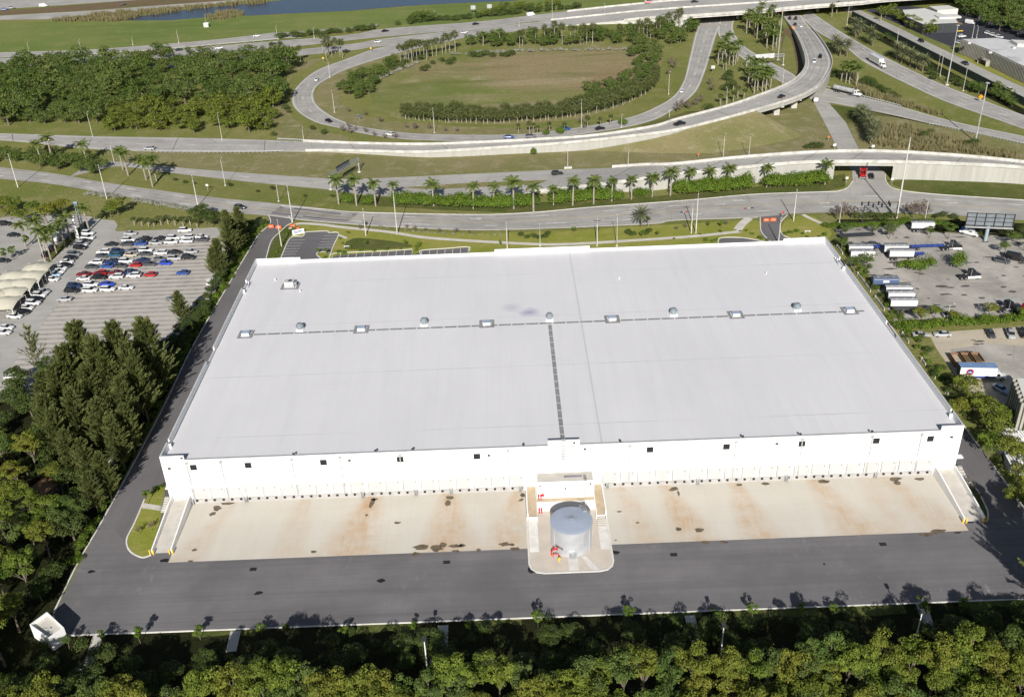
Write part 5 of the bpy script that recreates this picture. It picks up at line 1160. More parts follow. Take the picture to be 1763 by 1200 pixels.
line('dark_shrub', [(1490, 378), (1500, 377), (1510, 380), (1522, 378), (1535, 376), (1610, 376), (1625, 374), (1640, 376), (1650, 388), (1660, 398), (1752, 412), (1760, 400), (1475, 376), (1735, 400)], 'dark shrub', 'below the street on the right', 'shrubs below the street', (.9, 1.5))
plant('dark_shrub', W(1690, 410), 1.2, 'dark shrub under the billboard'); plant('green_shrub', W(1755, 745), 1.7, 'yellow-green palm-like shrub beside the ribbed building at the right')
# garden in front of the warehouse
line('grey_shrub', [(x, y) for x, y in ((655, 392), (668, 394), (698, 397.5), (712, 400), (722, 401), (736, 402), (750, 403), (764, 403.5), (780, 404.5), (797, 405), (812, 405.5), (826, 406), (840, 407), (852, 406), (862, 406))], 'low grey shrub', 'between street and pavement', 'grey shrubs between street and pavement', (.35, .6), (.8, 1.2))
line('bare_tree', [(715, 397), (733, 399), (756, 401), (785, 402), (808, 403), (620, 396), (700, 394), (1165, 397), (1180, 394), (1250, 389)], 'small pale garden tree', 'between street and pavement', 'small pale trees by the street', (.5, .8))
line('dark_shrub', [(898, 408), (908, 410), (918, 411), (930, 412), (938, 409), (943, 404), (1085, 405), (1092, 407), (1110, 404), (1118, 400)], 'rounded dark bush', 'on the lawn before the street', 'bushes on the front lawn', (.6, 1.0))
line('young_tree', [(630, 424), (629, 392), (698, 424), (722, 428), (988, 403), (1031, 402), (862, 424), (548, 438), (563, 441), (1220, 392), (1241, 394), (508, 401), (1105, 410), (1132, 408)], 'small upright tree', 'on the front lawn', 'small trees on the front lawn', (.4, .6))
line('green_shrub', [(583, 436), (592, 438), (645, 433), (602, 428), (590, 420), (586, 412), (600, 402), (490, 414), (485, 420), (480, 428), (475, 436), (470, 444), (496, 404), (504, 398), (512, 400), (520, 398), (620, 433), (665, 431), (690, 430), (716, 432), (717, 427), (560, 445)], 'low garden shrub', 'around the front car park', 'shrubs around the front car park', (.35, .65), (.8, 1.1))
line('green_shrub', [(1215, 416), (1226, 417), (1160, 412), (1205, 404), (1240, 400), (1285, 398), (1295, 404), (1310, 412), (1322, 414), (1352, 404), (1362, 402), (1372, 400), (1382, 404), (1390, 410), (1400, 412), (1412, 410), (1420, 405), (1232, 415)], 'low garden shrub', 'at the right front entry', 'shrubs at the right front entry', (.35, .7), (.8, 1.1))
plant('date_palm', W(1104, 392), .95, 'spiky date palm on the lawn between street and warehouse')
plant('cabbage_palm', W(1116, 391), .6, 'short fan palm next to the spiky date palm')
# royal palms and clipped bushes along the street
RP = [(583.5, 352, 309), (614, 354, 309), (647, 355.6, 315), (678.6, 346, 318), (746.6, 355, 316.5), (815, 360, 320), (850, 357, 320), (884.6, 360, 313), (918.6, 366, 320), (953, 354, 325), (986, 354, 311), (1022, 352, 311), (1053, 347, 311), (1087, 343.6, 308), (1122.6, 340, 304.6), (1154, 337, 296), (1188.6, 330, 294), (1221, 328, 292.6), (1254, 325, 289), (1319.6, 323, 287.6), (1420, 318, 280.7)]
for i, (x, y, hy) in enumerate(RP):
    h = hpole((x, y), (x, hy)); plant('royal_palm', W(x, y), h/8.3, 'royal palm with grey trunk in the street row, %s' % rank(i, len(RP)), 'royal palms along the street')
lineW('clipped_bush', along([(684, 351), (740, 354), (800, 357), (860, 358), (915, 355)], 22, .5, 21), 'bright leafy bush', 'in the long hedge below the palms', 'long hedge under the palms', (1.1, 1.35), (1, 1.3))
lineW('clipped_bush', along([(955, 350), (1000, 347), (1058, 344)], 12, .5, 22), 'bright leafy bush', 'in the short hedge under the middle palms', 'short hedge under the palms', (1.15, 1.4), (1, 1.3))
lineW('clipped_bush', along([(1165, 334), (1220, 331), (1285, 326)], 12, .5, 23)+along([(1325, 324), (1370, 322), (1415, 318)], 9, .5, 24), 'bright leafy bush', 'against the tall white ramp wall', 'hedges against the ramp wall', (1.2, 1.45), (1.1, 1.4))
line('clipped_bush', [(596, 347), (602, 348), (630, 352), (637, 350), (1100, 340), (1110, 339)], 'rounded bright bush', 'between the street palms', 'single bushes between the palms', (.9, 1.1))
# between the left streets
line('royal_palm', [(221, 303), (212, 293), (263, 322), (270, 312), (252, 310), (72, 282), (90, 276), (150, 282)], 'tall palm', 'between the left roads', 'tall palms between the left roads', (1.0, 1.25))
wood('thicket_tree', poisson([(-60, 262), (0, 264), (100, 268), (160, 278), (182, 290), (168, 302), (100, 295), (0, 283), (-60, 276)], 34, 4.0, 31), 3, 'bushy tree', 'in the thicket left of the palms', 'thicket between the left roads', (.45, .65))
lineW('grey_shrub', along([(152, 336), (180, 339), (212, 344)], 14, .8, 32)+along([(230, 347), (280, 355), (340, 365)], 22, .6, 33), 'silvery shrub', 'along the lower edge of the left street', 'silvery shrubs along the street', (.75, 1.1))
line('dark_shrub', [(443, 332), (398, 322), (525, 340), (574, 340), (471, 328), (302, 312), (318, 316), (335, 318)], 'small dark shrub', 'on the verge between the left roads', 'small shrubs on the verge', (.5, .9))
line('shade_tree', [(192, 375), (205, 372), (20, 378), (8, 372), (40, 385), (82, 385), (95, 378), (110, 374), (30, 368), (60, 372)], 'round shade tree', 'above the left car park', 'shade trees above the left car park', (.8, 1.2))
line('cabbage_palm', [(232, 388), (245, 389), (256, 390), (266, 390), (278, 388), (290, 386), (302, 388), (316, 390), (328, 388), (340, 392)], 'short fan palm', 'in the bed above the parked rows', 'fan palms above the parked rows', (.85, 1.05), (.5, .6))
line('dark_tree', [(340, 385), (355, 388), (366, 392), (350, 378), (378, 388)], 'dark tree', 'at the right end of the fan palm bed', 'dark trees beside the fan palms', (.6, .8))
line('royal_palm', [(88, 448), (98, 436), (112, 424), (122, 414), (154, 398), (80, 440), (45, 425), (70, 425)], 'tall leaning palm', 'on the grass strip by the car park', 'palms on the car park strip', (1.0, 1.2))
line('young_tree', [(12, 452), (24, 448), (48, 428)], 'small tree', 'on a kerbed bed left of the awnings', 'small trees left of the awnings', (.9, 1.2))
# big wood in the upper left
WD = poisson([(-90, 222), (-90, 118), (0, 116), (120, 112), (215, 112), (330, 108), (420, 98), (470, 97), (500, 112), (492, 150), (482, 180), (474, 205), (470, 226), (430, 232), (200, 228), (180, 216), (100, 214), (60, 218)], 270, 7.0, 41)
front = []; back = []
for p in WD:
    a, b = proj((p[0], p[1], 0))
    (front if (185 < a < 480 and b > 184+max(0, (300-a))*.1) else back).append(p)
wood('wood_tree', back, 7, 'dark tree', 'of the upper left wood', 'dark trees of the upper left wood', (.6, 1.35), (.7, 1.2))
wood('bright_wood_tree', front, 3, 'bright olive tree', 'at the sunny edge of the wood', 'bright trees at the wood edge', (.65, 1.2), (.75, 1.15))
line('tall_palm', [(195, 130), (205, 133), (85, 150), (262, 112), (272, 114), (283, 114), (300, 112), (328, 111), (350, 110), (470, 98), (485, 97), (518, 108)], 'fan palm', 'standing out of the upper left wood', 'fan palms in the upper left wood', (.75, .95))
line('tall_palm', [(562, 102), (572, 98), (586, 98), (566, 94), (578, 92), (590, 100), (556, 92)], 'tall fan palm', 'in the clump left of the loop', 'palm clump left of the loop', (.85, 1.1))
line('dark_shrub', [(492, 190), (487, 178), (498, 195), (470, 235), (540, 225), (556, 232)], 'dark shrub', 'on the verge left of the loop', 'shrubs left of the loop', (.8, 1.3))
line('bare_tree', [(600, 222), (613, 226), (630, 230), (645, 236), (663, 240), (680, 240), (590, 228), (604, 232), (700, 222), (715, 224), (740, 224), (767, 228), (788, 228), (629, 200), (600, 195), (655, 212), (714, 222), (1000, 214)], 'bare roadside tree', 'around the lower loop verge', 'bare trees around the loop', (.8, 1.3))
# loop interior
wood('rim_tree', poisson([(588, 152), (606, 140), (640, 128), (690, 108), (676, 120), (655, 140), (640, 170), (612, 176), (592, 166)], 22, 4.0, 51), 2, 'dark tree', 'at the left end of the loop', 'dark trees at the left end of the loop', (.5, .75))
line('dark_shrub', [(700, 110), (712, 106), (726, 104), (735, 118), (728, 124), (746, 112), (760, 108), (776, 112), (780, 106), (812, 100), (826, 99), (838, 97), (850, 99), (862, 98), (872, 99), (880, 97), (690, 118), (676, 122)], 'dark green bush', 'on the upper left rim of the loop', 'bushes on the loop rim', (1.0, 1.7))
lineW('grey_shrub', along([(644, 142), (668, 130), (700, 118), (720, 110)], 9, 1, 52)+along([(780, 96), (900, 90), (1000, 88), (1140, 88)], 34, 1, 53), 'silvery bush', 'on the upper rim of the loop', 'silvery bushes on the loop rim', (.9, 1.4))
wood('rim_tree', poisson([(790, 78), (860, 66), (960, 66), (1060, 62), (1120, 50), (1165, 34), (1200, 40), (1194, 62), (1170, 76), (1130, 84), (1040, 76), (960, 80), (860, 84)], 70, 5.0, 54), 3, 'green tree', 'between highway and loop meadow', 'trees between highway and loop', (.5, .85))
wood('rim_tree', poisson([(1085, 92), (1135, 84), (1132, 110), (1118, 135), (1096, 150), (1060, 165), (1010, 172), (1000, 160), (1060, 146), (1096, 125)], 44, 3.8, 55), 4, 'green tree', 'on the right rim of the loop', 'trees on the right rim of the loop', (.42, .65))
TPX = [(690, 108), (697, 107), (704, 106), (712, 104), (718, 104), (724, 102), (730, 100), (737, 99), (745, 98), (752, 97), (762, 94), (768, 93), (775, 93), (784, 90), (735, 106), (710, 108), (700, 110), (895, 84), (900, 80), (922, 76), (938, 75), (948, 76), (955, 73), (968, 77), (982, 74), (990, 73), (1000, 78), (1004, 76), (1010, 77), (1020, 76), (1066, 71), (1093, 70), (1100, 68), (1108, 66), (1114, 64), (1120, 67), (1130, 65), (1136, 63), (1150, 58), (1162, 55), (1170, 50)]
line('tall_palm', TPX, 'tall fan palm', 'in the ragged line above the loop meadow', 'tall palms above the loop meadow', (.85, 1.15))
line('royal_palm', [(832, 80), (860, 78)], 'dark feathery palm', 'above the loop meadow', 'feathery palms above the loop', (.8, 1.0))
P1 = along([(696, 206), (740, 209), (790, 212), (850, 213), (930, 208), (1000, 200), (1060, 185), (1100, 168), (1124, 150), (1130, 130)], 66, .8, 56); P2 = along([(700, 198), (760, 201), (850, 205), (930, 200), (1000, 190), (1060, 173), (1095, 158)], 44, 1.0, 57)
lineW('row_palm', P1, 'fan palm', 'in the front row of the loop', 'front row of fan palms in the loop', (.85, 1.1)); lineW('row_palm', P2, 'fan palm', 'in the second row of the loop', 'second row of fan palms in the loop', (.85, 1.1))
line('cabbage_palm', [(912, 232), (925, 234), (918, 228), (893, 230), (946, 230), (972, 230), (1007, 226), (1012, 224), (1034, 220), (1050, 218)], 'stout fan palm', 'between the loop and the flyover', 'stout palms between loop and flyover', (.65, 1.0))
line('clipped_bush', [(918, 266), (1010, 254), (940, 233), (965, 231), (1072, 216)], 'round green bush', 'beside the flyover wall', 'round bushes beside the flyover', (.6, 1.0), (1, 1.3))
# upper right triangles
G1 = [(1306, 42), (1298, 62), (1303, 68), (1310, 66), (1318, 72), (1320, 84), (1330, 86), (1336, 82), (1312, 56), (1290, 48), (1285, 58), (1325, 60), (1332, 66), (1341, 74), (1322, 46), (1310, 36), (1328, 40), (1300, 52), (1316, 62), (1340, 56)]
line('royal_palm', G1, 'royal palm', 'in the grove under the overpass', 'royal palm grove under the overpass', (1.0, 1.25))
line('dark_shrub', [(1308, 52), (1316, 56), (1324, 52), (1332, 58), (1314, 68), (1322, 72), (1330, 78), (1305, 46), (1318, 44), (1328, 46), (1338, 62), (1336, 72)], 'dark undergrowth bush', 'in the palm grove under the overpass', 'undergrowth of the palm grove', (1.4, 2.2), (1, 1.6))
G2 = [(1243, 108), (1250, 110), (1255, 112), (1262, 114), (1266, 112), (1240, 100), (1248, 98), (1258, 102), (1270, 106), (1246, 90), (1254, 90), (1236, 112)]
line('royal_palm', G2, 'royal palm', 'in the cluster beside the loop exit', 'royal palms beside the loop exit', (.95, 1.2))
G3 = [(1294, 150), (1304, 156), (1312, 160), (1318, 158), (1326, 156), (1296, 142), (1306, 146), (1316, 148), (1290, 136), (1300, 134), (1310, 138), (1322, 146), (1298, 162), (1288, 148)]
line('royal_palm', G3, 'royal palm', 'in the cluster above the flyover', 'royal palms above the flyover', (.95, 1.2))
line('cabbage_palm', [(1245, 120), (1250, 122), (1240, 182), (1252, 180), (1262, 178), (1270, 170), (1262, 160), (1280, 174)], 'fan palm', 'between loop exit and flyover', 'fan palms between loop exit and flyover', (.8, 1.0))
line('dark_shrub', [(1250, 140), (1258, 150), (1248, 158), (1266, 150), (1254, 130), (1218, 192)], 'dark bush', 'between loop exit and flyover', 'bushes between loop exit and flyover', (1.2, 1.9))
line('bare_tree', [(1226, 158), (1222, 148), (1196, 184), (1205, 178), (1186, 190), (1176, 188), (1166, 195), (1150, 130), (1160, 120), (1155, 112)], 'bare brown tree', 'beside the right side of the loop', 'bare trees right of the loop', (1.2, 2.0))
line('date_palm', [(1440, 92), (1446, 98), (1458, 98), (1436, 84), (1473, 66), (1480, 62), (1502, 80), (1496, 76), (1543, 103), (1552, 108), (1548, 100), (1566, 114), (1577, 119), (1588, 124), (1470, 58)], 'grey-green date palm', 'along the inner side of the highway', 'date palms along the highway', (.95, 1.2))
line('royal_palm', [(1448, 140), (1456, 144), (1462, 145), (1470, 146), (1476, 142), (1474, 150), (1466, 138), (1453, 136)], 'palm', 'between highway and tanker truck', 'palms between highway and tanker truck', (.9, 1.1))
line('dark_shrub', [(1486, 145), (1495, 148), (1505, 150), (1512, 154), (1520, 158), (1528, 162), (1536, 166), (1543, 170), (1432, 128), (1436, 134), (1490, 140), (1500, 144)], 'dark green bush', 'right of the palms by the tanker truck', 'bushes right of the tanker palms', (1.0, 1.5))
wood('tall_grass_clump', poisson([(1478, 150), (1500, 158), (1530, 168), (1600, 192), (1640, 206), (1560, 184), (1500, 168), (1470, 156)], 46, 2.6, 61), 1, 'dry tall grass clump', 'above the tanker road', 'dry grass above the tanker road', (.9, 1.4))
wood('tall_grass_clump', poisson([(1500, 214), (1560, 218), (1640, 240), (1720, 262), (1763, 268), (1763, 278), (1660, 270), (1560, 258), (1510, 250), (1496, 232)], 70, 3.4, 62), 2, 'dry tall grass clump', 'on the bank behind the right ramp', 'dry grass behind the right ramp', (.9, 1.5))
line('date_palm', [(1476, 212), (1484, 218), (1490, 224), (1482, 208), (1494, 232), (1498, 240), (1502, 246), (1488, 214), (1498, 250), (1506, 236), (1478, 204)], 'drooping date palm', 'in the dense clump right of the side road', 'date palm clump right of the side road', (.75, .95))
line('dark_shrub', [(1400, 256), (1390, 257), (1410, 258), (1590, 236), (1600, 232), (1660, 250), (1672, 252), (1680, 250), (1278, 208)], 'dark shrub', 'on the banks around the side road', 'shrubs around the side road', (.9, 1.5))
line('dark_shrub', [(1530, 68), (1535, 72), (1518, 70), (1604, 130), (1612, 138), (1640, 142), (1650, 148), (1656, 150), (1600, 124), (1530, 98)], 'dark shrub', 'along the highway fence', 'shrubs along the highway fence', (1.2, 1.8))
line('field_tree', [(1674, 158), (1684, 162), (1710, 168), (1722, 172), (1732, 178), (1742, 184), (1735, 170), (1716, 160)], 'green tree', 'between highway and side street fence', 'trees between highway and fence', (.45, .7))
line('roadside_bright_tree', [(1516, 28), (1524, 30), (1534, 24), (1543, 33), (1550, 38), (1560, 42), (1566, 46), (1575, 52), (1585, 55), (1596, 60), (1606, 58), (1540, 14), (1528, 12), (1604, 54)], 'bright green tree', 'in front of the white-roofed restaurant', 'bright trees in front of the restaurant', (.65, .95))
wood('wood_tree', poisson([(1640, 10), (1763, 6), (1860, 6), (1860, 92), (1763, 68), (1720, 56), (1690, 46), (1668, 36)], 70, 6.0, 64), 4, 'dark tree', 'of the upper right wood', 'trees of the upper right wood', (.85, 1.3))
line('cabbage_palm', [(1516, 38), (1440, 24), (1432, 30)], 'fan palm', 'beside the far bridge piers', 'fan palms beside the bridge piers', (1, 1.3)); plant('tall_palm', W(1668, 27), 1.2, 'tall fan palm in front of the upper right wood')
# strip between the far carriageways and lake shore
lineW('dark_shrub', along([(480, 68), (560, 60), (640, 53)], 16, 1.5, 71)+along([(690, 44), (740, 38), (800, 34), (900, 24), (1000, 14)], 34, 2, 72), 'dark hedge bush', 'along the far side of the highway', 'bushes along the far side of the highway', (1.2, 2.0))
lineW('grey_shrub', along([(486, 64), (540, 58), (600, 54), (650, 47)], 20, 1, 73), 'silvery bush', 'above the far carriageway', 'silvery bushes above the highway', (1.1, 1.6))
line('roadside_bright_tree', [(833, 30), (840, 28), (852, 26), (860, 24), (930, 16), (945, 14), (952, 12), (960, 10), (890, 18), (900, 17)], 'yellow-green tree', 'on the far field beyond the highway', 'bright trees beyond the highway', (.45, .7))
line('field_tree', [(710, 38), (720, 40), (730, 36), (742, 38), (870, 24), (880, 26), (908, 20), (915, 20)], 'dark tree', 'on the far field beyond the highway', 'dark trees beyond the highway', (.55, .85))
wood('tall_grass_clump', poisson([(85, 38), (160, 26), (300, 16), (380, 8), (460, 2), (455, 6), (357, 14), (240, 30), (205, 38)], 90, 3.2, 74), 3, 'reed clump', 'on the lake shore', 'reeds on the left lake shore', (1.2, 1.9)); wood('tall_grass_clump', poisson([(355, 31), (372, 22), (400, 20), (425, 27), (400, 33), (360, 35)], 22, 2.6, 75), 2, 'reed clump', 'on the lake headland', 'reeds on the lake headland', (1.2, 1.7))
line('cabbage_palm', [(1130, 8), (1140, 10)], 'fan palm', 'at the far edge beyond the overpass', 'fan palms beyond the overpass', (.8, 1)) if False else None

# ------------------------------------------------------------------ vehicles
PAINT = {'white': (.72, .72, .72), 'silver': (.42, .43, .44), 'grey': (.16, .17, .18), 'dark grey': (.06, .065, .07), 'black': (.012, .012, .014), 'red': (.42, .012, .012), 'dark red': (.2, .01, .015), 'blue': (.02, .075, .30),
         'bright blue': (.015, .06, .5), 'dark blue': (.012, .03, .10), 'beige': (.5, .45, .36), 'teal blue': (.02, .1, .17), 'pale blue': (.35, .45, .58)}
for k, c in PAINT.items():
    m, nt_, b_ = newmat('car_paint_'+k.replace(' ', '_')); b_.inputs['Base Color'].default_value = rgb(c); b_.inputs['Roughness'].default_value = .28; b_.inputs['Coat Weight'].default_value = .6; b_.inputs['Specular IOR Level'].default_value = .5; M['paint '+k] = m
def loft(mb, st, mi=0):
    """stations (x, z0, z1, halfwidth bottom, halfwidth top) -> closed hull with a rounded shoulder"""
    b = len(mb.v); n = 8
    for x, z0, z1, w0, w1 in st:
        zm = z0+(z1-z0)*.6
        mb.v += [(x, -w0*.92, z0), (x, -w0, zm), (x, -w1, z1-.03), (x, -w1*.6, z1), (x, w1*.6, z1), (x, w1, z1-.03), (x, w0, zm), (x, w0*.92, z0)]
    for k in range(len(st)-1):
        for i in range(n):
            j = (i+1) % n; mb.f.append((b+k*n+i, b+(k+1)*n+i, b+(k+1)*n+j, b+k*n+j)); mb.m.append(mi); mb.t.append(.5)
    mb.f.append(tuple(b+i for i in range(n))); mb.m.append(mi); mb.t.append(.5)
    e = b+(len(st)-1)*n; mb.f.append(tuple(e+i for i in reversed(range(n)))); mb.m.append(mi); mb.t.append(.5)
STY = {
 'sedan': dict(L=4.7, body=[(-2.35, .45, .85, .72, .66), (-2.2, .3, 1.0, .86, .78), (-1.3, .25, 1.02, .9, .8), (.9, .25, .95, .9, .8), (1.9, .27, .82, .86, .74), (2.3, .35, .66, .74, .62)], cab=[(-1.75, 1.0, .7), (-.95, 1.43, .56), (.25, 1.46, .56), (1.05, .93, .72)]),
 'suv': dict(L=4.8, body=[(-2.4, .5, 1.1, .8, .74), (-2.25, .35, 1.18, .92, .84), (-1.3, .3, 1.16, .94, .84), (.9, .3, 1.1, .94, .84), (1.95, .32, 1.0, .9, .78), (2.35, .42, .8, .8, .68)], cab=[(-2.25, 1.15, .78), (-1.9, 1.7, .64), (.3, 1.74, .64), (1.1, 1.08, .78)]),
 'hatch': dict(L=4.2, body=[(-2.1, .45, .95, .76, .7), (-1.95, .3, 1.02, .88, .8), (-1.1, .25, 1.02, .89, .8), (.8, .25, .96, .89, .8), (1.7, .27, .85, .85, .73), (2.05, .35, .68, .74, .62)], cab=[(-1.95, 1.0, .72), (-1.4, 1.5, .58), (.25, 1.52, .58), (1.0, .94, .73)]),
 'van': dict(L=5.8, body=[(-2.9, .5, 2.35, .9, .8), (-2.8, .35, 2.5, .98, .86), (1.2, .35, 2.5, .98, .84), (1.9, .35, 1.5, .97, .85), (2.6, .38, 1.15, .9, .8), (2.85, .45, .9, .82, .7)], cab=[(.9, 1.5, .86), (1.0, 2.3, .7), (1.15, 2.3, .7), (2.05, 1.42, .85)]),
 'pickup': dict(L=5.6, body=[(-2.8, .55, 1.05, .86, .8), (-2.7, .4, 1.1, .96, .9), (-.9, .4, 1.1, .97, .9), (.9, .38, 1.14, .97, .88), (2.2, .4, 1.08, .94, .82), (2.7, .5, .9, .86, .74)], cab=[(-.95, 1.1, .8), (-.75, 1.75, .66), (.7, 1.78, .66), (1.4, 1.12, .8)])}
CARS = {}
def car_meshes(style, col):
    if (style, col) in CARS: return CARS[(style, col)]
    s = STY[style]; L = s['L']; body = MB(); loft(body, s['body'], 0)
    if style == 'pickup': body.box(-2.65, -1.0, -.78, .78, 1.105, 1.12, 1)
    x0, x1, x2, x3 = [c[0] for c in s['cab']]; z = s['cab'][1][1]; w_ = s['cab'][1][2]
    body.box(x1-.03, x2+.03, -w_-.02, w_+.02, z-.01, z+.05, 0, (.06, .06))
    for sgn in (-1, 1):
        body.box(min(p[0] for p in s['body'])-.01, min(p[0] for p in s['body'])+.06, sgn*.62-.14, sgn*.62+.14, .72, .86, 2)
        body.box(max(p[0] for p in s['body'])-.22, max(p[0] for p in s['body'])+.0, sgn*.5-.15, sgn*.5+.15, .56, .68, 3)
        body.box(s['cab'][3][0]-.5, s['cab'][3][0]-.3, sgn*.98-.1, sgn*.98+.1, 1.0, 1.14, 0)
    g = MB(); v = []
    for x, zz, ww in s['cab']: v += [(x, -ww, zz), (x, ww, zz)]
    g.v = [(x0, -s['cab'][0][2], s['cab'][0][1]-.03), (x0, s['cab'][0][2], s['cab'][0][1]-.03), (x1, -w_, z), (x1, w_, z), (x2, -w_, z), (x2, w_, z), (x3, -s['cab'][3][2], s['cab'][3][1]-.03), (x3, s['cab'][3][2], s['cab'][3][1]-.03)]
    g.f = [(0, 1, 3, 2), (2, 3, 5, 4), (4, 5, 7, 6), (0, 2, 4, 6), (1, 7, 5, 3), (0, 6, 7, 1)]; g.m = [0]*6; g.t = [.5]*6
    wm = MB().tube((0, -.11, 0), (0, .11, 0), .33, n=14, mi=0); wm.tube((0, -.115, 0), (0, .115, 0), .2, n=10, mi=1)
    r = (body.mesh('car_body', ['paint '+col, 'black', 'red', 'trim']), g.mesh('windows', 'glass'), wm.mesh('wheel', ['black', 'metal']))
    # one-mesh version for far cars
    a = MB(); a.v = list(body.v); a.f = list(body.f); a.m = list(body.m); a.t = list(body.t)
    b = len(a.v); a.v += g.v; a.f += [tuple(b+i for i in f) for f in g.f]; a.m += [4]*6; a.t += [.5]*6
    for xx in (-L*.31, L*.31):
        for yy in (-.84, .84): a.tube((xx, yy-.11, .33), (xx, yy+.11, .33), .33, n=10, mi=1)
    CARS[(style, col)] = r+(a.mesh('far_car', ['paint '+col, 'black', 'red', 'trim', 'glass']),); return CARS[(style, col)]
def heading(px, py, dx, dy, z=0):
    a = W(px, py, z); b = W(px+dx, py+dy, z); return math.atan2(b.y-a.y, b.x-a.x)
CN = {'sedan': 'sedan', 'suv': 'sport utility car', 'hatch': 'hatchback', 'van': 'van', 'pickup': 'pickup truck'}
def car(px, py, style, col, d, label, group=None, z=0.07, parts=True, name=None):
    p = W(px, py, z+.6); h = heading(px, py, d[0], d[1], z); L = STY[style]['L']
    name = name or {'van': 'van', 'pickup': 'pickup_truck'}.get(style, 'parked_car' if parts else 'car')
    cat = {'van': 'van', 'pickup': 'pickup truck'}.get(style, 'car')
    bm_, gm, wm, fm = car_meshes(style, col)
    if not parts:
        o = link(name, fm, None, (p.x, p.y, z), h); return tag(o, label, cat, group)
    t = thing(name, label, cat, (p.x, p.y, z), h, group)
    link('car_body', bm_, t); link('windows', gm, t)
    for xx in (-L*.31, L*.31):
        for yy in (-.84, .84): link('wheel', wm, t, (xx, yy, .33))
    return t
def A(x, y): return (100+x/5.877, 380+y/5.877)
def B(x, y): return (x/3.335, 340+y/3.335)
w_, s_, g_, dg, k_, r_, dr_, b_, bb, db, be, tb = 'white', 'silver', 'grey', 'dark grey', 'black', 'red', 'dark red', 'blue', 'bright blue', 'dark blue', 'beige', 'teal blue'
ROWS = [('top row', [(535, 238, k_, 'sedan'), (695, 238, dg, 'suv'), (835, 230, b_, 'sedan'), (990, 222, s_, 'sedan'), (1145, 215, w_, 'suv'), (1300, 205, w_, 'suv'), (1455, 190, dg, 'sedan')]),
 ('row behind the top row', [(715, 195, w_, 'suv'), (865, 190, k_, 'suv'), (1030, 180, k_, 'sedan'), (1170, 174, w_, 'suv'), (1310, 168, w_, 'suv'), (1455, 160, w_, 'sedan')]),
 ('back line of the second block', [(460, 315, w_, 'suv'), (605, 310, db, 'suv'), (745, 303, g_, 'sedan'), (890, 298, w_, 'suv')]),
 ('front line of the second block', [(450, 355, dg, 'sedan'), (575, 348, tb, 'suv'), (735, 345, be, 'sedan'), (885, 335, dg, 'sedan'), (1040, 325, w_, 'suv'), (1185, 318, k_, 'sedan'), (1345, 310, s_, 'sedan')]),
 ('back line of the third block', [(385, 420, w_, 'suv'), (540, 415, db, 'suv'), (690, 408, w_, 'suv'), (850, 398, db, 'sedan'), (1030, 388, g_, 'hatch'), (1180, 380, s_, 'suv'), (1320, 370, k_, 'suv')]),
 ('front line of the third block', [(345, 465, dg, 'sedan'), (495, 458, b_, 'sedan'), (640, 455, dg, 'hatch'), (785, 447, r_, 'hatch'), (930, 437, dg, 'sedan'), (1090, 428, bb, 'hatch')]),
 ('back line of the red cars block', [(255, 540, dr_, 'sedan'), (425, 532, r_, 'suv'), (580, 525, dr_, 'sedan'), (745, 523, db, 'suv')]),
 ('front line of the red cars block', [(258, 582, w_, 'sedan'), (425, 572, k_, 'suv'), (590, 565, w_, 'suv'), (765, 554, w_, 'suv'), (930, 545, r_, 'hatch'), (1260, 527, b_, 'hatch')]),
 ('back line of the lowest block', [(165, 660, db, 'suv'), (335, 645, w_, 'suv'), (500, 640, bb, 'sedan')]),
 ('front line of the lowest block', [(140, 708, k_, 'suv'), (325, 703, w_, 'suv'), (505, 693, w_, 'suv'), (690, 675, w_, 'sedan')])]
CR = random.Random(3)
for rn_, L_ in ROWS:
    for i, (x, y, c, st) in enumerate(L_):
        car(*A(x, y), st, c, (-6 if CR.random() < .55 else 6, 0), '%s %s, %s in the %s' % (c, CN[st], rank(i, len(L_)).replace('from the', 'from'), rn_), 'cars in the left car park')
for x, y, c, st, d, l in ((735, 127, s_, 'sedan', (6, 0), 'silver sedan alone at the top left of the parked rows'), (1285, 97, w_, 'suv', (6, -.3), 'white car alone at the top right of the parked rows'),
      (65, 792, s_, 'sedan', (-6, 0), 'silver sedan alone below the lowest block of parked cars'), (1160, 785, g_, 'sedan', (-6, 0), 'grey sedan half hidden by the upright pine'), (1532, 618, w_, 'suv', (1, -6), 'white car parked end-on against the trees at the right of the car park')):
    car(*A(x, y), st, c, d, l, 'single cars in the left car park')
LC = [(505, 205, w_), (505, 231, w_), (488, 250, dg), (470, 268, s_), (460, 288, k_), (425, 325, g_), (405, 346, k_), (385, 368, w_), (380, 389, k_), (350, 405, w_), (332, 424, w_), (312, 443, 'pale blue'), (300, 468, w_), (250, 540, s_), (225, 560, w_), (210, 582, k_), (190, 605, w_), (155, 632, w_), (135, 656, k_), (85, 680, w_), (35, 745, w_), (20, 773, w_)]
for i, (x, y, c) in enumerate(LC):
    st = CR.choice(['sedan', 'suv', 'suv', 'hatch']); car(*B(x, y), st, c, (6, .3), '%s %s, %s from top of the slanting line of cars beside the awnings' % (c, CN[st], ordw(i)), 'slanting line of parked cars')
for x, y, c, st, d, l in ((72, 1027, w_, 'sedan', (-6, 0), 'white sedan alone near the left edge above the pines'), (30, 152, k_, 'suv', (6, 0), 'black car at the left edge above the palms'), (18, 362, k_, 'sedan', (6, 0), 'black car at the left edge level with the palms'), (25, 462, dg, 'suv', (6, 0), 'dark car at the left edge beside the awnings'),
      (332, 232, w_, 'van', (2, -3), 'tall white van behind the palm strip'), (298, 290, k_, 'suv', (2, -3), 'black car behind the white van'), (262, 325, k_, 'suv', (2, -3), 'black car second behind the white van'), (80, 215, k_, 'sedan', (6, 0), 'black sedan at the upper left lot')):
    car(*B(x, y), st, c, d, l, 'cars around the left lot edge')
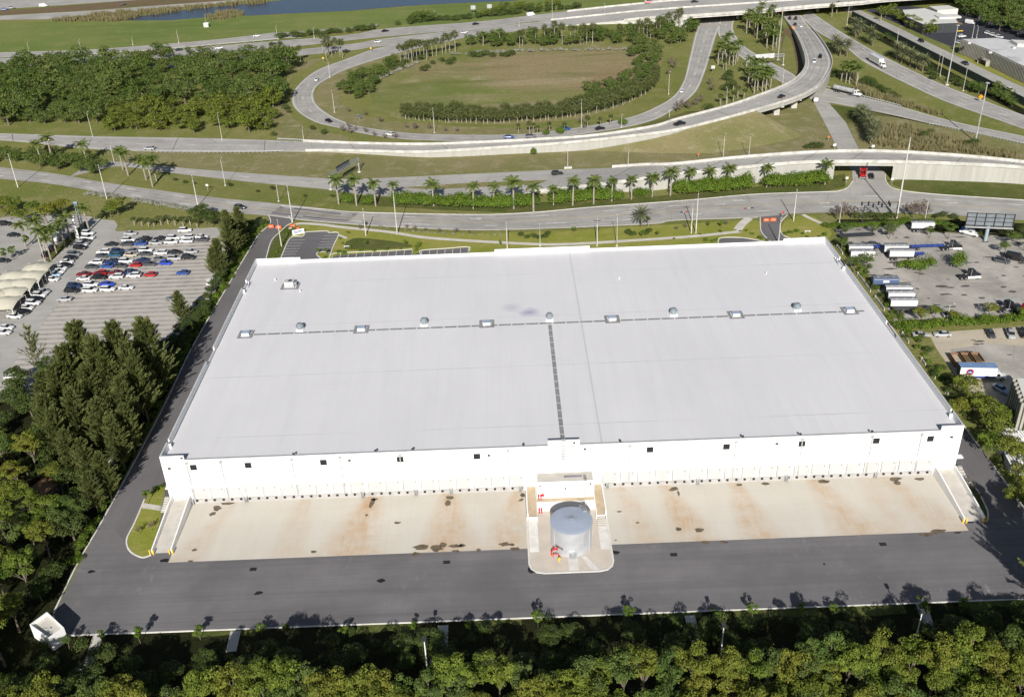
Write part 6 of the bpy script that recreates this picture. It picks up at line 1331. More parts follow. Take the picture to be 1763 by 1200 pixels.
for i, (x, y) in enumerate(((270.6, 634), (262, 656))): car(x, y, 'sedan', 'pale blue', (1, -4), '%s pale blue car in tree shade left of the drive' % ('upper', 'lower')[i], 'cars in the shade by the drive')
# moving cars (far, small)
for x, y, c, st, d, l in ((75, 11, w_, 'van', (6, -.5), 'white van on the airfield road at the upper left'), (8, 17, b_, 'suv', (6, -.5), 'blue car on the airfield road at the left edge'), (20, 14.5, g_, 'suv', (6, -.5), 'grey car behind the blue one on the airfield road'), (211, 8, k_, 'suv', (6, -.5), 'dark car on the airfield road near the lake'),
      (442, 62, w_, 'sedan', (6, -.7), 'white car on the upper highway strip at left'), (469, 75.5, k_, 'sedan', (6, -.7), 'black car on the highway nearest the loop palms'), (308, 86, k_, 'sedan', (6, -.7), 'black car on the highway above the left wood'), (343, 89, w_, 'sedan', (6, -.7), 'white car right behind the black one above the left wood'), (377, 83, w_, 'suv', (6, -.7), 'white car further right above the left wood'),
      (214, 102, k_, 'sedan', (6, -.7), 'black car closest to the left wood on the highway'), (545, 137, w_, 'sedan', (-2, 3), 'white car on the left bend of the loop'), (566, 208, k_, 'sedan', (4, 1.6), 'black car on the lower left bend of the loop'), (257, 256, s_, 'suv', (-6, 0), 'silver car on the ramp below the left wood'), (79, 241, k_, 'suv', (6, .3), 'black car on the ramp at the far left'),
      (413.5, 357, dg, 'suv', (6, .6), 'dark car on the street above the car park'), (663, 53.5, k_, 'sedan', (6, -.9), 'black car on the highway above the tall palms'), (650.5, 72, w_, 'sedan', (6, -.9), 'white car on the near carriageway by the tall palms'), (799.5, 56, w_, 'sedan', (6, -.9), 'white car on the near carriageway above the meadow'), (819, 41.5, k_, 'sedan', (6, -.9), 'black car on the far carriageway above the meadow'),
      (914, 26.5, w_, 'van', (6, -.9), 'white van on the far carriageway'), (1039.5, 13.8, w_, 'sedan', (6, -.8), 'white car on the highway before the overpass'), (672, 231, w_, 'sedan', (-6, -.4), 'white car on the lower part of the loop'), (876, 236, b_, 'sedan', (6, -.2), 'blue car on the lower part of the loop'), (914, 235, g_, 'suv', (6, -.4), 'grey car on the loop behind the stout palms'),
      (973, 222, b_, 'suv', (6, -.9), 'blue car on the loop right of the stout palms'), (1033, 221, k_, 'sedan', (6, -1), 'black car on the loop near the flyover'), (1174, 157, w_, 'suv', (2, -5), 'white car on the loop exit going up'), (959.5, 298.5, k_, 'suv', (6, -.4), 'black car on the frontage road above the royal palms'),
      (1500.5, 303, k_, 'sedan', (1, 4), 'black car beside the red truck under the bridge'), (1586, 71, k_, 'suv', (4, 2), 'black car on the side street by the restaurant'), (1662, 109.6, dg, 'pickup', (4, 2), 'dark pickup on the side street below the ribbed building'), (1738, 155, w_, 'pickup', (4, 2.2), 'white pickup on the side street at the right edge'),
      (1656, 63, w_, 'suv', (6, -.5), 'white car in the restaurant car park'), (1652, 74, s_, 'suv', (6, 1), 'silver car at the corner of the ribbed building'), (1670, 40, w_, 'van', (6, 1), 'white van behind the restaurant'), (1702, 58, w_, 'suv', (5, 1), 'white car in the far lot, left of three'), (1711, 61, w_, 'suv', (5, 1), 'white car in the far lot, middle of three'), (1720, 64, w_, 'suv', (5, 1), 'white car in the far lot, right of three')):
    car(x, y, st, c, d, l, None, .09, False, 'van' if st == 'van' else None)
for x, y, z, c, st, d, l in ((1359.7, 32, .7, k_, 'suv', (1, -3), 'black car, upper left of four under the overpass'), (1370, 32, .7, k_, 'suv', (1, -3), 'black car, upper right of four under the overpass'), (1369, 42.5, 1.4, k_, 'suv', (1, -3), 'black car, lower left of four under the overpass'), (1380, 45, 1.2, w_, 'sedan', (1, -3), 'white car, lower right of four under the overpass'),
      (1402, 106, 6.2, w_, 'suv', (-.6, 3), 'white car on the curve of the flyover'), (1412, 98, 5.7, k_, 'suv', (-.6, 3), 'black car on the curve of the flyover'), (1345.7, 166, 6.95, k_, 'sedan', (5, -2.2), 'black car on the flyover span'), (1170.5, 213, 5.4, k_, 'pickup', (5, -.9), 'black pickup on the left part of the flyover')):
    car(x, y, st, c, d, l, None, z, False)
# right yards
for x, y, c, st, d, l in ((315, 180, s_, 'sedan', (5, 0), 'silver sedan by the hedge, left of two'), (497, 175, s_, 'sedan', (-5, 0), 'silver sedan by the hedge, right of two'), (915, 172, dg, 'sedan', (2.2, 4), 'dark grey sedan parked nose-down in the gravel lot'), (1085, 175, s_, 'pickup', (1.5, 4), 'silver pickup parked nose-down in the gravel lot'), (1200, 172, k_, 'suv', (1.5, 4), 'black car cut by the right edge of the gravel lot'), (1003, 647, 'pale blue', 'sedan', (4, 2.2), 'pale blue car below the box truck')):
    car(1523+x/5, 540+y/5, st, c, d, l, 'cars in the gravel lot')
for x, y, c, st, d, l in ((1560, 432, dg, 'suv', (5, 1), 'dark car under the tree at the right of the truck yard'), (1680, 410, k_, 'van', (5, 1), 'black van in tree shade at the right of the truck yard'), (1095, 942, s_, 'pickup', (5, 0), 'pickup behind the hedge below the tank trailers')):
    car(1440+x/5.458, 370+y/5.458, st, c, d, l, 'vehicles along the truck yard')
def wheels(t, xs, ys=(-1.05, 1.05), r=.5, z=0):
    for xx in xs:
        for yy in ys: MB().tube((xx, yy-.16, r), (xx, yy+.16, r), r, n=14).tube((xx, yy-.17, r), (xx, yy+.17, r), r*.5, n=10, mi=1).build('wheel', ['black', 'metal'], t)
def tractor(parent, x0, col, dark='black', sleeper=True):
    """conventional truck tractor, nose to +x, rear end at x0"""
    m_ = MB(); m_.box(x0, x0+6.8, -.45, .45, .75, 1.05); m_.build('chassis', 'black', parent)
    m_ = MB(); loft(m_, [(x0+3.1, .9, 2.9, 1.15, 1.0), (x0+3.4, .8, 3.0, 1.2, 1.05), (x0+4.6, .8, 2.95, 1.2, 1.0), (x0+4.75, .8, 2.85, 1.15, .95)]); m_.build('cab', 'paint '+col, parent)
    m_ = MB(); loft(m_, [(x0+4.75, .8, 1.9, 1.0, .8), (x0+6.0, .8, 1.75, .95, .7), (x0+6.6, .8, 1.55, .85, .6)]); m_.build('hood', 'paint '+col, parent)
    m_ = MB(); m_.box(x0+4.66, x0+4.9, -.95, .95, 1.95, 2.6, 0, (.1, .08)); m_.box(x0+3.7, x0+4.5, -1.22, 1.22, 1.9, 2.6); m_.build('windows', 'glass', parent)
    MB().box(x0+6.55, x0+6.8, -1.1, 1.1, .45, .85).build('bumper', 'metal', parent)
    for s in (-1, 1): MB().tube((x0+3.2, s*1.25, .8), (x0+3.2, s*1.25, 3.5), .09, n=8).build('exhaust', 'metal', parent); MB().tube((x0+2.4, s*1.0, .75), (x0+3.9, s*1.0, .75), .32, n=10).build('fuel_tank', 'metal', parent)
    wheels(parent, (x0+.6, x0+1.9)); wheels(parent, (x0+5.7,))
def place(name, label, cat, px, py, d, group=None, z=.07, zz=0): p = W(px, py, z+zz); return thing(name, label, cat, (p.x, p.y, z), heading(px, py, d[0], d[1], z), group)
def D3(x, y): return (1440+x/5.458, 370+y/5.458)
def tank_trailer(px, py, label, col='white', d=(6, 0), L=7.6):
    t = place('tank_trailer', label, 'trailer', px, py, d, 'tank trailers in the truck yard', zz=1.6); m_ = MB()
    n = 16; P = []
    for i in range(n):
        a = 6.283*i/n; c, s = math.cos(a), math.sin(a); P.append((1.2*abs(c)**.55*(1 if c >= 0 else -1), 1.15*abs(s)**.55*(1 if s >= 0 else -1)))
    b = 0
    for x, k in ((-L/2, .86), (-L/2+.15, 1), (L/2-.15, 1), (L/2, .86)): m_.v += [(x, y*k, 2.35+z*k) for y, z in P]
    for k in range(3):
        for i in range(n): j = (i+1) % n; m_.f.append((k*n+i, (k+1)*n+i, (k+1)*n+j, k*n+j)); m_.m.append(0); m_.t.append(.5)
    m_.f += [tuple(range(n)), tuple(3*n+i for i in reversed(range(n)))]; m_.m += [1, 1]; m_.t += [.5, .5]
    m_.build('tank', ['paint '+col, 'dark' if col == 'white' else 'paint '+col], t)
    MB().box(-L/2+.1, L/2-.1, -.42, .42, 3.5, 3.56).build('walkway', 'metal', t)
    m_ = MB()
    for s in (-1, 1): m_.box(-L/2+.1, L/2-.1, s*.95-.05, s*.95+.05, 3.42, 3.62)
    m_.build('top_rail', 'dark', t)
    for x in (-L*.3, 0, L*.3): MB().lathe([(.28, 3.56), (.28, 3.7), (.1, 3.75)], 10, 0, (x, 0, 0)).build('hatch', 'metal', t)
    MB().box(-L/2, L/2, -.5, .5, .85, 1.2).build('chassis', 'black', t)
    for x in (-L/2+1, -L/2+2.2): wheels(t, (x,))
    MB().box(L/2-1.3, L/2-1.1, -.8, .8, .05, 1.0).build('landing_leg', 'black', t)
    if col != 'white': MB().box(-.9, .9, -1.25, -1.205, 2.2, 2.8).build('panel', 'paint', t)
    return t
for x, y, l, c in ((805, 100, 'white tank trailer alone against the top hedge', 'white'), (222, 320, 'white tank trailer at the left, back one of two', 'white'), (240, 372, 'white tank trailer at the left, front one of two', 'white'), (555, 318, 'white tank trailer in the middle, back one of two', 'white'), (605, 365, 'white tank trailer in the middle, front one of two', 'white'),
                 (455, 625, 'blue-grey tank trailer with a small white panel', 'grey blue'), (578, 705, 'white tank trailer, top of the stack of three', 'white'), (600, 760, 'white tank trailer, middle of the stack of three', 'white'), (625, 828, 'white tank trailer, lowest of the stack of three', 'white')):
    if c == 'grey blue':
        m0, nt_, bx = newmat('car_paint_grey_blue'); bx.inputs['Base Color'].default_value = (.08, .12, .22, 1); bx.inputs['Roughness'].default_value = .4; M['paint grey blue'] = m0
    px, py = D3(x, y+12); tank_trailer(px, py, l, c)
def skeletal(px, py, label, L=8):
    t = place('container_chassis', label, 'trailer', px, py, (6, -.2), 'blue container chassis trailers'); m_ = MB()
    for s in (-.5, .5): MB().box(-L/2, L/2, s-.09, s+.09, 1.0, 1.35).build('beam', 'blue', t)
    for k in range(7): MB().box(-L/2+.2+k*(L-.5)/6, -L/2+.35+k*(L-.5)/6, -1.2, 1.2, 1.08, 1.28).build('cross_member', 'blue', t)
    wheels(t, (-L/2+1, -L/2+2.3))
for x, y, l, n in ((850, 320, 'long blue container chassis hitched behind the white tractor', 11), (750, 395, 'short blue chassis frame right of the front middle tank trailer', 5), (365, 325, 'short blue chassis frame right of the left tank trailers', 5)): skeletal(*D3(x, y), l, n)
for x, y, l, n in ((185, 215, 'long empty dark flatbed trailer under the trees at the upper left of the yard', 12), (640, 905, 'empty dark trailer chassis just below the three stacked tank trailers', 7)):
    t = place('flatbed_trailer', l, 'trailer', *D3(x, y), (6, -.3)); MB().box(-n/2, n/2, -1.2, 1.2, 1.1, 1.25).build('deck', 'dark', t); MB().box(-n/2, n/2, -.5, .5, .8, 1.1).build('chassis', 'black', t); wheels(t, (-n/2+1, -n/2+2.2))
for x, y, c, st, l in ((350, 275, 'dark grey', 'sedan', 'dark car between the left and middle tank trailers'),):
    px, py = D3(x, y); car(px, py, st, c, (6, .2), l, 'vehicles along the truck yard')
t = place('tractor_unit', 'white and black truck tractor in front of the long blue chassis', 'truck', *D3(1075, 325), (6, 0), 'truck tractors in the yard'); tractor(t, -3.4, 'black'); MB().box(.2, 3.0, -1.3, -1.05, .5, 1.1).build('side_skirt', 'white', t)
t = place('tractor_unit', 'white-skirted black truck tractor parked alone in the middle of the truck yard', 'truck', *D3(1245, 595), (6, -.3), 'truck tractors in the yard'); tractor(t, -3.4, 'black'); MB().box(-1, 3.0, -1.35, -1.0, .5, 1.15).build('side_skirt', 'white', t)
t = place('tractor_unit', 'black truck tractor at the lower right of the truck yard', 'truck', *D3(1590, 895), (6, -1), 'truck tractors in the yard'); tractor(t, -3.4, 'black')
t = place('tractor_unit', 'red truck tractor cut by the right edge of the truck yard', 'truck', *D3(1765, 925), (5, -1), 'truck tractors in the yard'); tractor(t, -3.4, 'red')
t = place('tow_truck', 'white service truck with a blue drum parked by the billboard', 'truck', *D3(1250, 190), (5, 1.3)); m_ = MB(); loft(m_, [(-3.2, .6, 1.2, 1.0, .95), (-3, .5, 1.25, 1.05, 1), (1.0, .5, 1.25, 1.05, 1.0), (2.8, .5, 1.2, 1.0, .9), (3.1, .6, 1.0, .9, .8)]); m_.build('body', 'paint white', t)
m_ = MB(); loft(m_, [(-.3, 1.2, 2.0, .98, .8), (1.2, 1.2, 2.0, .98, .8)]); m_.build('cab', 'paint white', t); MB().box(-.1, 1.0, -1.0, 1.0, 1.45, 1.85).build('windows', 'glass', t); MB().lathe([(.5, 1.25), (.5, 2.1), (.3, 2.2)], 12, 0, (-2.5, 0, 0)).build('drum', 'bluep' if 'bluep' in M else 'blue', t)
MB().box(-2, -.5, -.9, .9, 1.25, 1.6).build('tool_box', 'white', t); wheels(t, (-2, 2), r=.42)
# highway trucks
t = place('semi_trailer_truck', 'long white box trailer truck on the inner highway', 'truck', 1510, 112, (8, 4.6)); MB().box(-8, 4.4, -1.3, 1.3, 1.1, 4.1).build('trailer_box', 'paint white', t); MB().box(-8.0, -7.96, -1.1, 1.1, 1.3, 3.9).build('rear_doors', 'trim', t)
MB().box(-8, 4.4, -.5, .5, .8, 1.1).build('chassis', 'black', t); wheels(t, (-7, -5.8)); tractor(t, 4.2-2.0, 'white')
t = place('tanker_truck', 'long grey tanker truck with a white cab on the lower road right of the flyover', 'truck', 1463, 163.5, (8, 1.9)); m_ = MB().tube((-9, 0, 2.2), (1.5, 0, 2.2), 1.15, n=18); m_.build('tank', 'steel', t); MB().box(-9, 1.5, -.4, .4, .8, 1.1).build('chassis', 'black', t); MB().box(-8.6, 1.2, -.3, .3, 3.33, 3.4).build('walkway', 'dark', t)
wheels(t, (-8, -6.8, -5.6)); tractor(t, -1.0+.6, 'white')
t = place('red_truck', 'bright red truck coming out under the ramp bridge', 'truck', 1485, 304, (-.4, 5)); tractor(t, -3.4, 'red'); MB().box(-3.2, -.4, -1.2, 1.2, 1.1, 2.9).build('box', 'red', t)
t = place('flatbed_truck', 'small white truck beneath the flyover at the junction', 'truck', 1404, 175, (.4, 4)); MB().box(-2.8, 1.0, -1.1, 1.1, .9, 1.2).build('bed', 'dark', t); m_ = MB(); loft(m_, [(1.0, .6, 2.2, 1.1, .95), (2.2, .6, 2.2, 1.1, .9), (2.6, .6, 1.4, 1.0, .85)]); m_.build('cab', 'paint white', t); MB().box(2.1, 2.42, -.85, .85, 1.45, 2.0).build('windscreen', 'glass', t); wheels(t, (-1.8, 1.8), r=.42)
t = place('box_truck', 'white box truck with a blue roof and round red and blue emblem', 'truck', 1686, 652, (6, .1)); MB().box(-5.6, 3.4, -1.3, 1.3, 1.05, 4.0).build('cargo_box', 'paint white', t)
M['btop'] = plain('faded_blue_roof', (.16, .25, .42), .5); MB().box(-5.62, 3.42, -1.32, 1.32, 4.002, 4.06).build('box_roof', 'btop', t); MB().box(-5.6, 3.4, -1.33, -1.302, 1.05, 1.55).build('blue_stripe', 'blue', t); MB().box(-5.64, -5.602, -1.15, 1.15, 1.2, 3.8).build('rear_doors', 'dark', t)
e = MB().tube((-3.2, -1.305, 2.7), (-3.2, -1.33, 2.7), .95, n=28).build('emblem', 'red', t); MB().tube((-3.2, -1.33, 2.7), (-3.2, -1.345, 2.7), .68, n=24).build('emblem_centre', 'blue', e); MB().tube((-3.2, -1.345, 2.7), (-3.2, -1.355, 2.7), .2, n=12).box(-3.75, -2.65, -1.355, -1.345, 2.55, 2.68).build('emblem_mark', 'paint', e)
m_ = MB(); loft(m_, [(3.4, .7, 2.3, 1.1, .95), (4.6, .7, 2.3, 1.1, .9), (4.9, .7, 1.55, 1.05, .85), (6.2, .75, 1.35, .95, .7)]); m_.build('cab', 'paint white', t); MB().box(3.7, 4.5, -1.12, 1.12, 1.5, 2.1).build('windows', 'glass', t); MB().box(-5.4, 5.8, -.4, .4, .7, 1.05).build('chassis', 'black', t); wheels(t, (-3.6, 5.2))
for i, (x, y) in enumerate(((614, 425), (702, 422), (790, 420))):
    px, py = 1523+x/5, 540+y/5; t = place('skip', 'brown open-topped waste container behind the box truck, %s of three' % ('left', 'middle', 'right')[i], 'waste container', px, py, (6, 0), 'brown waste containers')
    m_ = MB(); M['rust'] = M.get('rust') or plain('rusty_brown_steel', (.22, .13, .07), .8, 0, .25, 1)
    for a in ((-1.1, 1.1, -2.4, -2.3), (-1.1, 1.1, 2.3, 2.4), (-1.1, -1.0, -2.3, 2.3), (1.0, 1.1, -2.3, 2.3)): m_.box(*a, .15, 1.75)
    m_.box(-1.0, 1.0, -2.3, 2.3, .15, .3); m_.build('bin', 'rust', t)
    m_ = MB(); m_.quad([(-1, -2.3, 1.2+.15*i), (1, -2.3, 1.1+.15*i), (1, 2.3, 1.0), (-1, 2.3, 1.15)]); m_.build('contents', 'sand' if i == 0 else 'brown', t)
t = place('bus', 'white and red bus on the highway at the top', 'bus', 1124, 5.5, (6, -.5), z=4.4); MB().box(-5.5, 5.5, -1.25, 1.25, .4, 3.1, 0, (.1, .1)).build('body', 'paint white', t); MB().box(-5.2, 5.2, -1.27, 1.27, 1.6, 2.5).build('windows', 'glass', t); MB().box(-5.45, 0, -1.28, 1.28, .6, 1.3).build('red_band', 'red', t); wheels(t, (-3.5, 3.8), r=.45)
car(1196, 3, 'sedan', 'black', (6, -.4), 'black car on the overpass at the top', None, 6.9, False)

# ------------------------------------------------------------------ street furniture, signs, small buildings
def upright(kind, base, top, label, group, arm=None, r=.16):
    g = W(*base); h = max(3, hpole(base, top)); t = thing(kind, label, {'street_lamp': 'street lamp', 'utility_pole': 'utility pole', 'light_mast': 'light mast', 'yard_lamp': 'lamp post'}[kind], (g.x, g.y, 0), 0, group)
    dx = 0
    MB().tube((0, 0, 0), (0, 0, h), r, r*.55, 8).build('pole', 'pole' if kind != 'light_mast' else 'steel', t)
    if kind == 'street_lamp':
        s = arm or 1; MB().tube((0, 0, h-.1), (0, s*1.6, h+.15), .06, n=5).build('arm', 'steel', t); MB().box(-.16, .16, min(s*1.4, s*2.2), max(s*1.4, s*2.2), h+.08, h+.24).build('lamp_head', 'trim', t); MB().box(-.35, .35, -.35, .35, 0, .25).build('foot', 'pole', t)
    elif kind == 'light_mast':
        MB().lathe([(.7, h-.3), (.9, h-.1), (.9, h), (.3, h+.2)], 12).build('lamp_ring', 'steel', t); MB().box(-.8, .8, -.8, .8, 0, .4).build('foot', 'pole', t)
    elif kind == 'utility_pole':
        if arm is not None: MB().box(-1.1, 1.1, -.07, .07, h-1.0, h-.85).build('crossarm', 'dark', t)
        m_ = MB()
        for z in (h-.85, h-1.7): m_.tube((0, -.22, z), (0, -.22, z+.35), .07, n=6)
        m_.build('insulator', 'dark', t)
    return t
UP = [((31, 323), (12, 265), 'leftmost by the left street'), ((184, 343), (167, 284), 'beside the silvery shrubs'), ((341, 356), (331, 302), 'above the right end of the silvery shrubs'), ((504, 383), (494, 320), 'at the left entrance of the new asphalt'), ((684, 404), (677, 330), 'below the fourth royal palm'), ((630, 406), (624, 359), 'short one on the left front lawn'),
      ((873.5, 430), (872.5, 383), 'standing just behind the roof edge left of centre'), ((1028, 424), (1021, 376), 'with a crossarm behind the roof centre'), ((1198, 402), (1204.5, 333), 'tall one on the right front lawn'), ((1190, 402), (1193, 350), 'short one beside the tall one on the right lawn'), ((1366, 381), (1371, 326), 'right of the right entry'), ((1543.5, 376), (1567, 237), 'very tall one in front of the bridge'), ((485, 426), (478, 378), 'inside the left entry drive'), ((1340, 420), (1343, 374), 'inside the right entry')]
TOPS = []
for i, (b, t_, l) in enumerate(UP):
    o = upright('utility_pole', b, t_, 'pale concrete utility pole '+l, 'utility poles along the street', 1 if i in (7, 8) else None, .2 if i != 11 else .3); g = W(*b); TOPS.append((g.x, g.y, hpole(b, t_)))
LAMPS = [((160, 237), (149, 195), 1, 'at the wood edge far left'), ((382.5, 241), (373.5, 197), 1, 'before the bright wood trees'), ((523, 242), (520, 222), 1, 'right of the wood on the ramp'), ((388, 320), (382, 275), 1, 'between the left roads'), ((480, 347), (476, 318), 1, 'on the verge by the new asphalt'), ((197, 281), (192, 250), 1, 'by the start of the frontage road'), ((568, 134), (565, 102), -1, 'outside the upper left loop bend'),
    ((576, 194), (570, 156), -1, 'inside the left loop bend'), ((748, 229), (745, 185.5), -1, 'before the left end of the palm rows'), ((1001, 218), (1001, 171), -1, 'before the right end of the palm rows'), ((1151, 163), (1152.5, 123), -1, 'on the right verge of the loop'), ((1152, 206), (1153.5, 184), -1, 'between loop and flyover on the right'), ((1070, 219.5), (1072, 196), -1, 'small one between loop and flyover'),
    ((977.5, 289), (976.5, 249), -1, 'on a block below the flyover wall'), ((1081, 298), (1083, 256), -1, 'on the bank above the white ramp'), ((1245, 272), (1251, 229), -1, 'left of two on the dry bank'), ((1289, 272), (1292, 230), -1, 'right of two on the dry bank'), ((1250, 184), (1253, 153), 1, 'above the flyover in the palm cluster'), ((1347, 150), (1350, 119), 1, 'behind the flyover curve'),
    ((1544, 75), (1547.6, 46), -1, 'on the left of the side street'), ((1658, 157), (1667, 114), -1, 'between highway and side street'), ((1618, 132), (1623, 92), -1, 'right of the date palms'), ((1613, 128), (1618, 90), 1, 'thin one beside the date palms'), ((1694, 172), (1703, 142), -1, 'beside the orange highway sign'), ((1673.6, 66), (1680, 40), 1, 'left of two by the restaurant'), ((1681, 66), (1686, 46), 1, 'right of two by the restaurant'), ((1458, 44), (1462, 12), 1, 'before the overpass on the right'), ((1592.6, 378), (1597, 347), 1, 'above the billboard lot'),
    ((1445, 384), (1448, 357), 1, 'left of the traffic signals'), ((1630, 553), (1637, 518), -1, 'in the hedge below the truck yard'), ((50, 88), (47, 74), 1, 'at the far left by the highway'), ((139, 85), (137, 70), 1, 'second at the far left by the highway'), ((229, 78), (227, 66), 1, 'third at the far left by the highway'), ((308, 75), (304, 54), 1, 'fourth at the far left by the highway'), ((478, 68), (476, 46), 1, 'where the far carriageways meet'),
    ((748, 30), (747, 20), 1, 'on the far field left of the trees'), ((951, 36), (952, 0), 1, 'between the highway carriageways'), ((1041, 30), (1043, 8), 1, 'on the highway before the overpass'), ((894, 46), (893, 38), 1, 'small one on the highway median'), ((930, 424), (929.5, 390), 1, 'behind the bushes on the front lawn'), ((1062, 424), (1063, 374), 1, 'behind the roof right of centre'), ((80, 430), (68, 395), 1, 'on the car park grass strip'), ((541, 66), (543, 50), 1, 'in front of the silvery far bushes'), ((79, 456), (70, 410), 1, 'white one at the corner of the awnings')]
for b, t_, a, l in LAMPS: upright('street_lamp', b, t_, 'grey street lamp '+l, 'street lamps', a, .12)
for b, t_, l in (((1339, 104), (1347, 10), 'very tall light mast inside the palm grove'), ((1630, 147), (1650, 44), 'very tall light mast between highway and side street'), ((1679, 245), (1701, 143), 'very tall light mast on the lower road at the right')): upright('light_mast', b, t_, l, 'tall light masts', None, .3)
for i, (x, y, h) in enumerate(((5.5, 123.5, 8.5), (-17, 122.5, 8.5), (35, 122.5, 9), (70, 124, 9))):
    if i == 0: continue
    t = thing('yard_lamp', 'white lamp post below the yard kerb, %s' % ['', 'left of three', 'middle of three', 'right of three'][i], 'lamp post', (x, y, 0), 0, 'lamp posts below the yard kerb'); MB().tube((0, 0, 0), (0, 0, h), .14, .09, 8).build('pole', 'white', t); MB().box(-.35, .35, -.5, .5, h, h+.25).build('lamp_head', 'dark', t)
# overhead wires between the front poles
m_ = MB(); seq = [1, 2, 3, 4, 6, 7, 8, 10]
for off, dz in ((-.5, -.5), (.5, -.5), (0, -1.6)):
    for a, b in zip(seq[:-1], seq[1:]):
        p, q = Vector(TOPS[a]), Vector(TOPS[b]); P = []
        for k in range(9): u = k/8; v = p.lerp(q, u); v.z += dz-1.2*4*u*(1-u); v.y += off; P.append(v)
        for c, d in zip(P[:-1], P[1:]): m_.tube(c, d, .02, n=3, cap=False)
o = m_.build('overhead_wires', 'dark'); tag(o, 'thin dark power wires strung between the street utility poles', 'wires')
# traffic signals
g = W(1542, 377); t = thing('traffic_signal', 'dark traffic signal mast with long arm over the street, right one', 'traffic signal', (g.x, g.y, 0), 0, 'traffic signals at the junction')
MB().tube((0, 0, 0), (0, 0, 6.4), .2, n=8).build('mast', 'dark', t); MB().tube((0, 0, 6.2), (-13, -.5, 6.6), .13, .08, 6).build('arm', 'dark', t)
for k in (-3.5, -7, -10.5, -12.8): MB().box(k-.22, k+.22, -.6, -.2, 5.6, 6.9).build('signal_head', 'black', t)
g = W(1484, 384); t = thing('traffic_signal', 'dark traffic signal mast at the left of the junction', 'traffic signal', (g.x, g.y, 0), 0, 'traffic signals at the junction')
MB().tube((0, 0, 0), (0, 0, 6.4), .2, n=8).build('mast', 'dark', t); MB().tube((0, 0, 6.2), (9, .8, 6.3), .13, .08, 6).build('arm', 'dark', t)
for k in (3, 6, 8.8): MB().box(k-.22, k+.22, -.2, .3, 5.6, 6.9).build('signal_head', 'black', t)
# sign gantries
def gantry(a, b, h, label, panel):
    A_, B_ = W(*a), W(*b); t = thing('sign_gantry', label, 'sign gantry', (A_.x, A_.y, 0), math.atan2(B_.y-A_.y, B_.x-A_.x), 'sign gantries'); L = (B_-A_).length
    for x in (0, L): MB().tube((x, 0, 0), (x, 0, h), .22, n=8).build('post', 'steel', t); MB().box(x-.5, x+.5, -.5, .5, 0, .5).build('foot', 'pole', t)
    m_ = MB(); n = max(4, int(L/1.5))
    for y in (-.6, .6):
        for z in (h-1.1, h+.1): m_.tube((0, y, z), (L, y, z), .08, n=5)
    for k in range(n+1):
        x = L*k/n
        for y in (-.6, .6): m_.tube((x, y, h-1.1), (x, y, h+.1), .05, n=4)
        m_.tube((x, -.6, h+.1), (x, .6, h+.1), .05, n=4)
        if k < n: m_.tube((x, -.6, h-1.1), (x+L/n, -.6, h+.1), .05, n=4); m_.tube((x, -.6, h+.1), (x+L/n, .6, h+.1), .05, n=4)
    m_.build('truss', 'metal', t)
    if panel: MB().box(L*panel[0], L*panel[1], panel[2]-.08, panel[2]+.08, h-1.4, h+1.0).build('sign_panel', panel[3], t)
gantry((570, 327), (619, 297), 6.2, 'steel truss sign gantry crossing the frontage road', (.3, .75, .8, 'dark'))
gantry((1285, 118), (1348, 113), 6.0, 'pale sign gantry beside the palm grove', (.2, .72, -.8, 'trim'))
# billboard
g = W(1696, 415); t = thing('billboard', 'big billboard seen from its back on a single grey post', 'billboard', (g.x, g.y, 0), heading(1660, 390, 6, .25))
hb = hpole((1696, 415), (1699, 388)); M['bpost'] = plain('grey_blue_post', (.3, .36, .42), .5)
MB().tube((0, 0, 0), (0, 0, hb), .55, n=14).build('post', 'bpost', t)
M['bback'] = plain('billboard_back_grey', (.17, .19, .21), .6); MB().box(-7.3, 7.3, -.3, -.1, hb, hb+4.2).build('panel', 'bback', t); m_ = MB()
for k in range(6): m_.box(-7.2+k*2.88-.08, -7.2+k*2.88+.08, -.75, -.3, hb-.4, hb+4.4)
for z in (hb-.1, hb+1.4, hb+2.8, hb+4.2): m_.box(-7.3, 7.3, -.55, -.42, z-.08, z+.08)
m_.build('frame', 'dark', t); MB().box(-7.4, 7.4, -1.5, -.4, hb-.5, hb-.38).build('catwalk', 'trim', t)
# entrance sign, barriers, small furniture
g = W(514, 403); t = thing('entrance_sign', 'white slab sign with blue lettering lines beside the left entry', 'sign', (g.x, g.y, 0), R(22)); MB().box(-2.1, 2.1, -.2, .2, 0, 1.7).build('slab', 'white', t); m_ = MB(); m_.box(-1.5, 1.5, -.23, -.2, 1.0, 1.28); m_.box(-1.5, .9, -.23, -.2, .55, .78); m_.build('lettering', 'blue', t)
for i, (x, y, rr, l) in enumerate(((467, 392, 0, 'left one across the left entry'), (480, 393.5, 0, 'right one across the left entry'), (504, 391, 40, 'small one beside the entrance sign'), (511, 396, 25, 'large one beside the entrance sign'), (1319, 381, -5, 'left one across the right entry'), (1331, 380.5, -5, 'right one across the right entry'))):
    g = W(x, y); t = thing('plastic_barrier', 'orange water-filled barrier, '+l, 'barrier', (g.x, g.y, .07), R(rr), 'orange barriers at the entries'); m_ = MB(); m_.box(-1.0, 1.0, -.32, .32, 0, .45, 0, (.02, .1)); m_.box(-.98, .98, -.2, .2, .45, 1.0, 0, (.04, .06)); m_.build('shell', 'orange', t); MB().box(-.6, .6, -.34, -.3, .5, .62).build('stripe', 'paint', t)
